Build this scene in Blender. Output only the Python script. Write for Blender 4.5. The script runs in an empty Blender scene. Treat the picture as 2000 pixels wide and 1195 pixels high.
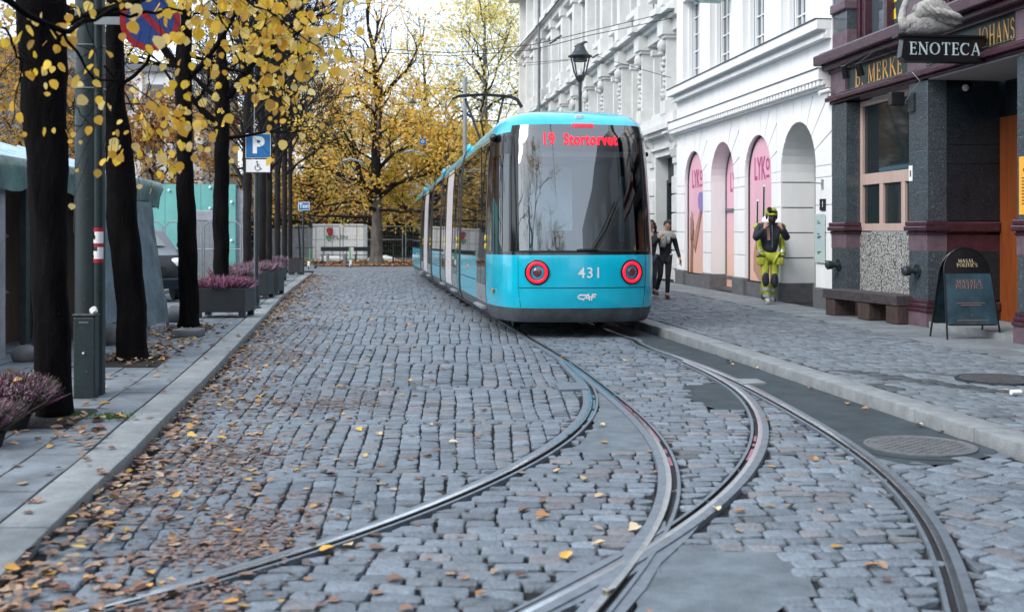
import bpy, bmesh, math, random
import numpy as np
from mathutils import Vector, Matrix
random.seed(7); rng = np.random.default_rng(7)
SC = bpy.context.scene
COL = SC.collection
R = math.radians
# ---------------------------------------------------------------- camera
FPX, YH, HC = 2250.0, 450.0, 1.63
cd = bpy.data.cameras.new('camera'); cam = bpy.data.objects.new('camera', cd); COL.objects.link(cam)
cam.location = (0, 0, HC); cam.rotation_euler = (R(90), 0, 0)
cd.sensor_width = 36; cd.lens = 36 * FPX / 2000; cd.sensor_fit = 'HORIZONTAL'
cd.shift_y = -(597.5 - YH) / 2000
cd.clip_start = 0.1; cd.clip_end = 1000
cd.dof.use_dof = True; cd.dof.focus_distance = 15.5; cd.dof.aperture_fstop = 2.5
SC.camera = cam
# ---------------------------------------------------------------- light
SDIR = Vector((-.72, -.55, .8)).normalized()      # towards the (veiled) sun
SUN_EL, SUN_AZ = math.degrees(math.asin(SDIR.z)), math.degrees(math.atan2(SDIR.x, SDIR.y))
w = bpy.data.worlds.new('World'); SC.world = w; w.use_nodes = True
nt = w.node_tree; bg = nt.nodes['Background']
sk = nt.nodes.new('ShaderNodeTexSky'); sk.sky_type = 'NISHITA'; sk.sun_disc = False
sk.sun_elevation = R(SUN_EL); sk.sun_rotation = R(SUN_AZ); sk.air_density = 1.0; sk.dust_density = 2.5; sk.ozone_density = 1.6
mixs = nt.nodes.new('ShaderNodeMix'); mixs.data_type = 'RGBA'; mixs.inputs[0].default_value = 0.72
mixs.inputs[7].default_value = (6.7, 7.5, 8.5, 1)      # bright even cloud layer
nt.links.new(sk.outputs[0], mixs.inputs[6]); nt.links.new(mixs.outputs[2], bg.inputs[0])
bg.inputs[1].default_value = 0.11
sl = bpy.data.lights.new('sun', 'SUN'); so = bpy.data.objects.new('sun', sl); COL.objects.link(so)
sl.energy = 1.15; sl.angle = R(30); sl.color = (1, .95, .88)
so.rotation_euler = SDIR.to_track_quat('Z', 'Y').to_euler()
SC.view_settings.view_transform = 'Standard'; SC.view_settings.look = 'None'
SC.view_settings.exposure = 1.24; SC.view_settings.gamma = 1
SC.cycles.max_bounces = 7; SC.cycles.diffuse_bounces = 4; SC.cycles.glossy_bounces = 3
SC.cycles.transmission_bounces = 3; SC.cycles.transparent_max_bounces = 8
SC.cycles.use_denoising = True
# ---------------------------------------------------------------- projection helpers
def gz(Y): return -0.0095 * (min(max(Y, 17), 62) - 17)
def P(px, py, h=0.0):
    """ground point (height h above the street) under pixel px,py of the 2000 px photo"""
    Y = FPX * (HC - h) / (py - YH)
    for _ in range(12): Y = FPX * (HC - h - gz(Y)) / (py - YH)
    return Vector(((px - 1000) * Y / FPX, Y, gz(Y) + h))
def A(px, py, Y): return Vector(((px - 1000) * Y / FPX, Y, HC + (YH - py) * Y / FPX))
def FA(Y, d=0.0, z=0.0):
    """facade of the right-hand houses: depth Y, d metres out towards the street"""
    return Vector((8.69 - .118 * Y - d * .993, Y - d * .117, z))
# ---------------------------------------------------------------- materials
MT = {}
def mat(name, col, rough=.6, metal=0, noise=None, bump=None, emis=None, spec=.5, speck=None, attr=None, ior=1.5, col2=None, coat=0, alpha=None):
    m = bpy.data.materials.new(name); m.use_nodes = True; n = m.node_tree; L = n.links; b = n.nodes['Principled BSDF']
    b.inputs['Base Color'].default_value = (*col, 1); b.inputs['Roughness'].default_value = rough
    b.inputs['Metallic'].default_value = metal; b.inputs['IOR'].default_value = ior
    b.inputs['Specular IOR Level'].default_value = spec; b.inputs['Coat Weight'].default_value = coat
    b.inputs['Coat Roughness'].default_value = .06
    if emis: b.inputs['Emission Color'].default_value = (*emis[0], 1); b.inputs['Emission Strength'].default_value = emis[1]
    tc = n.nodes.new('ShaderNodeTexCoord'); src = None
    if attr:
        a = n.nodes.new('ShaderNodeAttribute'); a.attribute_name = attr; src = a.outputs['Color']
    if noise:
        sc, am = noise[:2]; nz = n.nodes.new('ShaderNodeTexNoise'); nz.inputs['Scale'].default_value = sc
        nz.inputs['Detail'].default_value = 7; nz.inputs['Roughness'].default_value = .65
        if len(noise) > 2:
            mp = n.nodes.new('ShaderNodeMapping'); mp.inputs['Scale'].default_value = noise[2]
            L.new(tc.outputs['Object'], mp.inputs[0]); L.new(mp.outputs[0], nz.inputs['Vector'])
        else: L.new(tc.outputs['Object'], nz.inputs['Vector'])
        rp = n.nodes.new('ShaderNodeMapRange'); rp.inputs[1].default_value = .3; rp.inputs[2].default_value = .7
        L.new(nz.outputs['Fac'], rp.inputs[0])
        mx = n.nodes.new('ShaderNodeMix'); mx.data_type = 'RGBA'; L.new(rp.outputs[0], mx.inputs[0])
        if src:
            mx.blend_type = 'MULTIPLY'; rp.inputs[3].default_value = 0; rp.inputs[4].default_value = 1
            L.new(src, mx.inputs[6]); mx.inputs[7].default_value = (1 - am, 1 - am, 1 - am, 1)
        else:
            c2 = col2 or tuple(min(1, c * (1 + am)) for c in col); mx.inputs[6].default_value = (*[c * (1 - am) for c in col], 1); mx.inputs[7].default_value = (*c2, 1)
        src = mx.outputs[2]
    if speck:
        sc, c2, th = speck; nz = n.nodes.new('ShaderNodeTexNoise'); nz.inputs['Scale'].default_value = sc; nz.inputs['Detail'].default_value = 2
        L.new(tc.outputs['Object'], nz.inputs['Vector'])
        rp = n.nodes.new('ShaderNodeMapRange'); rp.inputs[1].default_value = th; rp.inputs[2].default_value = th + .05
        L.new(nz.outputs['Fac'], rp.inputs[0]); mx = n.nodes.new('ShaderNodeMix'); mx.data_type = 'RGBA'; L.new(rp.outputs[0], mx.inputs[0])
        if src: L.new(src, mx.inputs[6])
        else: mx.inputs[6].default_value = (*col, 1)
        mx.inputs[7].default_value = (*c2, 1); src = mx.outputs[2]
    if src: L.new(src, b.inputs['Base Color'])
    if bump:
        nz = n.nodes.new('ShaderNodeTexNoise'); nz.inputs['Scale'].default_value = bump[0]; nz.inputs['Detail'].default_value = 6
        if len(bump) > 2:
            mp = n.nodes.new('ShaderNodeMapping'); mp.inputs['Scale'].default_value = bump[2]
            L.new(tc.outputs['Object'], mp.inputs[0]); L.new(mp.outputs[0], nz.inputs['Vector'])
        else: L.new(tc.outputs['Object'], nz.inputs['Vector'])
        bp = n.nodes.new('ShaderNodeBump'); bp.inputs['Strength'].default_value = bump[1]; bp.inputs['Distance'].default_value = .02
        L.new(nz.outputs['Fac'], bp.inputs['Height']); L.new(bp.outputs[0], b.inputs['Normal'])
    MT[name] = m; return m
mat('cobble', (.2, .22, .25), .6, attr='tint', noise=(13, .42), bump=(42, .75), spec=.4, speck=(110, (.10, .11, .125), .62))
mat('sett', (.2, .22, .25), .6, attr='tint', noise=(7, .35), bump=(70, .3), spec=.4)
mat('dirt', (.024, .023, .025), .9, noise=(30, .5), bump=(80, .5), spec=.2)
mat('asphalt', (.03, .045, .055), .75, noise=(3, .45), bump=(150, .5), speck=(190, (.15, .17, .19), .66))
mat('worn_asphalt', (.125, .155, .18), .7, noise=(4, .4), bump=(130, .5), speck=(170, (.2, .22, .24), .64))
mat('kerb_stone', (.22, .24, .25), .7, noise=(6, .25), bump=(60, .4), speck=(140, (.14, .15, .16), .63))
mat('slab', (.145, .17, .195), .7, noise=(2.5, .4), bump=(60, .3), speck=(120, (.1, .11, .12), .66))
mat('rail_steel', (.17, .2, .235), .5, .45, noise=(14, .25, (1, 1, 1)), bump=(30, .1))
mat('rail_worn', (.62, .66, .7), .2, .95, noise=(10, .2))
mat('rail_dark', (.02, .02, .022), .8, noise=(40, .6))
mat('litter', (.3, .2, .1), .75, attr='tint', spec=.3)
mat('leaf', (.6, .3, .04), .55, attr='tint', spec=.35)
mat('bark', (.0045, .0038, .0042), .95, noise=(8, .7, (1, 1, .2)), bump=(22, 1.0, (1, 1, .3)), spec=.08, speck=(70, (.03, .035, .033), .7))
mat('bark_far', (.016, .014, .014), .9, noise=(6, .5, (1, 1, .25)), bump=(14, 1.0, (1, 1, .3)), spec=.2)
mat('bark_grey', (.12, .105, .095), .9, noise=(4, .5, (1, 1, .25)), bump=(9, 1.0, (1, 1, .3)), spec=.2)
mat('tram_blue', (.0, .45, .62), .22, noise=(2.2, .12), coat=.6, spec=.5)
mat('tram_grey', (.07, .08, .09), .55, noise=(3, .5), speck=(160, (.16, .17, .18), .66))
mat('tram_black', (.008, .009, .01), .1, spec=.6)
mat('tram_glass', (.012, .016, .018), .02, ior=1.9, spec=.7)
mat('cab_blue', (.42, .62, .68), .6, noise=(2, .1)); mat('cab_grey', (.3, .33, .35), .6); mat('cab_dark', (.02, .022, .025), .7)
mat('rubber', (.012, .012, .013), .7)
mat('silver', (.42, .42, .43), .35, .7, noise=(6, .15))
mat('white_panel', (.62, .58, .6), .3, noise=(3, .08))
mat('roof_grey', (.3, .32, .33), .6, noise=(5, .2))
mat('led_red', (.3, .0, .01), .4, emis=((1, .01, .03), .9))
mat('led_ring', (.5, .0, .01), .4, emis=((1, .01, .03), .9))
mat('orange', (.7, .15, .03), .4)
mat('yellow', (.75, .6, .03), .4)
mat('white_paint', (.78, .78, .78), .5)
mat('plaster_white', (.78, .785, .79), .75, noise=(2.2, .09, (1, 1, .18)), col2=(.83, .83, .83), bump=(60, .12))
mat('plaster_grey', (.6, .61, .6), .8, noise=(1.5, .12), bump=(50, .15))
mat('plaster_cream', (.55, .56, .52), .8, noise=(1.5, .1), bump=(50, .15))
mat('lead', (.12, .13, .15), .6, noise=(5, .3))
mat('frame_white', (.72, .74, .76), .5)
mat('pane', (.05, .065, .075), .05, ior=1.7)
mat('pane_dark', (.012, .02, .022), .04, ior=1.6)
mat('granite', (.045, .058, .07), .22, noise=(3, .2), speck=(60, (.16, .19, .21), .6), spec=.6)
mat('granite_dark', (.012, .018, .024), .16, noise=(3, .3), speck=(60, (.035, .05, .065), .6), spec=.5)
mat('maroon', (.05, .018, .028), .25, noise=(4, .35), speck=(80, (.1, .05, .065), .62), spec=.6)
mat('maroon_stone', (.12, .08, .10), .6, noise=(5, .3), bump=(40, .3))
mat('frieze', (.015, .03, .026), .35, noise=(5, .3))
mat('gold', (.62, .33, .1), .45, .2, noise=(20, .3))
mat('window_wood', (.46, .34, .3), .5, noise=(8, .12, (1, 1, .1)))
mat('door_wood', (.2, .05, .012), .4, noise=(5, .3, (4, 4, .3)))
mat('terrazzo', (.42, .42, .4), .5, speck=(33, (.04, .045, .05), .49))
mat('bench_wood', (.05, .042, .045), .65, noise=(5, .5, (6, .5, 3)), bump=(25, .5, (8, .6, 4)))
mat('bench_end', (.055, .035, .03), .7, noise=(14, .6, (2, 2, .3)), bump=(30, .7, (3, 3, .3)))
mat('sign_black', (.006, .006, .008), .35, noise=(6, .3))
mat('letter_pale', (.5, .62, .66), .5)
mat('swan', (.34, .33, .32), .8, noise=(14, .4), bump=(30, .8))
mat('steel_dark', (.03, .04, .045), .5, .3, noise=(8, .3))
mat('post_green', (.010, .022, .024), .42, .0, noise=(5, .5, (1, 1, .3)), bump=(60, .2), speck=(34, (.05, .075, .08), .68))
mat('galv', (.3, .33, .35), .5, .6, noise=(6, .2))
mat('tarp', (.13, .21, .2), .28, noise=(3, .5), bump=(5, 1.0))
mat('tarp_grey', (.14, .19, .22), .6, noise=(4, .4), bump=(7, .9, (3, 3, .6)))
mat('roof_sheet', (.42, .56, .68), .35, noise=(4, .2))
mat('teal', (.13, .38, .36), .55, noise=(1.5, .15))
mat('grey_box', (.2, .22, .24), .6, noise=(3, .15))
mat('plywood', (.2, .13, .1), .7, noise=(3, .4, (1, 1, .15)))
mat('panel_grey', (.28, .3, .33), .6, noise=(4, .25))
mat('car_black', (.008, .012, .018), .3)
mat('car_glass', (.02, .025, .03), .05, ior=1.7)
mat('lamp_glass', (.6, .65, .7), .1, spec=.8)
mat('chrome', (.6, .6, .62), .15, 1)
mat('planter', (.016, .018, .022), .45, noise=(5, .3))
mat('heather', (.2, .06, .13), .8, attr='tint', spec=.2)
mat('soil', (.02, .016, .014), .95, noise=(30, .5), bump=(50, .8))
mat('grassm', (.05, .13, .02), .7, attr='tint')
mat('sign_blue', (.01, .13, .33), .4)
mat('sign_navy', (.01, .05, .22), .4)
mat('sign_red', (.32, .005, .015), .4)
mat('brick_red', (.12, .045, .04), .85, noise=(2, .3), bump=(20, .3))
mat('hedge', (.012, .018, .01), .9, noise=(3, .6))
mat('green', (.03, .3, .08), .5)
mat('red', (.35, .01, .03), .5)
mat('plastic_white', (.86, .87, .88), .4, noise=(3, .08))
mat('pink', (.6, .3, .38), .45, noise=(.8, .05))
mat('pink_warm', (.62, .34, .26), .45, noise=(.8, .05))
mat('magenta', (.42, .06, .2), .45)
mat('pale_yellow', (.75, .62, .2), .5)
mat('poster_yellow', (.75, .38, .04), .5)
mat('purple', (.25, .18, .42), .6, noise=(20, .3))
mat('skin', (.42, .24, .17), .55, noise=(10, .08))
mat('skin_brown', (.25, .12, .07), .55, noise=(10, .2))
mat('hair_dark', (.016, .011, .009), .55, bump=(60, .6, (1, 1, .2)))
mat('hair_blond', (.3, .24, .18), .55, bump=(60, .6, (1, 1, .2)))
mat('cloth_black', (.008, .008, .012), .8, noise=(8, .3), bump=(12, .5))
mat('cloth_navy', (.014, .018, .03), .75, noise=(8, .4), bump=(12, .6))
mat('cloth_rust', (.09, .028, .02), .8, noise=(8, .3), bump=(12, .5))
mat('hivis', (.34, .38, .02), .75, noise=(9, .4), bump=(14, 1.0), col2=(.52, .56, .05))
mat('reflective', (.42, .46, .5), .4, .3, noise=(10, .15))
mat('shoe_brown', (.08, .03, .02), .4)
mat('shoe_grey', (.4, .41, .42), .6)
mat('jeans', (.03, .05, .09), .8, noise=(10, .3))
def plaid():
    m = mat('plaid', (.3, .32, .3), .85); n = m.node_tree; L = n.links; b = n.nodes['Principled BSDF']
    tc = n.nodes.new('ShaderNodeTexCoord'); c = None
    for ax, s in (('X', 16), ('Z', 14)):
        wv = n.nodes.new('ShaderNodeTexWave'); wv.bands_direction = ax; wv.inputs['Scale'].default_value = s; wv.inputs['Distortion'].default_value = 2
        L.new(tc.outputs['Object'], wv.inputs[0]); mx = n.nodes.new('ShaderNodeMix'); mx.data_type = 'RGBA'; L.new(wv.outputs[1], mx.inputs[0])
        mx.inputs[6].default_value = (.04, .05, .055, 1) if ax == 'X' else (.3, .31, .28, 1)
        if c: mx.blend_type = 'MIX'; L.new(c, mx.inputs[7])
        else: mx.inputs[7].default_value = (.6, .57, .48, 1)
        c = mx.outputs[2]
    L.new(c, b.inputs['Base Color'])
plaid()
def tinted(name, tint, f0, rough=.01):
    m = bpy.data.materials.new(name); m.use_nodes = True; n = m.node_tree; n.nodes.remove(n.nodes['Principled BSDF']); out = n.nodes['Material Output']
    tr = n.nodes.new('ShaderNodeBsdfTransparent'); tr.inputs[0].default_value = (*tint, 1); gl = n.nodes.new('ShaderNodeBsdfGlossy'); gl.inputs['Roughness'].default_value = rough; gl.inputs[0].default_value = (.95, .98, 1, 1)
    lw = n.nodes.new('ShaderNodeFresnel'); lw.inputs[0].default_value = f0; mx = n.nodes.new('ShaderNodeMixShader')
    n.links.new(lw.outputs[0], mx.inputs[0]); n.links.new(tr.outputs[0], mx.inputs[1]); n.links.new(gl.outputs[0], mx.inputs[2]); n.links.new(mx.outputs[0], out.inputs[0]); MT[name] = m
tinted('windscreen', (.8, .88, .9), 2.5); tinted('cab_glass', (.5, .58, .6), 2.0)
for _n in ('leaf',):
    m = MT[_n]; n = m.node_tree; b = n.nodes['Principled BSDF']; at = [q for q in n.nodes if q.type == 'ATTRIBUTE'][0]; out = [q for q in n.nodes if q.type == 'OUTPUT_MATERIAL'][0]
    tr = n.nodes.new('ShaderNodeBsdfTranslucent'); mx = n.nodes.new('ShaderNodeMixShader'); mx.inputs[0].default_value = .68
    n.links.new(at.outputs['Color'], tr.inputs[0]); n.links.new(b.outputs[0], mx.inputs[1]); n.links.new(tr.outputs[0], mx.inputs[2]); n.links.new(mx.outputs[0], out.inputs[0])
# ---------------------------------------------------------------- mesh helpers
class MB:
    def __init__(s): s.v = []; s.f = []; s.m = []; s.t = []
    def add(s, vs, fs, mi=0, tint=None):
        k = len(s.v); s.v += [tuple(v) for v in vs]; s.f += [tuple(i + k for i in f) for f in fs]; s.m += [mi] * len(fs)
        if tint is not None: s.t += [tint] * len(vs)
        return s
    def hexa(s, c, mi=0):   # 8 corners: bottom 4 ccw, top 4 ccw
        return s.add(c, [(3, 2, 1, 0), (4, 5, 6, 7), (0, 1, 5, 4), (1, 2, 6, 5), (2, 3, 7, 6), (3, 0, 4, 7)], mi)
    def box(s, x0, x1, y0, y1, z0, z1, mi=0, fn=None, bev=0):
        c = [(x0, y0, z0), (x1, y0, z0), (x1, y1, z0), (x0, y1, z0), (x0, y0, z1), (x1, y0, z1), (x1, y1, z1), (x0, y1, z1)]
        if bev:
            b = bev; bm = bmesh.new(); vv = [bm.verts.new(q) for q in c]
            for f in [(3, 2, 1, 0), (4, 5, 6, 7), (0, 1, 5, 4), (1, 2, 6, 5), (2, 3, 7, 6), (3, 0, 4, 7)]: bm.faces.new([vv[i] for i in f])
            bmesh.ops.bevel(bm, geom=list(bm.edges), offset=b, segments=2, affect='EDGES', profile=.5)
            bm.verts.index_update(); vs = [tuple(q.co) for q in bm.verts]; fs = [[q.index for q in f.verts] for f in bm.faces]; bm.free()
            if fn: vs = [fn(*q) for q in vs]
            return s.add(vs, fs, mi)
        if fn: c = [fn(*q) for q in c]
        return s.hexa(c, mi)
    def prism(s, poly, fa, fb, mi=0):   # poly of 2D points, fa/fb map (a,b)->3D
        n = len(poly); vs = [fa(*p) for p in poly] + [fb(*p) for p in poly]
        return s.add(vs, [tuple(range(n)), tuple(range(2 * n - 1, n - 1, -1))] + [(i, i + n, (i + 1) % n + n, (i + 1) % n) for i in range(n)], mi)
    def tube(s, pts, rad, n=8, mi=0, cap=True, sx=1, tint=None):
        pts = [Vector(p) for p in pts]; k = len(pts); rs = rad if isinstance(rad, (list, tuple)) else [rad] * k
        vs = []; up = None
        for i, p in enumerate(pts):
            d = (pts[min(i + 1, k - 1)] - pts[max(i - 1, 0)]).normalized()
            if up is None: up = Vector((0, 0, 1)) if abs(d.z) < .9 else Vector((0, 1, 0))
            a = d.cross(up)
            if a.length < 1e-4: a = d.orthogonal()
            a.normalize(); b = a.cross(d).normalized(); up = b
            for j in range(n):
                t = 2 * math.pi * j / n; vs.append(p + (a * math.cos(t) * sx + b * math.sin(t)) * rs[i])
        fs = [(i * n + j, i * n + (j + 1) % n, (i + 1) * n + (j + 1) % n, (i + 1) * n + j) for i in range(k - 1) for j in range(n)]
        if cap: fs += [tuple(range(n - 1, -1, -1)), tuple(range((k - 1) * n, k * n))]
        return s.add(vs, fs, mi, tint)
    def cyl(s, p0, p1, r, r1=None, n=16, mi=0): return s.tube([p0, p1], [r, r if r1 is None else r1], n, mi)
    def lathe(s, prof, c=(0, 0, 0), n=16, mi=0, sx=1, sy=1):
        vs = [(c[0] + r * math.cos(2 * math.pi * j / n) * sx, c[1] + r * math.sin(2 * math.pi * j / n) * sy, c[2] + z) for r, z in prof for j in range(n)]
        k = len(prof); fs = [(i * n + j, i * n + (j + 1) % n, (i + 1) * n + (j + 1) % n, (i + 1) * n + j) for i in range(k - 1) for j in range(n)]
        fs += [tuple(range(n - 1, -1, -1)), tuple(range((k - 1) * n, k * n))]
        return s.add(vs, fs, mi)
    def ball(s, c, r, n=12, m=8, mi=0, sc=(1, 1, 1), jit=0):
        pr = []; c = Vector(c)
        vs = []
        for i in range(m + 1):
            ph = math.pi * i / m
            for j in range(n):
                q = 1 + random.uniform(-jit, jit)
                vs.append((c.x + r * sc[0] * q * math.sin(ph) * math.cos(2 * math.pi * j / n), c.y + r * sc[1] * q * math.sin(ph) * math.sin(2 * math.pi * j / n), c.z - r * sc[2] * q * math.cos(ph)))
        return s.add(vs, [(i * n + j, i * n + (j + 1) % n, (i + 1) * n + (j + 1) % n, (i + 1) * n + j) for i in range(m) for j in range(n)], mi)
    def quad(s, a, b, c, d, mi=0): return s.add([a, b, c, d], [(0, 1, 2, 3)], mi)
    def xf(s, fn): s.v = [tuple(fn(*v)) for v in s.v]; return s
    def build(s, name, mats, parent=None, smooth=False, world=True, kind=None, origin=None):
        if not isinstance(mats, (list, tuple)): mats = [mats]
        V = np.array(s.v, dtype=float).reshape(-1, 3)
        o = bpy.data.objects.new(name, bpy.data.meshes.new(name))
        if parent is not None:
            if world:
                off = np.zeros(3); q = parent
                while q is not None: off += np.array(q.location); q = q.parent
                V = V - off
            o.parent = parent
        elif world:
            if origin is None: origin = (float((V[:, 0].min() + V[:, 0].max()) / 2), float((V[:, 1].min() + V[:, 1].max()) / 2), float(V[:, 2].min()))
            V = V - np.array(origin); o.location = origin
        o.data.from_pydata(V.tolist(), [], s.f)
        for q in mats: o.data.materials.append(MT[q])
        if len(mats) > 1: o.data.polygons.foreach_set('material_index', s.m)
        if smooth:
            o.data.polygons.foreach_set('use_smooth', [True] * len(s.f))
            if smooth is not True: o.data.set_sharp_from_angle(angle=R(smooth))
        if s.t and len(s.t) == len(V):
            at = o.data.color_attributes.new('tint', 'FLOAT_COLOR', 'POINT')
            at.data.foreach_set('color', np.concatenate([np.array(s.t, dtype=float), np.ones((len(V), 1))], 1).ravel())
        if not smooth or smooth is not True:
            pass
        COL.objects.link(o)
        if kind: o['kind'] = kind
        return o
def split_loose(o):
    """each separate piece of a mesh becomes an object of its own"""
    bm = bmesh.new(); bm.from_mesh(o.data); bm.verts.ensure_lookup_table(); seen = {}; comps = []
    for v in bm.verts:
        if v.index in seen: continue
        st = [v]; seen[v.index] = 1; c = []
        while st:
            q = st.pop(); c.append(q.index)
            for e in q.link_edges:
                r = e.other_vert(q)
                if r.index not in seen: seen[r.index] = 1; st.append(r)
        comps.append(set(c))
    bm.free()
    for c in comps[1:]:
        k = o.copy(); k.data = o.data.copy(); COL.objects.link(k); b = bmesh.new(); b.from_mesh(k.data); b.verts.ensure_lookup_table()
        bmesh.ops.delete(b, geom=[v for v in b.verts if v.index not in c], context='VERTS'); b.to_mesh(k.data); b.free()
    if len(comps) > 1:
        b = bmesh.new(); b.from_mesh(o.data); b.verts.ensure_lookup_table(); bmesh.ops.delete(b, geom=[v for v in b.verts if v.index not in comps[0]], context='VERTS'); b.to_mesh(o.data); b.free()
def fixn(o):
    bm = bmesh.new(); bm.from_mesh(o.data); bmesh.ops.recalc_face_normals(bm, faces=bm.faces); bm.to_mesh(o.data); bm.free(); return o
def tag(o, label, cat, group=None):
    o['label'] = label; o['category'] = cat
    if group: o['group'] = group
    return o
def thing(name, label, cat, loc=(0, 0, 0), group=None, rz=0):
    o = bpy.data.objects.new(name, None); o.empty_display_size = .1; COL.objects.link(o); o.location = loc; o.rotation_euler = (0, 0, rz)
    return tag(o, label, cat, group)
def dup(root, loc, label, rz=None):
    c = root.copy(); COL.objects.link(c); c.location = loc; c['label'] = label
    if rz is not None: c.rotation_euler.z = rz
    def rec(a, b):
        for ch in list(a.children):
            k = ch.copy(); COL.objects.link(k); k.parent = b; rec(ch, k)
    rec(root, c); return c
def text_mb(body, size, fn, bold=0.0, sx=1.0, depth=.004, align='CENTER', space=1.0, italic=0):
    """flat lettering; fn maps (u,v,w) to 3D"""
    cu = bpy.data.curves.new('t', 'FONT'); cu.body = body; cu.size = size; cu.align_x = align; cu.align_y = 'CENTER'
    cu.offset = bold; cu.space_character = space; cu.shear = italic; cu.resolution_u = 3
    ob = bpy.data.objects.new('t', cu); COL.objects.link(ob)
    dg = bpy.context.evaluated_depsgraph_get(); me = ob.evaluated_get(dg).to_mesh()
    mb = MB(); vs = [(v.co.x * sx, v.co.y) for v in me.vertices]; fs = [tuple(p.vertices) for p in me.polygons]
    mb.add([fn(u, v, depth) for u, v in vs], fs); ob.evaluated_get(dg).to_mesh_clear()
    bpy.data.objects.remove(ob); bpy.data.curves.remove(cu); return mb
# serif glyphs: strokes (points, width) in a 1-high box
def arc(cx, cy, rx, ry, a0, a1, n=10): return [(cx + rx * math.cos(R(a0 + (a1 - a0) * i / n)), cy + ry * math.sin(R(a0 + (a1 - a0) * i / n))) for i in range(n + 1)]
T, t_, S_ = .15, .065, .045
GL = {
 'E': (.62, [([(.16, 0), (.16, 1)], T), ([(.02, .02), (.58, .02)], t_), ([(.02, .98), (.56, .98)], t_), ([(.16, .52), (.46, .52)], t_), ([(.57, 0), (.57, .2)], t_), ([(.55, .8), (.55, 1)], t_), ([(.46, .42), (.46, .62)], t_)]),
 'N': (.86, [([(.14, 0), (.14, 1)], t_), ([(.72, 0), (.72, 1)], t_), ([(.12, 1), (.72, .02)], T), ([(.02, .02), (.28, .02)], S_), ([(.0, .98), (.2, .98)], S_), ([(.6, .98), (.86, .98)], S_)]),
 'O': (.92, [(arc(.44, .5, .36, .46, 50, 130), t_), (arc(.44, .5, .36, .46, 130, 230), T), (arc(.44, .5, .36, .46, 230, 310), t_), (arc(.44, .5, .36, .46, 310, 410), T)]),
 'T': (.72, [([(.35, 0), (.35, 1)], T), ([(.02, .97), (.68, .97)], t_), ([(.2, .02), (.5, .02)], S_), ([(.04, .8), (.04, 1)], t_), ([(.66, .8), (.66, 1)], t_)]),
 'C': (.8, [(arc(.44, .5, .37, .46, 50, 110), t_), (arc(.44, .5, .37, .46, 110, 250), T), (arc(.44, .5, .37, .46, 250, 315), t_), ([(.7, .74), (.7, .98)], t_)]),
 'A': (.86, [([(.1, 0), (.4, 1)], t_), ([(.4, 1), (.72, 0)], T), ([(.2, .34), (.6, .34)], t_), ([(0, .02), (.24, .02)], S_), ([(.56, .02), (.86, .02)], S_)]),
 'B': (.72, [([(.16, 0), (.16, 1)], T), ([(.02, .98), (.38, .98)] + arc(.38, .76, .18, .22, 90, -90), t_ * 1.5), ([(.16, .54), (.4, .54)] + arc(.4, .28, .24, .26, 90, -90) + [(.02, .02)], t_ * 1.5)]),
 '.': (.3, [([(.1, .07), (.22, .07)], .14)]),
 ' ': (.35, []),
 'M': (1.02, [([(.14, 0), (.16, 1)], t_), ([(.16, 1), (.5, .05)], T), ([(.5, .05), (.84, 1)], t_), ([(.86, 0), (.84, 1)], T), ([(.02, .02), (.28, .02)], S_), ([(.7, .02), (1.0, .02)], S_)]),
 'R': (.78, [([(.16, 0), (.16, 1)], T), ([(.02, .98), (.36, .98)] + arc(.36, .75, .22, .23, 90, -90) + [(.16, .52)], t_ * 1.5), ([(.36, .5), (.72, .0)], T), ([(.02, .02), (.3, .02)], S_)]),
 'K': (.8, [([(.16, 0), (.16, 1)], T), ([(.66, 1), (.18, .42)], t_), ([(.34, .6), (.74, .0)], T), ([(.02, .02), (.3, .02)], S_), ([(.02, .98), (.3, .98)], S_), ([(.54, .98), (.8, .98)], S_)]),
 'J': (.5, [([(.32, 1), (.32, .2)] + arc(.18, .2, .14, .18, 0, -150, 6), T), ([(.16, .98), (.48, .98)], S_)]),
 'H': (.86, [([(.16, 0), (.16, 1)], T), ([(.7, 0), (.7, 1)], T), ([(.16, .52), (.7, .52)], t_), ([(.02, .02), (.3, .02)], S_), ([(.02, .98), (.3, .98)], S_), ([(.56, .02), (.84, .02)], S_), ([(.56, .98), (.84, .98)], S_)]),
 'S': (.62, [(arc(.3, .74, .2, .22, 20, 270, 10) , .11), (arc(.3, .27, .22, .25, 90, -160, 10), .11)]),
 'L': (.62, [([(.16, 0), (.16, 1)], T), ([(.02, .02), (.56, .02)], t_), ([(.02, .98), (.3, .98)], S_), ([(.56, 0), (.56, .22)], t_)]),
 'P': (.68, [([(.16, 0), (.16, 1)], T), ([(.02, .98), (.36, .98)] + arc(.36, .72, .24, .26, 90, -90) + [(.16, .46)], t_ * 1.5), ([(.02, .02), (.3, .02)], S_)]),
 'I': (.34, [([(.16, 0), (.16, 1)], T), ([(.02, .02), (.3, .02)], S_), ([(.02, .98), (.3, .98)], S_)]),
}
def serif(body, h, fn, sx=1.0, gap=.1, stencil=False):
    mb = MB(); x = 0; wtot = sum(GL[c][0] + gap for c in body) - gap
    for ch in body:
        wd, st = GL[ch]
        for pts, wdt in st:
            for (a, b) in zip(pts[:-1], pts[1:]):
                d = Vector((b[0] - a[0], b[1] - a[1]))
                if d.length < 1e-6: continue
                nrm = Vector((-d.y, d.x)).normalized() * wdt / 2; e = d.normalized() * wdt * .12
                q = [(a[0] - e.x - nrm.x, a[1] - e.y - nrm.y), (b[0] + e.x - nrm.x, b[1] + e.y - nrm.y), (b[0] + e.x + nrm.x, b[1] + e.y + nrm.y), (a[0] - e.x + nrm.x, a[1] - e.y + nrm.y)]
                mb.add([fn((x + u - wtot / 2) * h * sx, (v - .5) * h, .004) for u, v in q], [(0, 1, 2, 3)])
        x += wd + gap
    return mb
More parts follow.
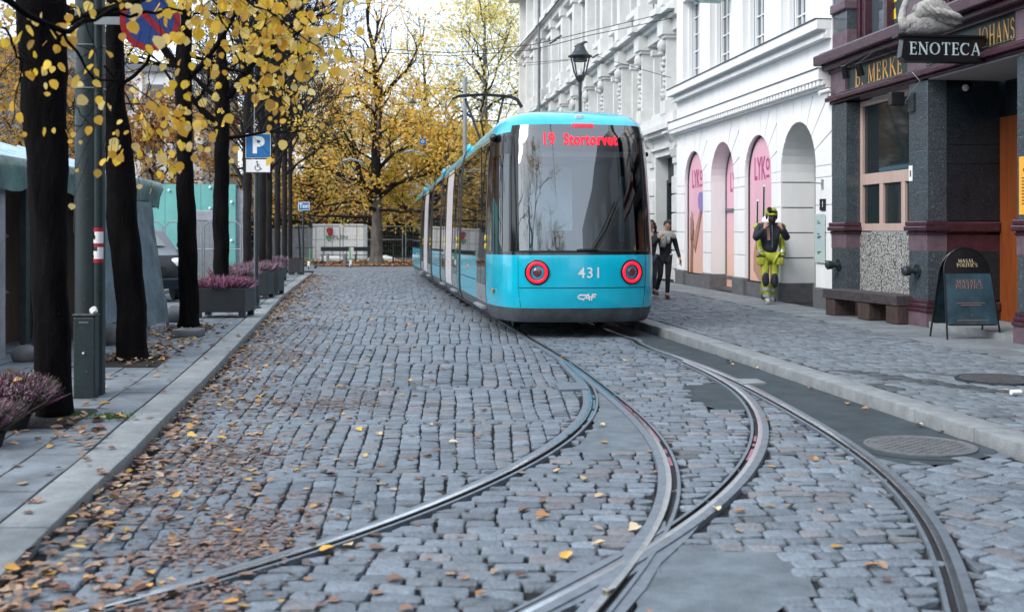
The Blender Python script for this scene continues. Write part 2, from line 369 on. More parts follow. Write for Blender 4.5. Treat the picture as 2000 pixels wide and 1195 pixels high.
# ================================================================ GROUND
def grid(name, x0, x1, y0, y1, nx, ny, h, m, kind='structure', fx=None):
    mb = MB()
    for j in range(ny + 1):
        for i in range(nx + 1):
            y = y0 + (y1 - y0) * j / ny; x = x0 + (x1 - x0) * i / nx
            if fx: x = fx(i / nx, y)
            mb.v.append((x, y, gz(y) + (h(y) if callable(h) else h)))
    for j in range(ny):
        for i in range(nx): a = j * (nx + 1) + i; mb.f.append((a, a + 1, a + nx + 2, a + nx + 1)); mb.m.append(0)
    o = mb.build(name, m, kind=kind, origin=(0, 0, 0)); return o
# kerb lines
_kl = [P(609, 533, .1), P(567, 565, .1), P(551, 578, .1), P(527, 604, .1), P(488, 646, .1), P(400, 738, .1), P(323, 812, .1), P(248, 893, .09), P(174, 957, .07), P(62, 1064, .04), P(8, 1118, .03)]
_kl = sorted([(p.y, p.x) for p in _kl]); _ky = [3.0, 4.2] + [a for a, b in _kl]; _kx = [_kl[0][1] + .12, _kl[0][1] + .08] + [b for a, b in _kl]
def kerbL(Y): return float(np.interp(Y, _ky, _kx)) if Y < _ky[-1] else _kx[-1] - .16 * (Y - _ky[-1])
def kerbLh(Y): return float(np.interp(Y, [4.5, 5.2, 6.8, 8], [.015, .03, .07, .1]))
def kerbR(Y): return 4.77 - .137 * Y
KEND = _ky[-1]
# rails -----------------------------------------------------------
AL = [(1026,652),(1050,671),(1105,703),(1141,730.5),(1171,755),(1217,790),(1229,801),(1263,831),(1287,860),(1298,880),(1304,900),(1308,920),(1309.5,940.5),(1309,960.6),(1307,981),(1302,1001),(1295,1021),(1281,1047),(1271,1067.5),(1251,1095.6),(1231,1121.7),(1207,1150),(1183,1178),(1169,1194)]
AR = [(1240,667),(1314.5,698),(1455,755),(1541,806.8),(1600,834),(1653,869),(1699,906),(1739,942),(1772,978.5),(1798,1011.6),(1821.5,1048),(1838,1081),(1851,1114),(1861,1147),(1869,1195)]
BL = [(1105,707),(1126.7,728.5),(1141,744.6),(1151,760.6),(1155,780.7),(1155,801),(1146,821),(1131,837),(1091.6,865.7),(1051.4,892),(1001,921),(951,944.7),(900.8,966),(850.6,988.7),(700,1046),(629,1071),(513,1101),(430.6,1127),(364.5,1147),(265,1173.5),(199,1190)]
BR = [(1330,706),(1375,727),(1411,746),(1447,770.7),(1467,800.8),(1477,825),(1479.5,840),(1479.5,860),(1473.5,880),(1461.4,900),(1449.4,916.4),(1437,938.5),(1409,964.6),(1381,984.7),(1351,1004.7),(1307,1041),(1241,1083.5),(1171,1121.7),(1110.6,1151.8),(1036,1190)]
def smooth_path(px, back=None, fwd=.9, deg=6):
    p = np.array([[q.x, q.y] for q in (P(*a) for a in px)])
    s = np.concatenate([[0], np.cumsum(np.linalg.norm(np.diff(p, axis=0), axis=1))]); sn = s / s[-1] * 2 - 1
    cx = np.polynomial.chebyshev.Chebyshev.fit(sn, p[:, 0], deg); cy = np.polynomial.chebyshev.Chebyshev.fit(sn, p[:, 1], deg)
    t = np.linspace(-1, 1, 90); q = np.stack([cx(t), cy(t)], 1)
    d = (q[-1] - q[-4]); d /= np.linalg.norm(d); q = np.concatenate([q, [q[-1] + d * fwd * k / 6 for k in range(1, 7)]])
    if back:
        u = np.array([-.124, .992]); pre = [q[0] + u * k for k in np.linspace(back, .8, 24)]; q = np.concatenate([pre, q])
    return q
pAL, pAR = smooth_path(AL, 44), smooth_path(AR, 44); pBL, pBR = smooth_path(BL), smooth_path(BR)
def offs(path, o):
    d = np.gradient(path, axis=0); d /= np.linalg.norm(d, axis=1)[:, None]; return path + np.stack([-d[:, 1], d[:, 0]], 1) * o
# travelling towards the camera the left-normal (-dy,dx) points to the image right
def rail_mesh(path, side, head=.088, taper=0):
    """side=+1: running head on the image-left of the gauge edge (groove on the right)"""
    mb = MB(); s = side
    prof = [(-head * s - .01 * s, -.05, 2), (-head * s, .006, 0), (-head * .42 * s, .010, 1), (-.004 * s, .0085, 1), (0, .004, 0), (.002 * s, -.02, 2), (.03 * s, -.02, 2), (.033 * s, .004, 0), (.055 * s, .004, 1), (.059 * s, -.05, 2)]
    lines = [offs(path, a) for a, b, c in prof]; n = len(path)
    for k, (a, b, c) in enumerate(prof):
        mb.v += [(x, y, gz(y) + b + .006) for x, y in lines[k]]
    for k in range(len(prof) - 1):
        mi = [0, 0, 1, 1, 2, 2, 2, 0, 0][k]
        for i in range(n - 1): mb.f.append((k * n + i, k * n + i + 1, (k + 1) * n + i + 1, (k + 1) * n + i)); mb.m.append(mi)
    return mb
tk = thing('tram_track', 'steel tram track from under the tram curving down to the bottom right', 'track', (1, 16, 0), 'tram tracks set in the cobbles')
tb = thing('tram_track', 'grooved steel branch track curving away to the bottom left corner across the cobbles', 'track', (0, 8, 0), 'tram tracks set in the cobbles')
for path, sd, par in ((pAL, 1, tk), (pAR, -1, tk), (pBL, 1, tb), (pBR, -1, tb)):
    z = .0 if par is tk else -.0015
    o = rail_mesh(path, sd).build('rail', ['rail_steel', 'rail_worn', 'rail_dark'], par, smooth=35); o.location.z = z
# flakes of old paint in the grooves
mat('paint_pink', (.36, .13, .19), .5, noise=(60, .5)); mat('paint_teal', (.07, .2, .25), .5, noise=(60, .5))
def paint(path, sd, par, ya, yb, m):
    mb = MB(); l0, l1 = offs(path, .006 * sd), offs(path, .027 * sd)
    for i in range(len(path) - 1):
        if ya <= path[i][1] <= yb and random.random() < .6: mb.quad(*[(q[k][0], q[k][1], -.006) for q, k in ((l0, i), (l0, i + 1), (l1, i + 1), (l1, i))])
    if mb.f: mb.build('paint_flakes', m, par)
paint(pAL, 1, tk, 9.0, 10.9, 'paint_pink'); paint(pAL, 1, tk, 8.0, 8.7, 'paint_pink'); paint(pBR, -1, tb, 8.2, 9.3, 'paint_pink'); paint(pBL, 1, tb, 9.6, 11.5, 'paint_teal')
# crossing casting and tie plates
def plate(par, name, poly, h, m, th=.05):
    pts = [P(*q) for q in poly]; mb = MB()
    mb.prism([(p.x, p.y) for p in pts], lambda x, y: (x, y, gz(y) + h), lambda x, y: (x, y, gz(y) + h - th)); return mb.build(name, m, par)
plate(tb, 'crossing_plate', [(1243, 1044), (1262, 1020), (1300, 1018), (1300, 1062), (1275, 1100), (1240, 1118), (1190, 1150), (1090, 1196), (1040, 1215), (985, 1215), (1100, 1130), (1215, 1075)], .003, 'rail_steel')
plate(tb, 'crossing_plate', [(1296, 1052), (1330, 1032), (1372, 1018), (1345, 1050), (1290, 1100), (1262, 1148), (1222, 1195), (1186, 1215), (1200, 1190), (1268, 1092)], .002, 'rail_steel')
plate(tb, 'tie_plate', [(1084, 752), (1142, 749), (1150, 763), (1092, 765)], .022, 'rail_steel')
plate(tk, 'tie_plate', [(1434, 743), (1478, 743), (1497, 751), (1450, 753)], .02, 'kerb_stone')
# ---- asphalt patches
MAN = P(1797, 871); MANR = .41
def poly_w(poly): return [(P(*q).x, P(*q).y) for q in poly]
def inpoly(x, y, pl):
    c = False; j = len(pl) - 1
    for i in range(len(pl)):
        if (pl[i][1] > y) != (pl[j][1] > y) and x < (pl[j][0] - pl[i][0]) * (y - pl[i][1]) / (pl[j][1] - pl[i][1]) + pl[i][0]: c = not c
        j = i
    return c
oAR = offs(pAR, .1); idx = [i for i in range(len(oAR)) if oAR[i][1] > 9.0 and oAR[i][1] < 44]
PA = [(float(oAR[i][0]), float(oAR[i][1])) for i in idx] + [(P(1640, 862).x, P(1640, 862).y), (P(1700, 868).x, P(1700, 868).y), (P(1820, 862).x, P(1820, 862).y), (P(1880, 857).x, P(1880, 857).y)] + [(kerbR(y) , y) for y in (10, 14, 20, 30, 44)]
PB = poly_w([(1328, 756), (1375, 747), (1420, 752), (1447, 778), (1458, 799), (1400, 797), (1366, 786), (1342, 772)])
PC = poly_w([(1166, 770), (1180, 763), (1215, 795), (1255, 830), (1280, 858), (1288, 876), (1240, 880), (1150, 882), (1118, 876), (1160, 838), (1172, 800)])
PD = poly_w([(1310, 1082), (1370, 1068), (1470, 1070), (1530, 1088), (1528, 1105), (1585, 1140), (1565, 1160), (1500, 1160), (1490, 1215), (1215, 1215), (1262, 1160)])
PE = poly_w([(1690, 880), (1880, 882), (1860, 900), (1760, 905), (1720, 898)])
def jag(pl, a=.02):
    out = []
    for i in range(len(pl)):
        p, q = pl[i], pl[(i + 1) % len(pl)]; n = max(1, int(math.dist(p, q) / .12)) if math.dist(p, q) < 6 else 1
        for k in range(n):
            t = k / n; out.append((p[0] + (q[0] - p[0]) * t + random.uniform(-a, a), p[1] + (q[1] - p[1]) * t + random.uniform(-a, a)))
    return out
PM = [(MAN.x + (MANR + .13) * math.cos(a), MAN.y + (MANR + .13) * math.sin(a)) for a in np.linspace(0, 6.283, 30)[:-1]] if False else None
for pl, m, j in ((PA, 'asphalt', 0), (PB, 'asphalt', .03), (PC, 'worn_asphalt', .02), (PD, 'worn_asphalt', .05), (PE, 'asphalt', .04)):
    pl = jag(pl, j) if j else pl
    if j:
        gx, gy = sum(q[0] for q in pl) / len(pl), sum(q[1] for q in pl) / len(pl); pl = [(x + (x - gx) / math.hypot(x - gx, y - gy) * .06, y + (y - gy) / math.hypot(x - gx, y - gy) * .06) for x, y in pl]
    bm = bmesh.new(); vs = [bm.verts.new((x, y, gz(y) - .005 + (.0005 * (pl_i := 1) if j else 0))) for x, y in pl]; bm.faces.new(vs)
    bmesh.ops.triangulate(bm, faces=bm.faces)
    if j:
        bmesh.ops.recalc_face_normals(bm, faces=bm.faces)
    me = bpy.data.meshes.new('asphalt_patch'); bm.to_mesh(me); bm.free(); me.materials.append(MT[m])
    o = bpy.data.objects.new('road_asphalt', me); COL.objects.link(o); o['kind'] = 'structure'
patches = [PA, PB, PC, PD, PE]
mb = MB(); n = 36; vs = [(MAN.x + r * math.cos(2 * math.pi * k / n), MAN.y + r * math.sin(2 * math.pi * k / n), -.001) for r in (.3, MANR + .12) for k in range(n)]
mb.add(vs, [(k, (k + 1) % n, (k + 1) % n + n, k + n) for k in range(n)]); mb.build('road_asphalt', 'asphalt', kind='structure')
# ---- base sheets
grid('ground', -90, 90, -40, 180, 6, 110, -.024, 'dirt')
# ---- cobbles
def railset(step=1): return np.concatenate([offs(p, -.02 * s) for p, s in ((pAL, 1), (pAR, -1), (pBL, 1), (pBR, -1))])
RP = railset()
def raildist(x, y):
    if y > 16.5:
        return 1.0 if y > 19 else min(abs(x - (-.18 - .124 * (y - 20) + .19)), 9) + .1
    d = np.hypot(RP[:, 0] - x, RP[:, 1] - y); return float(d.min())
def side_of_left(x, y):  # True when left of both left rails (image left)
    for p in (pBL, pAL):
        pass
    k = np.hypot(pBL[:, 0] - x, pBL[:, 1] - y).argmin(); 
    if y > pBL[0][1]:
        xa = np.interp(y, pAL[::-1, 1], pAL[::-1, 0]) if False else float(pAL[np.abs(pAL[:, 1] - y).argmin(), 0]); return x < xa
    k = min(max(k, 1), len(pBL) - 2); d = pBL[k + 1] - pBL[k - 1]; nx, ny = -d[1], d[0]
    return (x - pBL[k, 0]) * nx + (y - pBL[k, 1]) * ny < 0
def template(n):
    if n == 4: per = np.array([(-1, -1), (1, -1), (1, 1), (-1, 1)], float)
    else:
        th = np.arange(n) * 2 * np.pi / n + np.pi / n; c, s = np.cos(th), np.sin(th); e = .34
        per = np.stack([np.sign(c) * np.abs(c) ** e, np.sign(s) * np.abs(s) ** e], 1)
    rings = [(1.0, -.05), (1.0, -.009), (.965, -.0025), (.84, .0)] if n > 6 else [(1.0, -.045), (.97, 0.0)]
    uv = np.concatenate([per * r for r, z in rings]); zz = np.concatenate([np.full(n, z) for r, z in rings]); k = len(rings)
    fs = [(i * n + j, i * n + (j + 1) % n, (i + 1) * n + (j + 1) % n, (i + 1) * n + j) for i in range(k - 1) for j in range(n)] + [tuple(range((k - 1) * n, k * n))]
    return uv, zz, fs
TPL = {n: template(n) for n in (12, 8, 4)}
class Stones:
    def __init__(s): s.q = {12: [], 8: [], 4: []}; s.c = {12: [], 8: [], 4: []}
    def put(s, corners, lod, h=0, col=None, zj=.004):
        s.q[lod].append([[x, y, gz(y) + h + random.gauss(0, zj)] for x, y in corners])
        b = random.gauss(.235, .036); r = random.random()
        c = (b * .83, b * 1.0, b * 1.19) if r < .8 else ((b * .96, b * .98, b * 1.06) if r < .93 else (b * .72, b * .84, b * .98))
        s.c[lod].append(col or c)
    def build(s, name, m):
        V = []; F = []; C = []; k = 0
        for n in (12, 8, 4):
            if not s.q[n]: continue
            Q = np.array(s.q[n]); uv, zz, fs = TPL[n]; u, v = uv[:, 0] * .5 + .5, uv[:, 1] * .5 + .5
            W = np.stack([(1 - u) * (1 - v), u * (1 - v), u * v, (1 - u) * v], 1)
            pts = np.einsum('kc,ncd->nkd', W, Q); pts[:, :, 2] += zz[None]
            if n > 4: pts[:, :, :2] += rng.normal(0, .0022, pts[:, :, :2].shape); pts[:, -n:, 2] += rng.normal(0, .0008, (len(Q), n))
            V.append(pts.reshape(-1, 3)); N = len(uv)
            for i in range(len(Q)):
                b = k + i * N; F += [tuple(a + b for a in f) for f in fs]
            C.append(np.repeat(np.array(s.c[n]), N, axis=0)); k += len(Q) * N
        V = np.concatenate(V); C = np.concatenate(C)
        me = bpy.data.meshes.new(name); me.from_pydata(V.tolist(), [], F); me.materials.append(MT[m])
        at = me.color_attributes.new('tint', 'FLOAT_COLOR', 'POINT'); at.data.foreach_set('color', np.concatenate([C, np.ones((len(C), 1))], 1).ravel())
        me.polygons.foreach_set('use_smooth', [True] * len(F)); me.set_sharp_from_angle(angle=R(50))
        o = bpy.data.objects.new(name, me); COL.objects.link(o); o['kind'] = 'structure'; return o
def lod(y): return 12 if y < 12.5 else (8 if y < 22 else 4)
def jit(cs, a): return [(x + random.uniform(-a, a), y + random.uniform(-a, a)) for x, y in cs]
def ok_stone(cs, lo, margin=.085):
    cx = sum(c[0] for c in cs) / 4; cy = sum(c[1] for c in cs) / 4
    if cy > 16 and abs(cx - (1.0 - .124 * (cy - 17.3))) < .9 and cy > 26: return False
    for pl in patches:
        if pl is PA and cx < .5: continue
        if inpoly(cx, cy, pl): return False
    if math.hypot(cx - MAN.x, cy - MAN.y) < MANR + .05: return False
    if cy < 18:
        dd = np.hypot(RP[:, 0] - cx, RP[:, 1] - cy)
        if dd.min() < .16:
            for (x, y) in cs + [(cx, cy)]:
                # inside rail strip: shrink away is costly, reject when the centre is on the steel
                pass
            if dd.min() < margin: return False
    return True
def pull(cs, g):
    cx = sum(c[0] for c in cs) / 4; cy = sum(c[1] for c in cs) / 4; o = []
    for x, y in cs:
        dx, dy = cx - x, cy - y; l = math.hypot(dx, dy) + 1e-6; o.append((x + dx / l * g, y + dy / l * g))
    return o
def avoid_rails(cs):
    cx = sum(c[0] for c in cs) / 4; cy = sum(c[1] for c in cs) / 4
    if cy > 18: return cs
    out = []
    for x, y in cs:
        d = np.hypot(RP[:, 0] - x, RP[:, 1] - y); k = int(d.argmin())
        if d[k] < .088:
            # move the corner towards the stone centre until it clears the rail
            for t in (.15, .3, .45, .6, .75, .9):
                xx, yy = x + (cx - x) * t, y + (cy - y) * t
                if np.hypot(RP[:, 0] - xx, RP[:, 1] - yy).min() > .088: break
            x, y = xx, yy
        out.append((x, y))
    return out
ST = Stones()
# left field: columns running away from the viewer, broken by double cross rows
def colx(v, Y):
    s = float(np.interp(v, [-4.5, -2.3, -1.2, 0, 1.5], [-.15, -.115, -.085, -.03, -.01])); return v + s * (Y - 8)
Y = 3.6
while Y < KEND + 8:
    L = random.uniform(1.9, 2.3); y1 = Y + L; sc = np.interp((Y + y1) / 2, [4, 20, 60], [.98, 1.12, 1.25])
    y1n = Y + L - .24
    base = 1 + .032 * ((Y + y1) / 2 - 8)
    dv = .142 / max(.85, min(base, 3)) * sc
    vv = [-4.6]; 
    while vv[-1] < 2.2: vv.append(vv[-1] + dv * random.uniform(.86, 1.14))
    for a, b in zip(vv[:-1], vv[1:]):
        y = Y + random.uniform(-.02, .02)
        while y < y1n - .05:
            l = random.choice([.13, .15, .17, .2, .24]) * random.uniform(.9, 1.1) * (1 if y < 22 else 1.4)
            e = min(y + l, y1n)
            if y1n - e < .07: e = y1n
            xm = (colx(a, y) + colx(b, y)) / 2; wav = lambda q: .009 * math.sin(q * 2.1 + a * 5)
            cs = [(colx(a, y) + wav(y), y), (colx(b, y) + wav(y), y), (colx(b, e) + wav(e), e), (colx(a, e) + wav(e), e)]
            x0 = min(c[0] for c in cs); kx = kerbL(y)
            if y < 19 and x0 > -6 and side_of_left(xm, (y + e) / 2) and xm > kx + .03 or (y >= 19 and xm > kx and xm < (.1 - .124 * (y - 17.3) + .15)):
                cs = [(max(x, kx + .01), yy) for x, yy in cs]
                cs = avoid_rails(jit(pull(cs, .0075), .007))
                if ok_stone(cs, 0): ST.put(cs, lod(y))
            y = e
    for r in range(2):
        ya, yb = y1n + r * .12 + .005, y1n + (r + 1) * .12
        x = kerbL(ya) + random.uniform(0, .1)
        while x < 2.0:
            wd = random.uniform(.16, .26)
            if (side_of_left(x + wd / 2, ya) if ya < 19 else x < (.1 - .124 * (ya - 17.3) + .15)):
                cs = avoid_rails(jit(pull([(x, ya), (x + wd, ya), (x + wd, yb), (x, yb)], .007), .006))
                if ok_stone(cs, 0): ST.put(cs, lod(ya))
            x += wd
    Y = y1
# track bed: courses across the street
Y = 3.7
while Y < 20.5:
    hgt = random.uniform(.125, .165) * (1 if Y < 13 else 1.0)
    x = -3.4 + random.uniform(0, .2)
    crv = lambda x, y: y + .05 * math.sin(x * 1.3 + y * .6) - .045 * (x - .3) + .02 * math.sin(x * 4 + y)
    while x < 4.2:
        wd = random.uniform(.14, .24) * (1.12 if Y < 6.5 and x < 1 else 1); cx = x + wd / 2; cy = crv(cx, Y + hgt / 2)
        if not side_of_left(cx, cy) and cx < kerbR(cy) - .03 and cx > kerbL(cy):
            da = pAR[np.abs(pAR[:, 1] - cy).argmin(), 0] if cy > 4.6 else pAR[-1, 0]
            if cx < da or cy > 12:
                cs = [(x, crv(x, Y)), (x + wd, crv(x + wd, Y)), (x + wd, crv(x + wd, Y + hgt)), (x, crv(x, Y + hgt))]
                cs = avoid_rails(jit(pull(cs, .0085), .009))
                if ok_stone(cs, 0): ST.put(cs, lod(Y))
        x += wd
    Y += hgt
# right field beyond the outer rail: courses following the kerb
u = Vector((-.5, .866)); nv = Vector((.866, .5)); org = Vector((2.0, 4.0))
a = -4.0
while a < 6.5:
    wa = random.uniform(.13, .17); b = -4.0 + random.uniform(0, .2)
    while b < 8:
        wb = random.uniform(.15, .24)
        c = org + nv * (a + wa / 2) + u * (b + wb / 2)
        if 3.4 < c.y < 10.2 and c.x < kerbR(c.y) - .04:
            da = float(pAR[np.abs(pAR[:, 1] - c.y).argmin(), 0]) if c.y > 4.6 else pAR[-1, 0]
            if c.x > da:
                cs = [tuple(org + nv * i + u * (j + .02 * math.sin(i * 3))) for i, j in ((a, b), (a + wa, b), (a + wa, b + wb), (a, b + wb))]
                cs = avoid_rails(jit(pull(cs, .008), .009)); cs = [(min(x, kerbR(y) - .005), y) for x, y in cs]
                if ok_stone(cs, 0): ST.put(cs, lod(c.y))
        b += wb
    a += wa
ST.build('cobbled_road', 'cobble')
# crossing street and plaza beyond
grid('crossing_street', -60, 40, KEND + 7.5, 66, 20, 10, .0, 'slab')
grid('plaza', -60, 0, 8, KEND + 7.4, 8, 40, .085, 'slab', fx=lambda t, y: -60 + t * (60 + kerbL(min(y, KEND)) - 3.2 + (-.3 if y < 12 else 0)))
# ---- right pavement, kerb
def pav(name, fn, ya, yb, m):  pass
mb = MB()
n = 60
for i in range(n + 1):
    y = 4 + 52 * i / n; z = .085
    mb.v += [(kerbR(y) + .3, y, z), (FA(y).x + 2.5, y, z)]
for i in range(n): a = 2 * i; mb.f.append((a, a + 1, a + 3, a + 2)); mb.m.append(0)
mb.build('pavement', 'dirt', kind='structure', origin=(0, 0, 0))
mb = MB(); y = 5.2
while y < 56:
    L = .93 * random.uniform(.95, 1.05); e = y + L - .008; dx = random.uniform(-.004, .004); dz = random.uniform(-.003, .003)
    def kf(a, b, c, y=y, e=e): return (kerbR(b) + a + dx, b, c)
    mb.box(0, .3, y, e, gz(e) - .1, .11 + dz, 0, kf, bev=.012); y += L
mb.build('kerb', 'kerb_stone', kind='structure', origin=(0, 0, 0), smooth=40)
SP = Stones()
def pavx(v, y): return kerbR(y) + .31 + v + .004 * (y - 8) * v
y = 6.0
while y < 42:
    dy = (random.uniform(.125, .15) if y < 20 else .2); v = random.uniform(0, .1); yy = y
    while v < 3.3:
        wd = random.uniform(.14, .2) * (1 if y < 20 else 1.4); e = v + wd; cx = pavx(v + wd / 2, y); fx = FA(y).x
        if cx < fx - 1.15:
            sk_ = lambda q: .10 * (q - kerbR(y)) + .015 * math.sin(q * 3 + y)
            cs = [(pavx(v, yy), yy - sk_(pavx(v, yy))), (pavx(e, yy), yy - sk_(pavx(e, yy))), (pavx(e, yy + dy), yy + dy - sk_(pavx(e, yy))), (pavx(v, yy + dy), yy + dy - sk_(pavx(v, yy)))]
            b = random.gauss(.2, .03)
            if (v < 1.1 and 10.9 < y < 12.6 and math.sin(v * 7 + y * 3) > .25): b *= .4
            SP.put([(x, q) for x, q in jit(pull(cs, .009), .006)], 8 if y < 16 else 4, .105 - gz(y), (b * .85, b, b * 1.15), .002)
        v = e
    y += dy
y = 6.0
while y < 60:
    L = .8
    for a, b in ((-1.13, -.58), (-.575, -.02)):
        fx = lambda q: FA(q).x
        cs = pull([(fx(y) + a, y), (fx(y) + b, y), (fx(y + L) + b, y + L), (fx(y + L) + a, y + L)], .006); q = random.gauss(.24, .02)
        SP.put(cs, 4, .108 - gz(y), (q * .9, q, q * 1.08), .001)
    y += L
SP.build('pavement_setts', 'sett')
# ---- left pavement
mb = MB()
for i in range(81):
    y = 3.4 + (KEND - 3.4) * i / 80; h = kerbLh(y); z = gz(y) + h - .012
    mb.v += [(kerbL(y) - .02, y, gz(y) - .1), (kerbL(y) - .02, y, z), (kerbL(y) - 3.6, y, z)]
for i in range(80):
    a = 3 * i; mb.f += [(a, a + 3, a + 4, a + 1), (a + 1, a + 4, a + 5, a + 2)]; mb.m += [0, 0]
mb.build('pavement', 'dirt', kind='structure', origin=(0, 0, 0))
mb = MB(); y = 3.4
while y < KEND:
    L = .98 * random.uniform(.85, 1.1); e = min(y + L - .01, KEND); dz = random.uniform(-.004, .004); nn = 1
    def kf(a, b, c): return (kerbL(b) + a, b, gz(b) + kerbLh(b) + c)
    mb.box(-.29, 0, y, e, -.14, dz, 0, kf, bev=.014); y += L
mb.build('kerb', 'kerb_stone', kind='structure', origin=(0, 0, 0), smooth=40)
TREES = [(-3.79, 9.5), (-4.46, 13.6), (-5.1, 18.1), (-5.88, 23.4), (-6.81, 29.6), (-7.6, 35), (-8.15, 38.5), (-8.96, 44), (-9.97, 50.5)]
mb = MB(); y = 3.4; r_ = 0
while y < KEND:
    L = .5; c = 0; off = -.3
    while off > -3.5:
        wd = .36
        def kf(a, b, c_): return (kerbL(b) + a, b, gz(b) + kerbLh(b) + c_)
        cx, cy = kerbL(y + L / 2) + off - wd / 2, y + L / 2
        if not any(abs(cx - tx) < .42 and abs(cy - ty) < .55 for tx, ty in TREES):
            dz = random.uniform(-.004, .003); sh = .0 if c % 2 == 0 else 0
            mb.box(off - wd + .007, off - .006, y + .007, y + L - .007, -.05, dz - .002, 0, kf, bev=.005 if y < 14 else 0)
        off -= wd; c += 1
    y += L
mb.build('pavement_slabs', 'slab', kind='structure', origin=(0, 0, 0))
# soil in the tree pits
for (tx, ty) in TREES[:4]:
    mb = MB(); z = gz(ty) + .09
    n = 14; vs = [(tx + .46 * math.copysign(abs(math.cos(2 * math.pi * k / n)) ** .5, math.cos(2 * math.pi * k / n)), ty + .6 * math.copysign(abs(math.sin(2 * math.pi * k / n)) ** .5, math.sin(2 * math.pi * k / n)), z) for k in range(n)] + [(tx, ty, z + .03)]
    mb.add(vs, [(k, (k + 1) % n, n) for k in range(n)]); mb.build('soil', 'soil', kind='structure', smooth=True)
# grass tufts
mb = MB()
for (px, py, rad, nb) in ((215, 815, .17, 750), (150, 812, .12, 250), (230, 697, .25, 200), (330, 640, .2, 120)):
    c = P(px, py, .1)
    for _ in range(nb):
        x = c.x + random.gauss(0, rad * .5); y = c.y + random.gauss(0, rad * .45); h = random.uniform(.02, .06); a = random.uniform(0, 6.3); l = random.uniform(0, .04)
        dx, dy = math.cos(a) * .003, math.sin(a) * .003; z = gz(y) + .09; g = random.uniform(.7, 1.5)
        mb.add([(x - dx, y - dy, z), (x + dx, y + dy, z), (x + l * math.sin(a), y + l * math.cos(a), z + h)], [(0, 1, 2)], 0, (.045 * g, .12 * g, .02 * g))
tag(mb.build('grass', 'grassm', kind='stuff'), 'green grass tufts by the tree pits on the left pavement', 'grass')
# manholes and drains
def manhole(c, r, z, label, lite=0):
    t = thing('manhole_cover', label, 'manhole cover', (c.x, c.y, z))
    m1 = MB(); m1.lathe([(r, -.03), (r, .006), (r * .93, .008), (r * .92, .004)], n=40); m1.build('rim', 'manhole_lite' if lite else 'steel_dark', t, world=False)
    m2 = MB(); m2.lathe([(r * .9, -.03), (r * .9, .005)], n=36)
    for i in range(-8, 9):
        for j in range(-8, 9):
            x, y = i * r * .105, j * r * .105
            if math.hypot(x, y) < r * .82 and (i + j) % 2 == 0: m2.box(x - r * .04, x + r * .04, y - r * .04, y + r * .04, .004, .01)
    m2.build('lid', 'manhole_lite' if lite else 'manhole', t, world=False); return t
mat('manhole', (.1, .1, .105), .6, .4, noise=(8, .3)); mat('manhole_lite', (.13, .135, .145), .6, .2, noise=(8, .3))
manhole(MAN, MANR, .004, 'round cast iron manhole cover in the road beside the right kerb', 1)
q = P(1950, 741, .11); manhole(Vector((q.x, q.y, 0)), .42, .117, 'round iron manhole cover set in the small setts of the right pavement')
# ---- fallen leaves
def leaf_poly(x, y, z, s, a, tint, mb, curl=.25):
    ca, sa = math.cos(a), math.sin(a); tx, ty = random.gauss(0, curl * .35), random.gauss(0, curl * .35)
    pr = [(-.5, 0), (-.42, .24), (-.12, .42), (.25, .3), (.6, 0), (.25, -.3), (-.12, -.42), (-.42, -.24)]
    vs = []
    for (p, q) in pr:
        p *= random.uniform(.75, 1.1); q *= random.uniform(.7, 1.1); zz = abs(q) * curl + p * tx + q * ty
        vs.append((x + (p * ca - q * sa) * s, y + (p * sa + q * ca) * s, z + max(zz * s, -.0) + .003))
    vs.append((x, y, z + .004)); mb.add(vs, [(k, (k + 1) % 8, 8) for k in range(8)], 0, tint)
mb = MB()
def lcol():
    r = random.random(); g = random.uniform(.7, 1.15)
    c = (.27, .17, .12) if r < .35 else (.38, .27, .19) if r < .62 else (.19, .12, .09) if r < .76 else (.5, .28, .07) if r < .82 else (.13, .065, .05) if r < .95 else (.55, .36, .1)
    return tuple(q * g for q in c)
cnt = 0
while cnt < 4600:
    y = 4.2 + (KEND - 4.2) * random.random() ** 1.55
    r = random.random()
    if r < .46: x = kerbL(y) + random.expovariate(1 / .3)
    elif r < .76: x = kerbL(y) + random.expovariate(1 / .85)
    elif r < .92: x = kerbL(y) - random.random() ** .8 * 2.0
    else: x = random.uniform(kerbL(y), kerbR(y)); 
    if r >= .92 and random.random() < .8: continue
    if x > kerbR(y) - .02: continue
    z = gz(y) + .006 + (kerbLh(y) if x < kerbL(y) else 0); s = random.uniform(.04, .085) * (1 if y < 20 else 1.25)
    if x > kerbL(y) and x < kerbL(y) + .35: z += random.random() * .025
    leaf_poly(x, y, z, s, random.uniform(0, 6.3), lcol(), mb, random.choice([.12, .3, .6])); cnt += 1
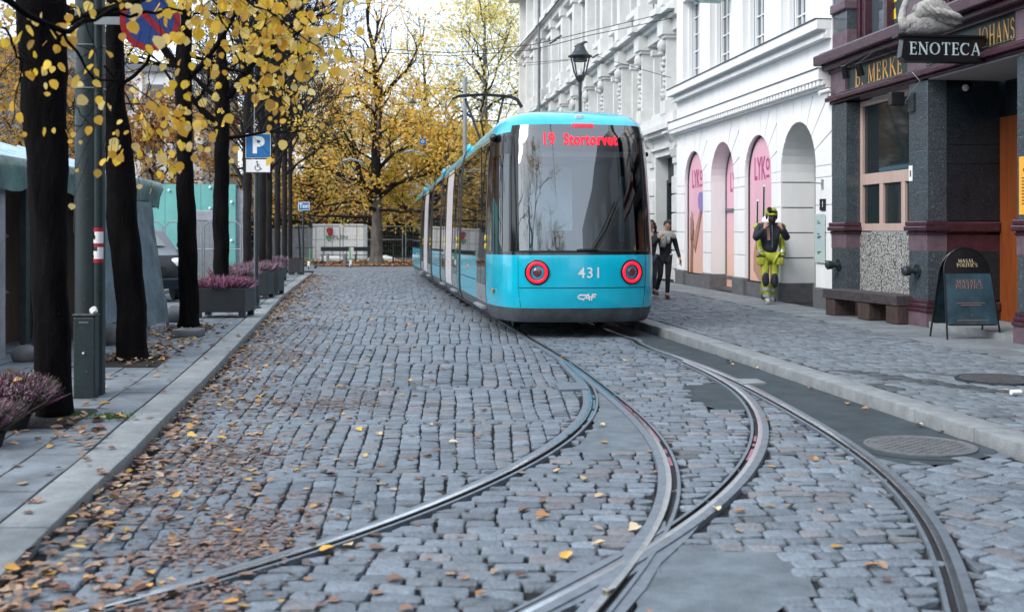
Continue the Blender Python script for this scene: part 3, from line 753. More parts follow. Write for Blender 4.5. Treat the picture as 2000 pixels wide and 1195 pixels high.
# trodden patches
for (px, py, rx, ry, n) in ((640, 790, .55, .5, 700), (560, 700, .5, 1.2, 600), (480, 1030, .35, .4, 500), (430, 1080, .4, .3, 420), (400, 920, .4, .8, 600), (600, 640, .4, 1.5, 260), (350, 1170, .3, .2, 260), (720, 760, .3, .4, 150), (470, 880, .6, .7, 500)):
    c = P(px, py)
    for _ in range(n):
        x = c.x + random.gauss(0, rx * .6); y = c.y + random.gauss(0, ry * .6)
        if x < kerbL(y): continue
        g = random.uniform(.5, 1.6); q_ = random.random(); leaf_poly(x, y, gz(y) + .004, random.uniform(.012, .045), random.uniform(0, 6.3), (.17 * g, (.105 + .02 * q_) * g, (.085 + .03 * q_) * g), mb, .15)
for (px, py) in ((1565, 612), (1343, 640), (1098, 700), (1222, 706), (1225, 713), (1423, 708), (1430, 713), (1480, 720), (1583, 760), (1690, 800), (1795, 832), (1655, 790), (1710, 795), (1590, 900), (1175, 832), (1090, 922), (1170, 972), (1142, 938), (1105, 1090), (1240, 1036), (1170, 1066), (1400, 997), (1445, 1002), (1060, 1010), (700, 842), (740, 850), (885, 866), (840, 832), (760, 745), (800, 745), (845, 745), (810, 752), (1020, 757), (1500, 822), (940, 1165), (1190, 1160), (640, 1078), (680, 1070), (1330, 715), (1700, 1110), (1980, 770), (1960, 765)):
    p = P(px, py, .115 if (px > 1560 and py < 700) or px > 1950 else 0); leaf_poly(p.x, p.y, p.z + .01, random.uniform(.06, .1), random.uniform(0, 6.3), random.choice([(.6, .36, .08), (.55, .4, .22), (.4, .2, .08), (.6, .5, .33)]), mb, .5)
# strip under the park trees
for _ in range(3600):
    x = random.uniform(-30, -1.5); y = random.uniform(64.5, 79); leaf_poly(x, y, gz(y) + .08, random.uniform(.15, .3), random.uniform(0, 6.3), tuple(q * random.uniform(.7, 1.2) for q in (.42, .22, .1)), mb, .3)
# pile by the stall
for _ in range(500):
    c = random.choice([P(380, 640, .1), P(330, 655, .1), P(270, 700, .1), P(310, 680, .1), P(210, 835, .1)]); x = c.x + random.gauss(0, .3); y = c.y + random.gauss(0, .5)
    if x < kerbL(y) - .3: leaf_poly(x, y, gz(y) + .1 + random.random() * .04, random.uniform(.06, .1), random.uniform(0, 6.3), lcol(), mb, .5)
tag(mb.build('fallen_leaves', 'litter', kind='stuff', origin=(0, 0, 0)), 'brown and yellow autumn leaves scattered over cobbles and gutter', 'fallen leaves')
# ================================================================ TRAM
TR = thing('tram', 'turquoise articulated tram with red ring tail lights showing 19 Stortorvet, standing on the rails', 'tram', (1.10, 17.3, 0))
TR.rotation_euler = (-.0095, 0, math.atan(.124))
WZ = [(.24, .93), (.30, .955), (.42, .985), (.6, 1), (1.2, 1), (1.9, .985), (2.6, .965), (3.0, .945), (3.14, .92), (3.25, .885), (3.34, .82), (3.40, .72), (3.44, .52), (3.46, .25), (3.465, 0)]
OF = [(.24, .16), (.3, .1), (.45, .03), (.6, 0), (1.2, 0), (1.33, .03), (1.9, .12), (2.6, .3), (3.0, .42), (3.18, .5), (3.25, .58), (3.34, .74), (3.40, .95), (3.44, 1.2), (3.46, 1.5), (3.465, 1.7)]
PLN = [(0, 0), (.2, .006), (.4, .026), (.6, .062), (.75, .105), (.88, .16), (.98, .225), (1.05, .3), (1.11, .4), (1.16, .52), (1.2, .67), (1.24, .85), (1.275, 1.08), (1.305, 1.38), (1.325, 1.7)]
def wz(z): return float(np.interp(z, [a for a, b in WZ], [b for a, b in WZ]))
def ofz(z): return float(np.interp(z, [a for a, b in OF], [b for a, b in OF]))
def nose_pt(i, sgn, z, out=0):
    a, s = PLN[i]; x = a * wz(z) * sgn; y = s + ofz(z) * (1 - s / 1.7); 
    return (x, y, z)
def nose_y(x, z):
    a = abs(x) / wz(z); s = float(np.interp(a, [p[0] for p in PLN], [p[1] for p in PLN])); return s + ofz(z) * (1 - s / 1.7)
def on_nose(u, v, w): return (u, nose_y(u, v) - w, v)
ZL = [.24, .3, .36, .43, .46, .6, .757, .772, .9, 1.05, 1.2, 1.26, 1.31, 1.6, 1.9, 2.2, 2.5, 2.75, 2.9, 3.0, 3.08, 3.18, 3.22, 3.25, 3.3, 3.34, 3.38, 3.41, 3.44, 3.455, 3.463]
cols = [(i, -1) for i in range(len(PLN) - 1, 0, -1)] + [(i, 1) for i in range(len(PLN))]
parts = {}
def pm(n): return parts.setdefault(n, MB())
for zi in range(len(ZL) - 1):
    z0, z1 = ZL[zi], ZL[zi + 1]; zm = (z0 + z1) / 2
    for ci in range(len(cols) - 1):
        (i0, s0), (i1, s1) = cols[ci], cols[ci + 1]; im = max(i0, i1)   # index of outer col
        s_ = PLN[im][1]
        top = 3.2 - .13 * min(1, s_ / .9)
        if zm < .45: k = 'skirt'
        elif .757 <= z0 < .772 and im <= 6: k = 'seam'
        elif zm < 1.26: k = 'nose_panel'
        elif zm < 1.31: k = 'black_trim'
        elif zm < top: k = 'windscreen' if im <= 6 else ('pillar' if im <= 8 or im >= 14 else ('cab_side_window' if zm < 2.72 else 'pillar'))
        else: k = 'nose_roof'
        pm(k).quad(nose_pt(i0, s0, z0), nose_pt(i1, s1, z0), nose_pt(i1, s1, z1), nose_pt(i0, s0, z1))
def weld(o):
    bm = bmesh.new(); bm.from_mesh(o.data); bmesh.ops.remove_doubles(bm, verts=bm.verts, dist=.0004); bmesh.ops.recalc_face_normals(bm, faces=bm.faces)
    bm.to_mesh(o.data); bm.free()
    for p in o.data.polygons: p.use_smooth = True
    return o
NM = {'skirt': 'tram_grey', 'seam': 'rubber', 'nose_panel': 'tram_blue', 'black_trim': 'tram_black', 'windscreen': 'windscreen', 'pillar': 'tram_black', 'cab_side_window': 'cab_glass', 'nose_roof': 'tram_blue'}
nobj = {}
for k, mbb in parts.items():
    nobj[k] = weld(mbb.build({'seam': 'bumper_seam', 'black_trim': 'waist_trim', 'nose_roof': 'nose_cap'}.get(k, k), NM[k], TR, world=False, smooth=True))
# flip check: normals should face outwards (towards -y)
for o in nobj.values():
    n = sum((p.normal.y * p.area for p in o.data.polygons))
    if n > 0: o.data.flip_normals()
# panel joint lines on the nose
j = MB()
for sg in (-1, 1):
    pts = [(sg * (.985 - .08 * (1.25 - z) ** 2), z) for z in np.linspace(1.25, .47, 8)]
    if sg == -1: pts = [(-(.985 - .0 * (1.25 - z)), z) for z in np.linspace(1.25, .76, 6)] + [(-(.985 - .13 * (.76 - z)), z) for z in np.linspace(.74, .47, 4)]
    j.tube([on_nose(x, z, -.002) for x, z in pts], .006, 5)
    j.tube([on_nose(sg * 1.0, z, .001) for z in np.linspace(1.33, 3.16, 12)], .012, 5)
j.tube([on_nose(x, 1.315, .004) for x in np.linspace(-1.0, 1.0, 24)], .012, 5)
j.build('window_seal', 'rubber', TR, world=False)
mat('lens_red', (.09, .03, .035), .08, ior=1.7, spec=.8)
# rear lights
for sx in (-.715, .735):
    c = Vector(on_nose(sx, 1.0, 0)); tx = Vector(on_nose(sx + .02, 1.0, 0)) - Vector(on_nose(sx - .02, 1.0, 0)); tx.normalize()
    tz = Vector((0, 0, 1)); nn = tx.cross(tz).normalized(); nn = nn if nn.y < 0 else -nn
    def disc(r, w, n=28): return [c + nn * w + tx * (r * math.cos(2 * math.pi * k / n)) + tz * (r * math.sin(2 * math.pi * k / n)) for k in range(n)]
    n = 28
    def ring(mb, rs):
        vs = []
        for r, w in rs: vs += disc(r, w)
        mb.add(vs, [(i * n + q, i * n + (q + 1) % n, (i + 1) * n + (q + 1) % n, (i + 1) * n + q) for i in range(len(rs) - 1) for q in range(n)])
        return mb
    h = ring(MB(), [(.19, -.03), (.19, .012), (.178, .018), (.10, .004), (.095, -.02), (.05, -.03), (.001, -.03)]).build('tail_light', 'tram_black', TR, world=False, smooth=40)
    ring(MB(), [(.165, .012), (.152, .032), (.128, .032), (.116, .012)]).build('light_ring', 'led_ring', h, world=False, smooth=True)
    g = MB(); g.ball((0, 0, 0), .072, 16, 8, sc=(1, .35, 1)); g.xf(lambda x, y, z: c + nn * .002 + tx * x + tz * z - nn * y); g.build('lens', 'lens_red', h, world=False, smooth=True)
# LED signs
for body, size, x, z, sx in (('19', .25, -.49, 2.95, .85), ('Stortorvet', .24, .165, 2.945, .76)):
    m_ = text_mb(body, size, lambda u, v, w, x=x, z=z: on_nose(u + x, v + z, w + .006), bold=.007, sx=sx, space=1.08 if len(body) > 3 else 1)
    m_.build('destination_display' if len(body) > 3 else 'line_display', 'led_red', TR, world=False)
led = MB()
for i in range(17):
    for jx in range(2): 
        u, v = .06 - .17 + i * .0205, 3.135 + jx * .034; led.add([on_nose(u + a, v + b, .01) for a, b in ((0, 0), (.0155, 0), (.0155, .026), (0, .026))], [(0, 1, 2, 3)])
led.build('upper_display', 'led_red', TR, world=False)
# numbers and maker's mark
text_mb('431', .225, lambda u, v, w: on_nose(u + .075, v + .985, w), bold=.0015, sx=1.0, space=1.12).build('fleet_number', 'white_paint', TR, world=False)
lg = MB()
def lq(pts): lg.add([on_nose(u + .03, v + .63, .004) for u, v in pts], [tuple(range(len(pts)))])
def lline(pts, wd):
    for a, b in zip(pts[:-1], pts[1:]):
        d = Vector((b[0] - a[0], b[1] - a[1])); nn = Vector((-d.y, d.x)).normalized() * wd / 2; e = d.normalized() * wd * .3
        lq([(a[0] - e.x - nn.x, a[1] - e.y - nn.y), (b[0] + e.x - nn.x, b[1] + e.y - nn.y), (b[0] + e.x + nn.x, b[1] + e.y + nn.y), (a[0] - e.x + nn.x, a[1] - e.y + nn.y)])
lline([(.005, .028), (-.11, .028), (-.133, .012), (-.135, -.012), (-.112, -.028), (-.07, -.028)], .021)
lline([(-.06, -.045), (.02, .04), (.035, -.045)], .022); lline([(-.02, -.02), (.04, -.018)], .016)
lline([(.065, -.045), (.085, .036), (.135, .036)], .022); lline([(.03, .0), (.125, .0)], .018)
lg.build('maker_logo', 'white_paint', TR, world=False)
# wiper
wp = MB()
wp.tube([on_nose(.12, 1.35, .03), on_nose(.30, 1.62, .05), on_nose(.52, 2.05, .05)], [.022, .016, .01], 6)
wp.tube([on_nose(.18, 1.36, .03), on_nose(.36, 1.62, .05), on_nose(.55, 2.0, .05)], [.018, .012, .01], 6)
wp.tube([on_nose(.42, 1.78, .02), on_nose(.48, 1.92, .02), on_nose(.60, 2.12, .02)], .012, 5)
wp.tube([on_nose(-.12, 1.33, .02), on_nose(.2, 1.345, .03)], .02, 6)
wp.build('wiper', 'rubber', TR, world=False)
# driver's desk objects seen behind the glass (dark silhouette), roof camera
# cab interior behind the tinted glass
def cb(nm, m, *bx, bev=0):
    s = MB(); s.box(*bx, bev=bev); return s.build(nm, m, TR, world=False)
cb('cab_floor', 'cab_dark', -.85, .85, .45, 2.6, 1.0, 1.04); cb('cab_ceiling', 'cab_grey', -1.05, 1.05, 1.0, 2.6, 3.1, 3.14)
cb('cab_partition', 'cab_blue', -1.2, .12, 1.66, 1.7, 1.04, 2.62); cb('cab_partition', 'cab_dark', .12, 1.2, 2.3, 2.34, 1.04, 3.1); cb('cab_partition', 'cab_dark', .1, .13, 1.66, 2.34, 1.04, 3.1)
cb('cab_header', 'cab_dark', -1.2, .12, 1.66, 1.7, 2.62, 2.84); cb('cab_header', 'cab_grey', -1.2, .12, 1.66, 1.7, 2.84, 3.1)
cb('sun_blind', 'cab_grey', -.95, .95, .78, .80, 2.72, 2.80); cb('display_housing', 'cab_dark', -.62, .66, .66, .9, 2.84, 3.12)
cb('dashboard', 'cab_dark', -.82, .82, .4, .8, 1.04, 1.34, bev=.05); cb('grab_pole', 'cab_blue', .80, .87, 1.2, 1.26, 1.45, 2.45)
for x_ in (.3, .5, .95): cb('grab_pole', 'galv', x_, x_ + .02, 2.1, 2.12, 1.04, 3.1)
s = MB(); s.box(-.42, .08, 1.15, 1.25, 1.1, 1.62, bev=.06); cb_ = s.build('cab_seat', 'cab_dark', TR, world=False, smooth=True)
s = MB(); s.ball((-.13, .62, 1.42), .14, 12, 8, sc=(1, .5, .62)); s.ball((-.17, .62, 1.51), .09, 12, 8, sc=(1, .6, .8)); s.build('dashboard_cap', 'cab_dark', TR, world=False, smooth=True)
s = MB(); s.box(-.62, .66, .52, .66, 2.87, 3.13); 
rc = MB(); rc.box(-.03, .09, nose_y(.03, 3.3) - .05, nose_y(.03, 3.3) + .1, 3.27, 3.335, bev=.012); rc.build('roof_camera', 'lamp_glass', TR, world=False)
m_ = MB(); m_.box(-1.29, -1.315, .98, 1.08, .66, .72, bev=.008); m_.xf(lambda x, y, z: (x + .012, y, z)); m_.build('side_marker', 'orange', TR, world=False)
# mirror/camera pods
for sx in (-1, 1):
    m_ = MB(); m_.ball((sx * 1.25, 1.25, 3.03 if sx < 0 else 2.8), .09 if sx < 0 else .05, 12, 8, sc=(.7, 1.2, .8)); m_.build('camera_pod', 'tram_black', TR, world=False, smooth=True)
# modules --------------------------------------------------------
ZB = [.27, .36, .43, .46, .6, 1.2, 1.24, 1.9, 2.66, 2.68, 3.0, 3.08, 3.18, 3.25, 3.32, 3.38, 3.42, 3.445, 3.46, 3.465]
def shell(y0, y1, lower='tram_blue', upper='tram_glass', x_in=0, nm=('body_panel', 'window_band')):
    P_ = {}
    for i in range(len(ZB) - 1):
        a, b = ZB[i], ZB[i + 1]; zm = (a + b) / 2
        k = 'skirt' if zm < .45 else nm[0] if zm < 1.22 else 'window_seam' if 2.66 <= a < 2.68 else nm[1] if zm < 3.08 else 'roof_fairing' if zm < 3.43 else 'roof'
        for sg in (-1, 1):
            xa, xb = sg * (1.325 * wz(a) - x_in), sg * (1.325 * wz(b) - x_in)
            P_.setdefault(k, MB()).quad((xa, y0, a), (xa, y1, a), (xb, y1, b), (xb, y0, b))
    for k, q in P_.items():
        if k == 'window_seam': m = 'rubber'
        else: m = {'skirt': 'tram_grey', nm[0]: lower, nm[1]: upper, 'roof_fairing': 'tram_blue', 'roof': 'roof_grey'}[k]
        weld(q.build(k, m, TR, world=False, smooth=True))
    e = MB(); 
    for y in (y0, y1):
        e.add([(1.3 * wz(z), y, z) for z in ZB] + [(-1.3 * wz(z), y, z) for z in reversed(ZB)], [tuple(range(2 * len(ZB)))])
    return e
def divider(y, z0=1.24, z1=3.08, wd=.03, m='rubber', nm='window_divider'):
    b = MB()
    for sg in (-1, 1):
        zs = [z0, 1.9, 2.6, z1] if z0 > 1 else [z0, .6, 1.2, 1.9, 2.6, z1]
        for a, c in zip(zs[:-1], zs[1:]):
            xa, xb = sg * (1.325 * wz(a) + .004), sg * (1.325 * wz(c) + .004)
            b.quad((xa, y - wd / 2, a), (xa, y + wd / 2, a), (xb, y + wd / 2, c), (xb, y - wd / 2, c))
    b.build(nm, m, TR, world=False)
def door(y0, y1):
    for sg in (-1, 1):
        def X(z, o=.006): return sg * (1.325 * wz(z) + o)
        d = MB(); zs = [.46, .6, 1.2, 1.9, 2.6, 3.06]
        for a, c in zip(zs[:-1], zs[1:]): d.quad((X(a), y0, a), (X(a), y1, a), (X(c), y1, c), (X(c), y0, c))
        dr = d.build('door', 'silver', TR, world=False)
        mid = (y0 + y1) / 2
        for a, b in ((y0 + .07, mid - .03), (mid + .03, y1 - .07)):
            g = MB(); zz = [.75, 1.2, 1.9, 2.6, 2.98]
            for p, q in zip(zz[:-1], zz[1:]): g.quad((X(p, .010), a, p), (X(p, .010), b, p), (X(q, .010), b, q), (X(q, .010), a, q))
            g.build('door_window', 'tram_glass', dr, world=False)
        sl_ = MB(); sl_.cyl((X(1.9, .011), mid, .5), (X(1.9, .011), mid, 3.0), .012, n=5); sl_.build('door_seal', 'rubber', dr, world=False)
        for k in range(2):
            bt = MB(); bt.ball((X(1.45, .012), y0 + .035, 1.38 + .13 * k), .05, 8, 6, sc=(.3, .6, 1)); bt.build('door_button', 'yellow', dr, world=False)
        st = MB(); st.box(min(X(.4), X(.4, .09)), max(X(.4), X(.4, .09)), y0 + .1, y1 - .1, .36, .4); st.build('door_step', 'galv', dr, world=False)
def marker(y):
    for sg in (-1, 1):
        m_ = MB(); m_.ball((sg * 1.327, y, .98), .045, 8, 6, sc=(.4, 1, 1)); m_.build('side_marker', 'orange', TR, world=False)
def pseam(y0, y1, z):
    b = MB()
    for sg in (-1, 1): b.quad((sg * 1.329, y0, z), (sg * 1.329, y1, z), (sg * 1.329, y1, z + .014), (sg * 1.329, y0, z + .014))
    b.build('panel_seam', 'rubber', TR, world=False)
M1 = (1.7, 7.05); M2 = (7.45, 13.7); M3 = (14.1, 18.1); M4 = (18.5, 25.6); M5 = (26.0, 34.0)
for k, (a, b) in enumerate((M1, M2, M3, M4, M5)):
    e = shell(a, b); e.build('end_wall', 'tram_black', TR, world=False)
for (a, b) in ((1.72, 3.35), (7.9, 9.35), (11.9, 13.35), (18.9, 20.4), (23.6, 25.1)): door(a, b)
for y in (4.9, 7.0, 11.9, 15.4, 16.8, 19.0, 28.0, 30.0): divider(y)
for (a, b) in ((9.6, 11.6), (20.8, 23.2)):
    q = MB(); zs = [.46, .6, 1.2, 1.9, 2.6, 3.06]
    for sg in (-1, 1):
        for p, r in zip(zs[:-1], zs[1:]): q.quad((sg * (1.325 * wz(p) + .008), a, p), (sg * (1.325 * wz(p) + .008), b, p), (sg * (1.325 * wz(r) + .008), b, r), (sg * (1.325 * wz(r) + .008), a, r))
    q.build('side_panel', 'white_panel', TR, world=False)
for y in (5.2, 10.6, 16.2, 22, 29): marker(y)
for a, b in ((3.6, 6.9), (14.3, 17.9), (26.3, 33)): pseam(a, b, .78)
for a, b in ((7.05, 7.45), (13.7, 14.1), (18.1, 18.5), (25.6, 26.0)):
    bl = MB()
    for kk in range(8):
        y0, y1 = a + (b - a) * kk / 8, a + (b - a) * (kk + 1) / 8; ym = (y0 + y1) / 2
        for (p, q, r0, r1) in ((y0, ym, .015, .0), (ym, y1, .0, .015)):
            for z0, z1 in zip(ZB[:-1], ZB[1:]):
                for sg in (-1, 1):
                    f = lambda z, r: sg * max(0, (1.325 + .012) * wz(z) - r * 1.5)
                    bl.quad((f(z0, r0), p, z0 + .0), (f(z0, r1), q, z0), (f(z1, r1), q, z1 + .015), (f(z1, r0), p, z1 + .015))
    bl.build('gangway', 'rubber', TR, world=False)
for y in (6.6, 14.6, 25.2): 
    for sx in (-1, 1):
        m_ = MB(); m_.ball((sx * 1.17, y, 3.27), .11, 12, 8, sc=(.6, 1.5, .8)); m_.build('roof_pod', 'tram_blue', TR, world=False, smooth=True)
# rear closing of the far end + underframe, wheels
e = MB(); e.add([(1.31 * wz(z), 34.0, z) for z in ZB] + [(-1.31 * wz(z), 34.0, z) for z in reversed(ZB)], [tuple(range(2 * len(ZB)))]); e.build('far_cab', 'tram_blue', TR, world=False)
uf = MB()
uf.box(-1.0, 1.0, 1.3, 34, .22, .42)
uf.build('underframe', 'rail_dark', TR, world=False)
for y in (2.6, 4.4, 15.2, 17.0, 30.4, 32.2):
    for sx in (-.72, .72):
        wv = MB(); wv.cyl((sx - .06, y, .3), (sx + .06, y, .3), .29, n=24); wv.build('wheel', 'steel_dark', TR, world=False, smooth=40)
# roof gear
rb = MB(); rb.cyl((-.12, 5.4, 3.44), (-.12, 5.4, 3.86), .22, n=14); rb.box(-.5, .1, 5.0, 7.0, 3.44, 3.62, bev=.02); rb.build('roof_unit', 'roof_grey', TR, world=False)
rb = MB(); rb.box(.25, .6, 5.4, 6.2, 3.44, 3.68, bev=.02); rb.box(-.7, .7, 7.9, 12.6, 3.44, 3.6, bev=.03); rb.build('roof_unit', 'tram_black', TR, world=False)
pg = MB(); y = 13.9
pg.box(-.25, .15, y - .8, y + .8, 3.46, 3.66, bev=.03)
pg.cyl((-.2, y, 3.6), (-.2, y, 4.05), .07); pg.cyl((.1, y, 3.6), (.1, y, 4.05), .07)
pg.tube([(-.2, y + .05, 4.0), (-.62, y + .3, 5.22)], .035, 6); pg.tube([(.1, y + .05, 4.0), (.42, y + .3, 5.25)], .035, 6)
pg.tube([(-.12, y, 4.0), (-.28, y - .6, 4.55), (-.05, y + .2, 5.24)], .025, 6); pg.tube([(-.42, y + .15, 4.6), (.26, y + .15, 4.62)], .018, 5)
for dy in (-.12, .14):
    pg.tube([(-1.12, y + dy + .2, 5.0), (-1.0, y + dy + .2, 5.2), (-.8, y + dy + .2, 5.29), (-.1, y + dy + .2, 5.34), (.6, y + dy + .2, 5.29), (.8, y + dy + .2, 5.2), (.92, y + dy + .2, 5.0)], .028, 6)
pg.build('pantograph', 'tram_black', TR, world=False)
pi_ = MB(); pi_.box(.38, .5, y + .1, y + .3, 4.6, 4.74); pi_.build('pantograph_fitting', 'orange', TR, world=False) if False else None

for o in [q for q in TR.children if q.name.split('.')[0] in ('body_panel', 'window_band', 'window_seam', 'skirt', 'roof_fairing', 'pillar', 'cab_side_window', 'window_divider', 'side_panel', 'panel_seam') and q.type == 'MESH']: split_loose(o)

def raise_top(o):
    if o.type == 'MESH':
        for v in o.data.vertices:
            if v.co.z > 1.3: v.co.z += min(v.co.z - 1.3, 2.3) * .05
    for c in o.children: raise_top(c)
raise_top(TR)
# ================================================================ RIGHT-HAND HOUSES
def FF(d_sign=1):
    return None
class FB(MB):
    """mesh builder in facade coordinates: (Y, d outwards, z)"""
    def fb(s, Y0, Y1, d0, d1, z0, z1, mi=0, bev=0): return s.box(Y0, Y1, d0, d1, z0, z1, mi, lambda a, b, c: FA(a, b, c), bev)
PZ = .11
# ---------- white house
WH = thing('white_house', 'white plastered house with four tall arches, pink posters and a toothed cornice', 'house', FA(28, 0, PZ))
ARC = [(23.75, .98), (26.25, .92), (28.95, .97), (31.55, .92)]
YA, YB = 21.97, 33.3
SPR, TOP = 2.88, 4.3
# backing wall with arched holes (d -.06), thickness .55
wall = FB()
def arch_wall(mb, Ys, Ye, z0, z1, arcs, d0, d1, spr):
    edges = sorted(arcs); cur = Ys
    for c, r in edges:
        if c - r > cur: mb.fb(cur, c - r, d0, d1, z0, z1)
        n = 18; pts = [(c - r * math.cos(math.pi * k / n), spr + r * math.sin(math.pi * k / n)) for k in range(n + 1)]
        for k in range(n):
            (a, za), (b, zb) = pts[k], pts[k + 1]
            co = [FA(a, d0, za), FA(b, d0, zb), FA(b, d1, zb), FA(a, d1, za), FA(a, d0, z1), FA(b, d0, z1), FA(b, d1, z1), FA(a, d1, z1)]
            mb.hexa(co)
        cur = c + r
    if Ye > cur: mb.fb(cur, Ye, d0, d1, z0, z1)
arch_wall(wall, YA, YB, .5, TOP, ARC, -.75, -.022, SPR)
wall.fb(YA, YB, -.75, 0, TOP, 4.36)
wall.build('wall', 'plaster_white', WH)
# rusticated facing blocks
fac = FB(); CH = .54; zc = [.5, 1.04, 1.58, 2.12, 2.66]
prs = [(YA, ARC[0][0] - .98)] + [(ARC[i][0] + ARC[i][1], ARC[i + 1][0] - ARC[i + 1][1]) for i in range(3)] + [(ARC[3][0] + .92, YB)]
G = .009
for a, b in prs:
    for z in zc[:-1]: fac.fb(a, b, -.022, 0, z + G, z + CH - G, bev=.006)
# voussoirs: wedges between the arch and the surrounding cell
def clipcell(c, th, x0, x1, z0, z1, cz):
    dx, dz = -math.cos(th), math.sin(th); t = 1e9
    if dx < -1e-6: t = min(t, (x0 - c) / dx)
    if dx > 1e-6: t = min(t, (x1 - c) / dx)
    if dz > 1e-6: t = min(t, (z1 - cz) / dz)
    return (c + dx * t, cz + dz * t)
cells = [(YA, (ARC[0][0] + ARC[1][0]) / 2)] + [((ARC[i - 1][0] + ARC[i][0]) / 2, (ARC[i][0] + ARC[i + 1][0]) / 2) for i in (1, 2)] + [((ARC[2][0] + ARC[3][0]) / 2, YB)]
for (c, r), (x0, x1) in zip(ARC, cells):
    N = 9; z0 = 2.66
    ths = [math.pi * k / N for k in range(N + 1)]
    for k in range(N):
        t0, t1 = ths[k] + .012, ths[k + 1] - .012
        arcp = [(c - r * math.cos(t0 + (t1 - t0) * q / 3), SPR + r * math.sin(t0 + (t1 - t0) * q / 3)) for q in range(4)]
        o0, o1 = clipcell(c, t0, x0 + G, x1 - G, z0, TOP - .0, SPR), clipcell(c, t1, x0 + G, x1 - G, z0, TOP - .0, SPR)
        out = [o1]
        if abs(o0[0] - o1[0]) > 1e-4 and abs(o0[1] - o1[1]) > 1e-4:
            out.append((x0 + G if o0[0] < c else x1 - G, TOP))
        out.append(o0)
        poly = arcp + out
        fac.prism(poly, lambda a, z: FA(a, 0, z), lambda a, z: FA(a, -.022, z))
    fac.fb(x0 + G, c - r, -.022, 0, z0 + G, SPR - .0, bev=0); fac.fb(c + r, x1 - G, -.022, 0, z0 + G, SPR, bev=0)
fac.build('rusticated_facing', 'plaster_white', WH)
pl = FB()
for k, (a, b) in enumerate(prs): pl.fb(a - (.02 if k else -.0), b + .02, -.7, .05, PZ - .1, .5, bev=.015)
pl.build('plinth', 'plaster_plinth' if False else 'granite_grey', WH) if False else None
mat('granite_grey', (.13, .13, .14), .5, noise=(5, .25), speck=(90, (.06, .06, .07), .6))
split_loose(pl.build('plinth', 'granite_grey', WH))
# cornices
co = FB()
co.fb(YA + .03, YB, -.3, .10, 4.36, 4.42); co.fb(YA + .03, YB, -.3, .26, 4.50, 4.72, bev=.01); co.fb(YA + .03, YB, -.3, .16, 4.42, 4.50)
y = YA + .06
while y < YB: co.fb(y, y + .11, .10, .235, 4.40, 4.497); y += .185
co.build('cornice', 'plaster_white', WH)
co = FB(); co.fb(YA + .03, YB, -.3, .285, 4.72, 4.735); co.build('lead_flashing', 'lead', WH)
up = FB(); WN = [(23.2, 24.6), (25.67, 27.17), (28.2, 29.84), (30.8, 32.46)]; WZ0, WZ1 = 5.68, 8.05
cur = YA
for a, b in WN:
    up.fb(cur, a, -.7, 0, WZ0, WZ1); cur = b
up.fb(cur, YB, -.7, 0, WZ0, WZ1); up.fb(YA, YB, -.7, 0, 4.72, WZ0); up.fb(YA, YB, -.7, 0, WZ1, 12.6); up.build('upper_wall', 'plaster_white', WH)
sl2 = FB(); sl2.fb(YA + .02, YB, .0, .10, 5.38, 5.46); sl2.fb(YA + .02, YB, .0, .30, 5.46, 5.66, bev=.015); sl2.fb(YA + .02, YB, .0, .17, 5.30, 5.38); sl2.build('sill_course', 'plaster_white', WH)
sl2 = FB(); sl2.fb(YA + .01, YB, 0, .33, 5.66, 5.675); sl2.build('lead_flashing', 'lead', WH)
for a, b in WN:
    f = FB()
    f.fb(a - .16, a - .0, .0, .045, WZ0, WZ1 + .16); f.fb(b, b + .16, .0, .045, WZ0, WZ1 + .16); f.fb(a, b, .0, .045, WZ1, WZ1 + .16)
    f.fb(a, a + .05, -.22, -.12, WZ0, WZ1); f.fb(b - .05, b, -.22, -.12, WZ0, WZ1)
    f.fb(a + .05, a + .11, -.34, -.24, WZ0, WZ1); f.fb(b - .11, b - .05, -.34, -.24, WZ0, WZ1); f.fb(a + .11, b - .11, -.34, -.24, WZ1 - .1, WZ1); f.fb(a + .11, b - .11, -.34, -.24, WZ0, WZ0 + .08)
    n = 3
    m = (a + b) / 2; f.fb(m - .04, m + .04, -.335, -.245, WZ0, WZ1)
    for q in ((a + .11 + m) / 2, (b - .11 + m) / 2): f.fb(q - .014, q + .014, -.32, -.26, WZ0 + .08, WZ1 - .1)
    for k in range(1, 5): z = WZ0 + (WZ1 - WZ0) * k / 5; f.fb(a + .11, b - .11, -.322, -.262, z - .014, z + .014)
    wn = f.build('window', 'frame_white', WH)
    g = FB(); g.fb(a + .08, b - .08, -.31, -.30, WZ0, WZ1); g.build('pane', 'pane', wn)
    cu = FB(); cu.fb(a + .1, b - .1, -.62, -.6, WZ0, WZ1); cu.build('blind', 'plaster_grey', wn)
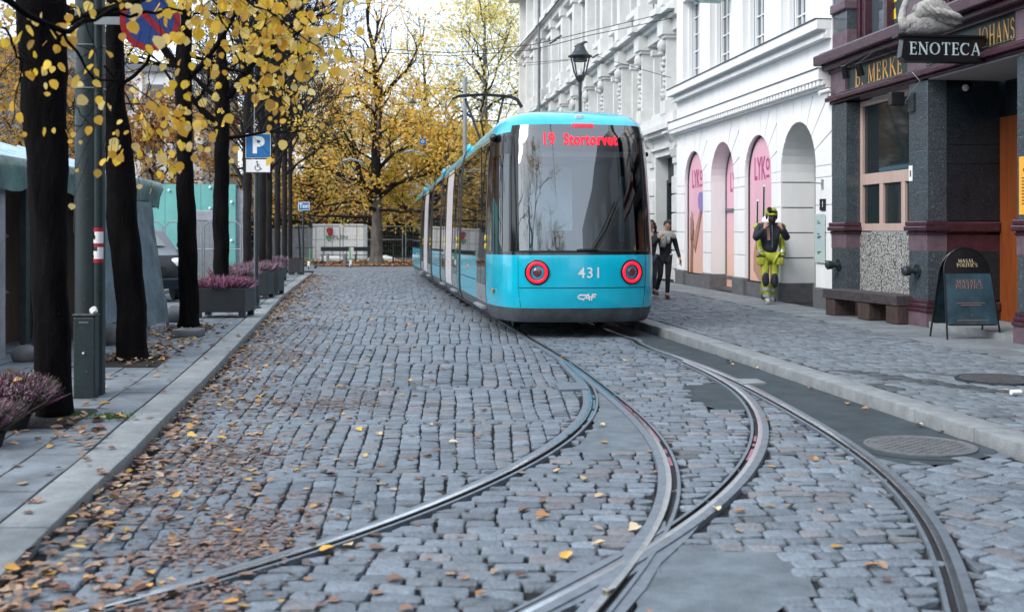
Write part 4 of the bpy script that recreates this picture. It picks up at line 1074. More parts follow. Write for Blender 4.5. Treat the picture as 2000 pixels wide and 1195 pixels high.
# arch infills: 0 = open porch, 2 = door bay, 1 and 3 windows with posters
def arch_panel(mb, c, r, z0, d, th=.03):
    n = 18; pts = [(c - r, z0)] + [(c - r * math.cos(math.pi * k / n), SPR + r * math.sin(math.pi * k / n)) for k in range(n + 1)] + [(c + r, z0)]
    mb.prism(pts, lambda a, z: FA(a, d, z), lambda a, z: FA(a, d - th, z))
mat('pink_poster', (.66, .33, .42), .4)
def grad(name, c0, c1, z0, z1):
    m = mat(name, c0, .35); n = m.node_tree; L = n.links; tc = n.nodes.new('ShaderNodeTexCoord'); sp = n.nodes.new('ShaderNodeSeparateXYZ'); L.new(tc.outputs['Object'], sp.inputs[0])
    rp = n.nodes.new('ShaderNodeMapRange'); rp.inputs[1].default_value = z0; rp.inputs[2].default_value = z1; L.new(sp.outputs[2], rp.inputs[0])
    mx = n.nodes.new('ShaderNodeMix'); mx.data_type = 'RGBA'; L.new(rp.outputs[0], mx.inputs[0]); mx.inputs[6].default_value = (*c1, 1); mx.inputs[7].default_value = (*c0, 1); L.new(mx.outputs[2], n.nodes['Principled BSDF'].inputs['Base Color'])
grad('poster_print', (.74, .42, .52), (.74, .46, .34), .3, 2.2)    # printed pink to apricot
for k in (1, 3, 2):
    c, r = ARC[k]; d = -.12 if k != 2 else -.42
    s = FB(); s.fb(c - r, c + r, -.6, -.02 if k != 2 else -.3, PZ - .1, .42 if k != 2 else .16); s.build('stall_riser' if k != 2 else 'doorstep', 'granite_grey', WH)
    po = FB(); arch_panel(po, c, r - .035, .44 if k != 2 else .18, d); pobj = po.build('shop_window' if k != 2 else 'shop_door', 'poster_print', WH)
    if k != 2: pobj['label'] = 'arched window filled with a pink LYKO poster'
    fr = FB(); n = 18
    for (ro, ri) in ((r - .001, r - .04),):
        for q in range(n):
            a0, a1 = math.pi * q / n, math.pi * (q + 1) / n
            P4 = [(c - ro * math.cos(a0), SPR + ro * math.sin(a0)), (c - ro * math.cos(a1), SPR + ro * math.sin(a1)), (c - ri * math.cos(a1), SPR + ri * math.sin(a1)), (c - ri * math.cos(a0), SPR + ri * math.sin(a0))]
            fr.prism(P4, lambda a, z: FA(a, d + .03, z), lambda a, z: FA(a, d - .04, z))
        fr.fb(c - ro, c - ri, d - .04, d + .03, .42, SPR); fr.fb(c + ri, c + ro, d - .04, d + .03, .42, SPR); fr.fb(c - ri, c + ri, d - .04, d + .03, .40, .46)
    if k == 2: fr.fb(c - ri, c + ri, d, d + .05, 2.12, 2.19)
    fr.build('frame', 'steel_dark' if k != 2 else 'lead', pobj)
    # LYKO lettering: mirrored direction because Y grows away from the viewer (text reads from far to near)
    sz = .72 if k == 1 else .68
    ctr = c if k != 2 else c + .1
    zt = 3.02 if k != 2 else 2.83
    tm = text_mb('LYK', sz, lambda u, v, w: FA(ctr + .18 - u, d + .004, zt + v), bold=.016, sx=.62); tm.build('lettering', 'magenta', pobj)
    o_ = FB(); nn = 20
    for q in range(nn):
        a0, a1 = 2 * math.pi * q / nn, 2 * math.pi * (q + 1) / nn
        for (R1, R2) in ((.125, .068),):
            P4 = [(ctr - .36 + R1 * math.cos(a0), zt + .1 + 1.15 * R1 * math.sin(a0)), (ctr - .36 + R1 * math.cos(a1), zt + .1 + 1.15 * R1 * math.sin(a1)), (ctr - .36 + R2 * math.cos(a1), zt + .1 + 1.15 * R2 * math.sin(a1)), (ctr - .36 + R2 * math.cos(a0), zt + .1 + 1.15 * R2 * math.sin(a0))]
            o_.add([FA(a, d + .004, z) for a, z in P4], [(0, 1, 2, 3)])
    o_.add([FA(a, d + .004, z) for a, z in ((ctr - .25, zt - .2), (ctr - .47, zt - .2), (ctr - .47, zt - .14), (ctr - .25, zt - .14))], [(0, 1, 2, 3)])
    o_.build('lettering', 'magenta', pobj)
    if k == 3:   # hand and sponge artwork
        a_ = FB()
        def pp(pts, e=.006): a_.add([FA(c - u, d + e, z) for u, z in pts], [tuple(range(len(pts)))])
        pp([(-.75, .46), (-.45, .46), (-.42, 1.3), (-.3, 1.65), (-.48, 1.62), (-.55, 1.45), (-.66, 1.4), (-.7, 1.1)])
        for u, h in ((-.68, 2.0), (-.58, 2.16), (-.47, 2.1), (-.4, 1.9)): pp([(u - .035, 1.35), (u + .035, 1.35), (u + .025, h), (u - .02, h + .02)])
        pp([(-.4, 1.2), (-.1, 1.75), (.25, 2.2), (.5, 2.45), (.6, 2.35), (.35, 1.95), (.1, 1.5), (-.2, 1.0)]); a_.build('poster_art', 'skin_brown', pobj)
        a_ = FB(); pp([(-.36, 1.25), (-.1, 1.65), (.2, 2.1), (.3, 2.12), (.08, 1.62), (-.2, 1.15)], .008); a_.build('poster_art', 'skin', pobj)
        a_ = FB(); pp([(.35 + .3 * math.cos(t), 2.42 + .28 * math.sin(t) * (1 + .1 * math.sin(3 * t))) for t in np.linspace(0, 6.28, 16)[:-1]], .009); a_.build('poster_art', 'purple', pobj)
    if k == 1:
        a_ = FB()
        for (u, z0, z1, m_) in ((-.36, 1.2, 2.3, 0), (.08, 1.35, 2.62, 0)):
            for e, w_, dz in ((.006, .1, .04), (.009, .07, 0)):
                a_.add([FA(c - q, d + e, z) for q, z in ((u - w_, z0), (u + w_, z0), (u + w_ * .9 + .03, z1 + dz), (u - w_ * .6 + .03, z1 + dz))], [(0, 1, 2, 3)], 1 if e > .007 else 0)
        a_.build('poster_art', ['white_paint', 'sign_black'], pobj)
        a_ = FB(); a_.add([FA(c - q, d + .006, z) for q, z in ((-.62, .7), (-.2, .46), (.2, .46), (.1, 1.1), (-.1, 1.5), (-.45, 1.45), (-.6, 1.1))], [tuple(range(7))]); a_.build('poster_art', 'skin', pobj)
    if k == 2:
        a_ = FB()
        for z, wd in ((2.0, .3), (1.86, .22), (1.72, .34), (1.58, .2), (1.44, .3), (1.3, .16), (1.1, .3), (.9, .2), (.5, .24)):
            a_.add([FA(c - q, d + .006, zz) for q, zz in ((.02, z), (.02 + wd, z), (.02 + wd, z + .1), (.02, z + .1))], [(0, 1, 2, 3)])
        a_.build('door_print', 'pale_yellow', pobj)
        a_ = FB(); a_.fb(c - .62, c - .58, d + .0, d + .06, 1.0, 1.4); a_.build('door_handle', 'steel_dark', pobj)
# porch (nearest arch): side walls, ceiling, grille gate
c, r = ARC[0]
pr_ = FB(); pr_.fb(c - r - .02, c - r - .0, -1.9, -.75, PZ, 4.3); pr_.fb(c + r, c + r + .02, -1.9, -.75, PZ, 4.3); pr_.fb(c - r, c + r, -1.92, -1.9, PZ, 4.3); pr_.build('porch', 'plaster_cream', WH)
pb = FB(); pb.fb(c + r - .12, c + r, -.74, .0, .52, 4.0 - 1.1)
pb = FB()
for z in (1.04, 1.58, 2.12, 2.66): pb.fb(c + r - .004, c + r + .0, -.72, -.03, z - .012, z + .012)
pb.build('joint_groove', 'lead', WH)
gt = FB()
gt.fb(c + .55, c + .6, -.95, -.9, PZ, 3.5); gt.fb(c - r, c - r + .06, -.95, -.9, PZ, 3.2)
for k in range(8): gt.fb(c + .1, c + .6, -.94, -.91, .3 + k * .16, .33 + k * .16)
gt.build('porch_gate', 'steel_dark', WH)
rl = FB(); rl.fb(c - .2, c + .0, -.9, -.86, 1.2, 3.0); rl.build('inner_door', 'door_wood', WH)
# small fittings of the white house
s = FB(); s.fb(22.35, 22.62, 0, .02, 1.52 - .9, 2.2 + .15); gp = s.build('glass_plaque', 'frost', WH) if False else None
mat('frost', (.45, .56, .56), .12, spec=.7)
gp = thing('glass_plaque', 'frosted glass company plaque on the white corner pier beside the open arch', 'plaque', FA(22.5, 0, 1.0))
s = FB(); s.fb(22.25, 22.72, .02, .035, 1.0, 1.95); s.build('plate', 'frost', gp)
s = FB()
for zz, l in ((1.8, .1), (1.76, .16), (1.55, .12), (1.50, .2), (1.47, .14), (1.2, .2), (1.17, .12)): s.add([FA(22.6 - q, .037, z) for q, z in ((0, zz), (l, zz), (l, zz + .018), (0, zz + .018))], [(0, 1, 2, 3)])
s.build('print', 'steel_dark', gp)
hn = thing('house_number', 'small black house number plate above the frosted plaque', 'house number', FA(22.35, 0, 2.05))
s = FB(); s.fb(22.25, 22.5, .0, .03, 2.02, 2.24); s.build('plate', 'sign_black', hn)
text_mb('1', .16, lambda u, v, w: FA(22.34 - u, .034, 2.13 + v), bold=.004).build('lettering', 'white_paint', hn)
br = thing('wall_bracket', 'small steel flag bracket on the white corner pier', 'bracket', FA(22.4, 0, 2.5))
s = FB(); s.fb(22.36, 22.42, 0, .03, 2.44, 2.62); s.add([], []); s.tube([FA(22.4, .02, 2.54), FA(22.4, .25, 2.56)], .014, 6); s.build('arm', 'galv', br)
# green hanging sign on the upper wall
gs = thing('hanging_sign', 'dark green sign box with a pale outline high on the white house', 'sign', FA(27.9, 0, 7.2))
s = MB(); e0 = FA(27.7, .05, 0); e1 = FA(27.7, .85, 0)
def gsf(a, b, z): p = FA(28.1, a, z); return (p.x + b * .0, p.y + b, p.z)
prof = [(.12, 7.32), (.3, 7.17), (.85, 7.17), (1.02, 7.32), (1.02, 8.6), (.12, 8.6)]
s.prism(prof, lambda a, z: gsf(a, -.11, z), lambda a, z: gsf(a, .11, z)); s.build('box', 'post_teal' if False else 'tarp', gs)
s = MB()
for a, b in zip(prof[:-1], prof[1:]):
    q = lambda p: (.57 + (p[0] - .57) * .82, 7.9 + (p[1] - 7.9) * .88)
    s.tube([gsf(q(a)[0], -.115, q(a)[1]), gsf(q(b)[0], -.115, q(b)[1])], .012, 5)
s.build('outline', 'white_paint', gs)
s = MB(); s.tube([gsf(-.05, 0, 8.3), gsf(.15, 0, 8.3)], .03, 6); s.build('arm', 'steel_dark', gs)

# ---------- grey ornate house behind
GH = thing('ornate_house', 'pale grey palace-like house with carved pilasters and stepped cornices behind the tram', 'house', FA(48, 0, PZ))
g = FB(); Y0, Y1 = 33.32, 70
g.fb(Y0, Y1, -.8, -.45, 4.9, 7.6); g.fb(Y0, Y1, -.8, -.35, 8.3, 16); 
g.fb(Y0, Y1, -.8, -.02, PZ, 2.6) if False else None
for (a, b) in ((33.32, 34.0), (36.2, 37.4), (39.4, 40.7), (42.8, 44), (46, 47), (49, 50), (52, 53), (55, 56), (58, 59), (61, 62), (64, 65), (67, 70)):
    g.fb(a, b, -.8, -.1, PZ, 3.9)
g.fb(Y0, Y1, -.8, -.5, PZ, .9); g.build('wall', 'plaster_grey', GH)
g = FB(); g.fb(Y0, Y1, -.8, -.1, 3.9, 4.5); g.fb(Y0, Y1, -.1, .0, 4.1, 4.18); g.fb(Y0, Y1, -.1, .14, 4.5, 4.62); g.fb(Y0, Y1, -.1, .26, 4.62, 4.78); g.fb(Y0, Y1, -.6, .1, 4.78, 5.1)
g.fb(Y0, Y1, -.6, -.1, 7.55, 7.9); g.fb(Y0, Y1, -.6, .05, 7.9, 8.05); g.fb(Y0, Y1, -.6, .25, 8.05, 8.2); g.fb(Y0, Y1, -.6, .12, 8.2, 8.32)
g.fb(Y0, Y1, -.6, .1, 11.9, 12.2); g.fb(Y0, Y1, -.6, .35, 12.2, 12.45); g.fb(Y0, Y1, -.6, .7, 15.4, 16.1)
g.build('cornice', 'plaster_grey', GH)
mat('carving', (.5, .51, .51), .8, bump=(9, 1.0), noise=(7, .12))
k = 0; y = 34.5
while y < 69:
    p = FB()
    p.fb(y - .3, y + .3, -.4, .12, 5.1, 5.5); p.fb(y - .24, y + .24, -.4, .05, 5.5, 7.35); p.fb(y - .3, y + .3, -.4, .13, 7.35, 7.45); p.fb(y - .34, y + .34, -.4, .2, 7.45, 7.56)
    p.fb(y - .34, y + .34, -.3, .2, 7.56, 7.9); p.fb(y - .38, y + .38, -.3, .42, 8.03, 8.22)      # cornice steps out over each pilaster
    p.fb(y - .24, y + .24, -.3, .12, 8.32, 11.5); p.fb(y - .3, y + .3, -.3, .2, 11.5, 11.9); p.fb(y - .3, y + .3, -.3, .2, 8.32, 8.9); p.fb(y - .34, y + .34, -.3, .45, 12.18, 12.4); p.fb(y - .2, y + .2, -.3, .1, 12.5, 15.4)
    po = p.build('pilaster', 'plaster_grey', GH)
    cvm = MB()
    cvm.ball(FA(y, .12, 7.12), .2, 10, 8, sc=(.8, .9, 1.05), jit=.12); cvm.ball(FA(y, .16, 6.92), .1, 8, 6, jit=.2)
    for z in np.linspace(5.65, 6.75, 8): cvm.ball(FA(y + .06 * math.sin(z * 9), .06, z), .085 + .03 * math.sin(z * 7), 8, 6, jit=.25)
    cvm.build('carving', 'carving', po, smooth=True)
    # window bay between this pilaster and the next: slender column, recessed frame
    m = y + 1.57
    wf = FB()
    for q in (m - .78, m + .78): wf.fb(q - .09, q + .09, -.45, -.2, 5.1, 7.2); wf.fb(q - .13, q + .13, -.45, -.12, 7.2, 7.38)
    wf.fb(m - .95, m + .95, -.45, -.16, 5.05, 5.28); wf.fb(m - .06, m + .06, -.44, -.33, 5.28, 7.3)
    for q in (m - .6, m + .6): wf.fb(q - .05, q + .05, -.44, -.36, 5.28, 7.3)
    wo = wf.build('window', 'plaster_grey', GH)
    gl = FB(); gl.fb(m - .6, m + .6, -.44, -.42, 5.3, 7.3); gl.build('pane', 'pane', wo)
    wf = FB()
    for q in (m - .62, m + .62): wf.fb(q - .1, q + .1, -.35, -.1, 9.0, 11.3)
    wf.fb(m - .8, m + .8, -.35, .02, 11.3, 11.5); wf.fb(m - .75, m + .75, -.35, .02, 8.85, 9.05); wf.fb(m - .05, m + .05, -.34, -.25, 9.05, 11.3)
    wf.fb(m - .8, m + .8, -.35, -.1, 8.35, 8.6)
    wo = wf.build('window', 'plaster_grey', GH)
    gl = FB(); gl.fb(m - .52, m + .52, -.345, -.33, 9.05, 11.3); gl.build('pane', 'pane', wo)
    for k_ in (0,):
        wf = FB(); wf.fb(m - .5, m + .5, -.349, -.3, 12.9, 14.8); wo = wf.build('window', 'pane', GH)
    y += 3.13; k += 1
# ground-floor shop windows and console brackets
for a, b in ((34.0, 36.2), (37.4, 39.4), (40.7, 42.8), (44, 46), (47, 49), (50, 52)):
    wf = FB(); wf.fb(a, b, -.6, -.5, 3.2, 3.9); wf.fb(a, a + .1, -.6, -.45, .9, 3.2); wf.fb(b - .1, b, -.6, -.45, .9, 3.2); wf.fb(a, b, -.6, -.45, 1.9, 1.98); wf.fb((a + b) / 2 - .05, (a + b) / 2 + .05, -.6, -.45, .9, 3.2); wf.fb(a, b, -.6, -.45, 3.1, 3.2)
    wo = wf.build('shop_window', 'steel_dark', GH); gl = FB(); gl.fb(a + .05, b - .05, -.58, -.56, .9, 3.15); gl.build('pane', 'pane_dark', wo)
for a in (33.45, 36.4, 39.6, 42.9, 46.1):
    cb = FB()
    for q in range(3):
        pts = [(.0, 3.75), (.1, 3.8), (.16, 4.0), (.12, 4.2), (.3, 4.42), (.34, 4.5), (0, 4.5)]
        y_ = a + .04 + q * .17
        cb.prism(pts, lambda d, z: FA(y_, d - .1, z), lambda d, z: FA(y_ + .12, d - .1, z))
    cb.fb(a, a + .5, -.1, -.04, 3.6, 4.5); cb.fb(a - .02, a + .52, -.1, .28, 4.46, 4.52); cb.build('console_bracket', 'plaster_grey', GH)
    pbk = FB(); 
    for z in (.5, 1.05, 1.6, 2.15, 2.7): pbk.fb(a - .05, a + .6, -.12, -.04, z + .01, z + .52, bev=.02)
    pbk.build('rusticated_pier', 'plaster_grey', GH)
dp = FB(); dp.tube([FA(59, .35, 4.8), FA(59, .35, 16)], .07, 8); dp.build('downpipe', 'lead', GH)

# ---------- dark granite house
DH = thing('granite_house', 'dark polished granite corner house with maroon mouldings and a recessed entrance', 'house', FA(18, 0, PZ))
CZ = [PZ - .1, .34, .42, .52, 1.3, 1.58, 1.76, 4.03, 4.18, 4.62, 4.92]
def pier(Ya, Yb, dback, near=True, up=True):
    p = FB(); p.fb(Ya, Yb, dback, 0, .52, 1.3, bev=.012); p.fb(Ya, Yb, dback, 0, 1.78, 2.9, bev=.008); p.fb(Ya, Yb, dback, 0, 2.9, 4.0, bev=.008)
    p.build('pier', 'granite', DH)
    q = FB(); q.fb(Ya - .04, Yb + .02, dback, .05, PZ - .1, .34, bev=.012); 
    q.fb(Ya, Yb, dback, .006, 1.3, 1.56); q.build('maroon_band', 'maroon_stone' if near else 'maroon_stone', DH)
    m = FB()
    for (z0, z1, o) in ((.34, .40, .075), (.40, .47, .05), (.47, .52, .02), (1.56, 1.62, .03), (1.62, 1.70, .085), (1.70, 1.78, .06)): m.fb(Ya - o, Yb + min(o, .03), dback, o, z0, z1, bev=.02 if z1 - z0 > .055 else .008)
    m.build('moulding', 'maroon', DH)
pier(21.3, 21.97, -.5); pier(18.15, 18.79, -.32); pier(14.2, 15.62, -.5)
# alcove far wall (faces the viewer) as granite slabs
w_ = FB()
def slabs(Yf, d0, d1, z0, z1, m):
    s = FB(); s.fb(Yf, Yf + .6, d0, d1, z0, z1, bev=.004); return s
DT = 1.2
al = FB()
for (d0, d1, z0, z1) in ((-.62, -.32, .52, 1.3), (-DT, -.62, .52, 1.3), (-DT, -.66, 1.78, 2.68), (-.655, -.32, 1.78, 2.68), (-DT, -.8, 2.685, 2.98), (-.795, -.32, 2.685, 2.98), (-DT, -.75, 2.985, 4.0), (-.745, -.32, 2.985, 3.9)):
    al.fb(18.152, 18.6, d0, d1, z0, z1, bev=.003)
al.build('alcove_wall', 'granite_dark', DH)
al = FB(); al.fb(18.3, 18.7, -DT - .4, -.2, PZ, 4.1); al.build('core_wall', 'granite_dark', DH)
al = FB(); al.fb(18.155, 18.6, -DT, -.32, 1.3, 1.56); al.build('maroon_band', 'maroon', DH)
al = FB(); al.fb(18.09, 18.6, -DT, -.1, 1.6, 1.77, bev=.03); al.fb(18.08, 18.6, -DT, -.1, .35, .5, bev=.03); al.fb(18.12, 18.6, -DT, -.1, PZ, .35); al.build('moulding', 'maroon', DH)
al = FB(); al.fb(15.62, 18.155, -DT - .3, -.0, PZ - .05, .2); al.build('doorstep', 'kerb_stone', DH)
al = FB(); al.fb(15.0, 18.6, -2.2, -.34, 4.0, 4.06); al.fb(16.0, 18.15, -1.3, -1.0, 3.55, 4.0); al.build('alcove_ceiling', 'plaster_ceiling', DH) if False else None
mat('ceiling_grey', (.36, .36, .36), .8)
al = FB(); al.fb(15.0, 18.15, -2.2, -.02, 4.0, 4.05); al.build('alcove_ceiling', 'ceiling_grey', DH)
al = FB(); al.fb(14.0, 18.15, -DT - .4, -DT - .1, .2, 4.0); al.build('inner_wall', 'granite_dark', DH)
# timber door frame and doors at the back of the alcove
dd = FB(); dd.fb(17.5, 18.15, -DT - .1, -DT + .0, .2, 3.42, bev=.01); dd.fb(15.8, 15.95, -DT - .1, -DT, .2, 3.42); dd.fb(15.95, 17.5, -DT - .1, -DT, 3.2, 3.42)
dd.fb(15.95, 16.7, -DT - .08, -DT - .03, .25, 3.2, bev=.01); dd.fb(16.72, 17.48, -DT - .08, -DT - .03, .25, 3.2, bev=.01)
dr = dd.build('door', 'door_wood', DH)
s = FB(); s.tube([FA(16.66, -DT + .02, 1.0), FA(16.66, -DT + .02, 1.6)], .015, 6); s.build('handle', 'chrome', dr)
s = MB(); c = FA(18.13, -.62, 3.88); s.ball(c, .055, 14, 8, sc=(1, .5, 1)); s.build('alcove_lamp', 'lamp_glass', DH, smooth=True)
# shop window between the piers
D0 = -.27
fr = FB(); a, b = 18.79, 21.3
for (y0, y1, z0, z1) in ((b - .1, b, 1.62, 4.0), (a, a + .1, 1.62, 4.0), (a + .1, b - .1, 3.9, 4.0), (a + .1, b - .1, 2.46, 2.66), (a + .1, b - .1, 1.62, 1.75)): fr.fb(y0, y1, D0 - .08, D0, z0, z1, bev=.006)
for y_ in (19.57, 20.42): fr.fb(y_ - .07, y_ + .07, D0 - .075, D0 - .003, 1.75, 2.46, bev=.006)
wn = fr.build('shop_window', 'window_wood', DH)
g_ = FB(); g_.fb(a, b, D0 - .06, D0 - .05, 1.7, 3.95); g_.build('pane', 'pane_dark', wn)
tz_ = FB(); tz_.fb(a, b, D0 - .2, D0 - .0, .3, 1.6); tz_.build('terrazzo_panel', 'terrazzo', DH)
tz_ = FB(); tz_.fb(a, b, D0 - .2, D0 + .06, PZ - .05, .3, bev=.01); tz_.build('base_slab', 'granite_grey', DH)
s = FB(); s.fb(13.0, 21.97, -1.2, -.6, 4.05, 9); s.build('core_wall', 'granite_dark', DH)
# entablature
m = FB()
for (z0, z1, o) in ((4.02, 4.07, .03), (4.07, 4.15, .11), (4.15, 4.19, .06)): m.fb(13.0, 22.0 + o * .5, -.5, o, z0, z1, bev=.012)
m.fb(13.0, 22.05, -.5, .05, 4.6, 4.66)
for (z0, z1, o) in ((4.66, 4.76, .18), (4.76, 4.95, .32), (4.95, 5.0, .22)): m.fb(13.0, 22.0 + o * .35, -.5, o, z0, z1, bev=.02)
m.build('entablature', 'maroon', DH)
m = FB(); m.fb(21.3, 21.97, -.5, .02, 4.19, 4.6); m.fb(18.15, 18.8, -.5, .02, 4.19, 4.6); m.fb(13.0, 15.62, -.5, .02, 4.19, 4.6); m.build('frieze_block', 'maroon_stone', DH)
m = FB(); m.fb(18.8, 21.3, -.5, -.03, 4.19, 4.6); fz = m.build('name_board', 'frieze', DH)
serif('B. MERKE', .31, lambda u, v, w: FA(20.02 - u, -.025, 4.39 + v), sx=1.0, gap=.12).build('lettering', 'gold', fz)
m = FB(); m.fb(15.62, 18.15, -.5, -.03, 4.19, 4.6); fz = m.build('name_board', 'frieze', DH)
serif('JOHANS', .30, lambda u, v, w: FA(16.2 - u, -.025, 4.39 + v), sx=.62, gap=.12).build('lettering', 'gold', fz)
m = FB()
for q in range(2): m.tube([FA(15.6, .02, 4.24 + .0), FA(18.2, .14, 4.19), FA(18.4, .14, 4.16), FA(21.5, .06, 4.2)], .008, 5)
m.tube([FA(18.4, .14, 4.16), FA(18.2, .1, 3.98), FA(18.5, .1, 3.85), FA(18.7, .1, 3.72)], .006, 5); m.build('cable', 'galv', DH)
# upper storey
for (a, b) in ((21.3, 21.97), (18.0, 18.9), (14.6, 15.5)):
    u = FB(); u.fb(a, b, -.5, -.02, 5.0, 5.35); u.fb(a, b, -.5, .05, 5.72, 5.9, bev=.03); u.build('maroon_band', 'maroon_stone', DH)
    u = FB(); u.fb(a + .03, b - .0, -.5, -.03, 5.35, 5.72); u.fb(a + .03, b, -.5, -.03, 5.9, 8.5); u.build('pier', 'granite', DH)
for (a, b) in ((18.9, 21.3), (15.5, 18.0)):
    u = FB(); 
    for y_ in (a + .06, a + .3, b - .3, b - .06, (a + b) / 2): u.fb(y_ - .06, y_ + .06, -.42, -.2, 5.0, 8.5, bev=.01)
    u.fb(a, b, -.42, -.2, 5.0, 5.12); u.fb(a, b, -.42, -.22, 7.0, 7.1); un = u.build('upper_window', 'maroon', DH)
    g_ = FB(); g_.fb(a, b, -.36, -.34, 5.05, 8.5); g_.build('pane', 'pane', un)
    if a > 18.5:
        yl = FB()
        for (y_, z, h, l) in ((19.85, 5.95, .2, .1), (19.7, 5.95, .2, .04), (19.55, 5.95, .2, .1), (19.4, 5.95, .2, .06), (19.9, 5.6, .2, .12), (19.7, 5.6, .2, .05), (19.9, 5.3, .2, .1), (19.45, 5.65, .2, .1), (19.9, 6.3, .2, .1), (19.6, 6.3, .2, .12), (19.4, 6.3, .2, .06)):
            yl.add([FA(y_ + .15 - q, -.335, zz) for q, zz in ((0, z), (l, z), (l * .7, z + h), (0, z + h * .8))], [(0, 1, 2, 3)])
        yl.build('window_lettering', 'yellow', un)

# the granite house goes on past the viewer on the right
s = FB(); s.fb(-12, 14.2, -.6, 0, PZ, 4.1); s.fb(-12, 13.0, -.6, -.02, 4.1, 12); s.build('near_wall', 'granite_dark', DH)
for q in range(6):
    s = FB(); s.fb(-10 + q * 4, -7.8 + q * 4, -.03, .02, 1.4, 3.7); s.build('near_window', 'pane_dark', DH); s = FB(); s.fb(-10 + q * 4, -7.8 + q * 4, -.05, .0, 5.3, 8.0); s.build('near_window', 'pane', DH)
# ================================================================ THINGS ON THE RIGHT PAVEMENT
# hanging sign with swan
hs = thing('hanging_sign', 'black box sign reading ENOTECA sticking out from the granite house under the swan', 'sign', FA(16.6, .6, 4.0))
U0 = FA(16.5, .02, 0); US = Vector((-.993, -.117, 0))   # outwards
SL = lambda a, b, z: (U0.x + US.x * a - US.y * b * -1 * -1, U0.y + US.y * a + b, z)
def SLf(a, b, z): return (U0.x - .993 * a, U0.y - .117 * a + b, z)
s = MB(); s.prism([(.0, 4.02), (1.17, 4.02), (1.24, 4.08), (1.2, 4.36), (.0, 4.36)], lambda a, z: SLf(a, -.1, z), lambda a, z: SLf(a, .1, z)); s.build('box', 'sign_black', hs)
s = MB(); s.box(-.02, 1.30, -.13, .13, 4.36, 4.395, 0, SLf, bev=.006); s.build('lid', 'sign_black', hs)
serif('ENOTECA', .175, lambda u, v, w: SLf(.585 - u, -.106, 4.2 + v), sx=1.02, gap=.1).build('lettering', 'letter_pale', hs)
s = MB(); s.tube([SLf(-.02, 0, 4.3), SLf(.1, 0, 4.3)], .03, 6); s.tube([SLf(-.02, 0, 4.1), SLf(.1, 0, 4.1)], .03, 6); s.build('wall_bracket', 'steel_dark', hs)
sw = thing('swan_statue', 'weathered grey stone swan sitting on top of the ENOTECA sign', 'statue', SLf(.9, 0, 4.395))
s = MB()
prof = [(-.44, .10, .03), (-.38, .13, .07), (-.25, .16, .13), (-.05, .17, .17), (.12, .17, .17), (.24, .14, .14), (.31, .11, .09)]
cx = .86
pts = [SLf(cx + a, 0, 4.40 + b) for a, b, r in prof]; s.tube(pts, [r for a, b, r in prof], 14, sx=.75)
nk = [(.22, .15, .11), (.31, .14, .085), (.335, .24, .06), (.315, .36, .05), (.27, .48, .045), (.27, .58, .042), (.31, .66, .045), (.36, .67, .05), (.42, .63, .035), (.49, .58, .014)]
s.tube([SLf(cx + a, 0, 4.40 + b) for a, b, r in nk], [r for a, b, r in nk], 12)
bd = s.build('body', 'swan', sw, smooth=True)
for sg in (-1, 1):
    s = MB()
    wp_ = [(.15, .26, .05), (.06, .36, .12), (-.06, .39, .16), (-.2, .34, .16), (-.34, .26, .11), (-.46, .2, .05), (-.53, .19, .015)]
    s.tube([SLf(cx + a, sg * .1, 4.385 + b) for a, b, r in wp_], [r for a, b, r in wp_], 12, sx=.45)
    for k in range(5):
        a0 = .08 - k * .1; s.tube([SLf(cx + a0, sg * .16, 4.385 + .42 - k * .02), SLf(cx + a0 - .12, sg * .175, 4.385 + .33 - k * .015), SLf(cx + a0 - .22, sg * .16, 4.385 + .22)], [.02, .035, .01], 6)
    s.build('wing', 'swan', sw, smooth=True)
# floodlights on arms
for k, (px, py, dz) in enumerate(((1650, 135, 0), (1679, 130, 0))):
    base = A(px + 50, py - 10, 19.6 - k * .3); tip = A(px, py, 18.9 - k * .1)
    t = thing('floodlight', ('leftmost' if k == 0 else 'right-hand') + ' black spotlight on a thin arm above the B. MERKE name board', 'spotlight', FA(19.8 - k * .3, 0, 4.75), 'spotlights on the granite house')
    s = MB(); s.tube([FA(19.6 - k * .3, .02, 4.68), FA(19.6 - k * .3, .35, 4.62), tip + Vector((0, 0, .06))], .013, 6); s.build('arm', 'steel_dark', t)
    s = MB(); s.tube([tip + Vector((-.03, -.02, .05)), tip + Vector((.03, .02, -.15))], [.05, .062], 12); s.build('lamp_head', 'sign_black', t)
t = thing('wall_floodlight', 'boxy black floodlight fixed on the granite pier beside the shop window', 'spotlight', FA(18.95, 0, 3.6))
s = MB(); c = FA(18.9, .16, 3.78); s.box(c.x - .11, c.x + .11, c.y - .08, c.y + .08, 3.67, 3.89, bev=.015); s.build('lamp_head', 'sign_black', t)
s = FB(); s.fb(18.55, 18.75, 0, .04, 3.55, 3.85); s.tube([FA(18.8, .03, 3.7), FA(18.9, .16, 3.72)], .012, 6); s.build('mount', 'steel_dark', t)
t = thing('wall_camera', 'small white camera at the left corner of the granite house', 'camera', FA(21.9, 0, 4.1))
s = MB(); s.tube([FA(21.85, .1, 4.28), FA(21.85, .3, 4.22)], .045, 10); s.build('housing', 'plastic_white', t); s = MB(); s.tube([FA(21.85, 0, 4.2), FA(21.85, .14, 4.27)], .012, 6); s.build('arm', 'galv', t)
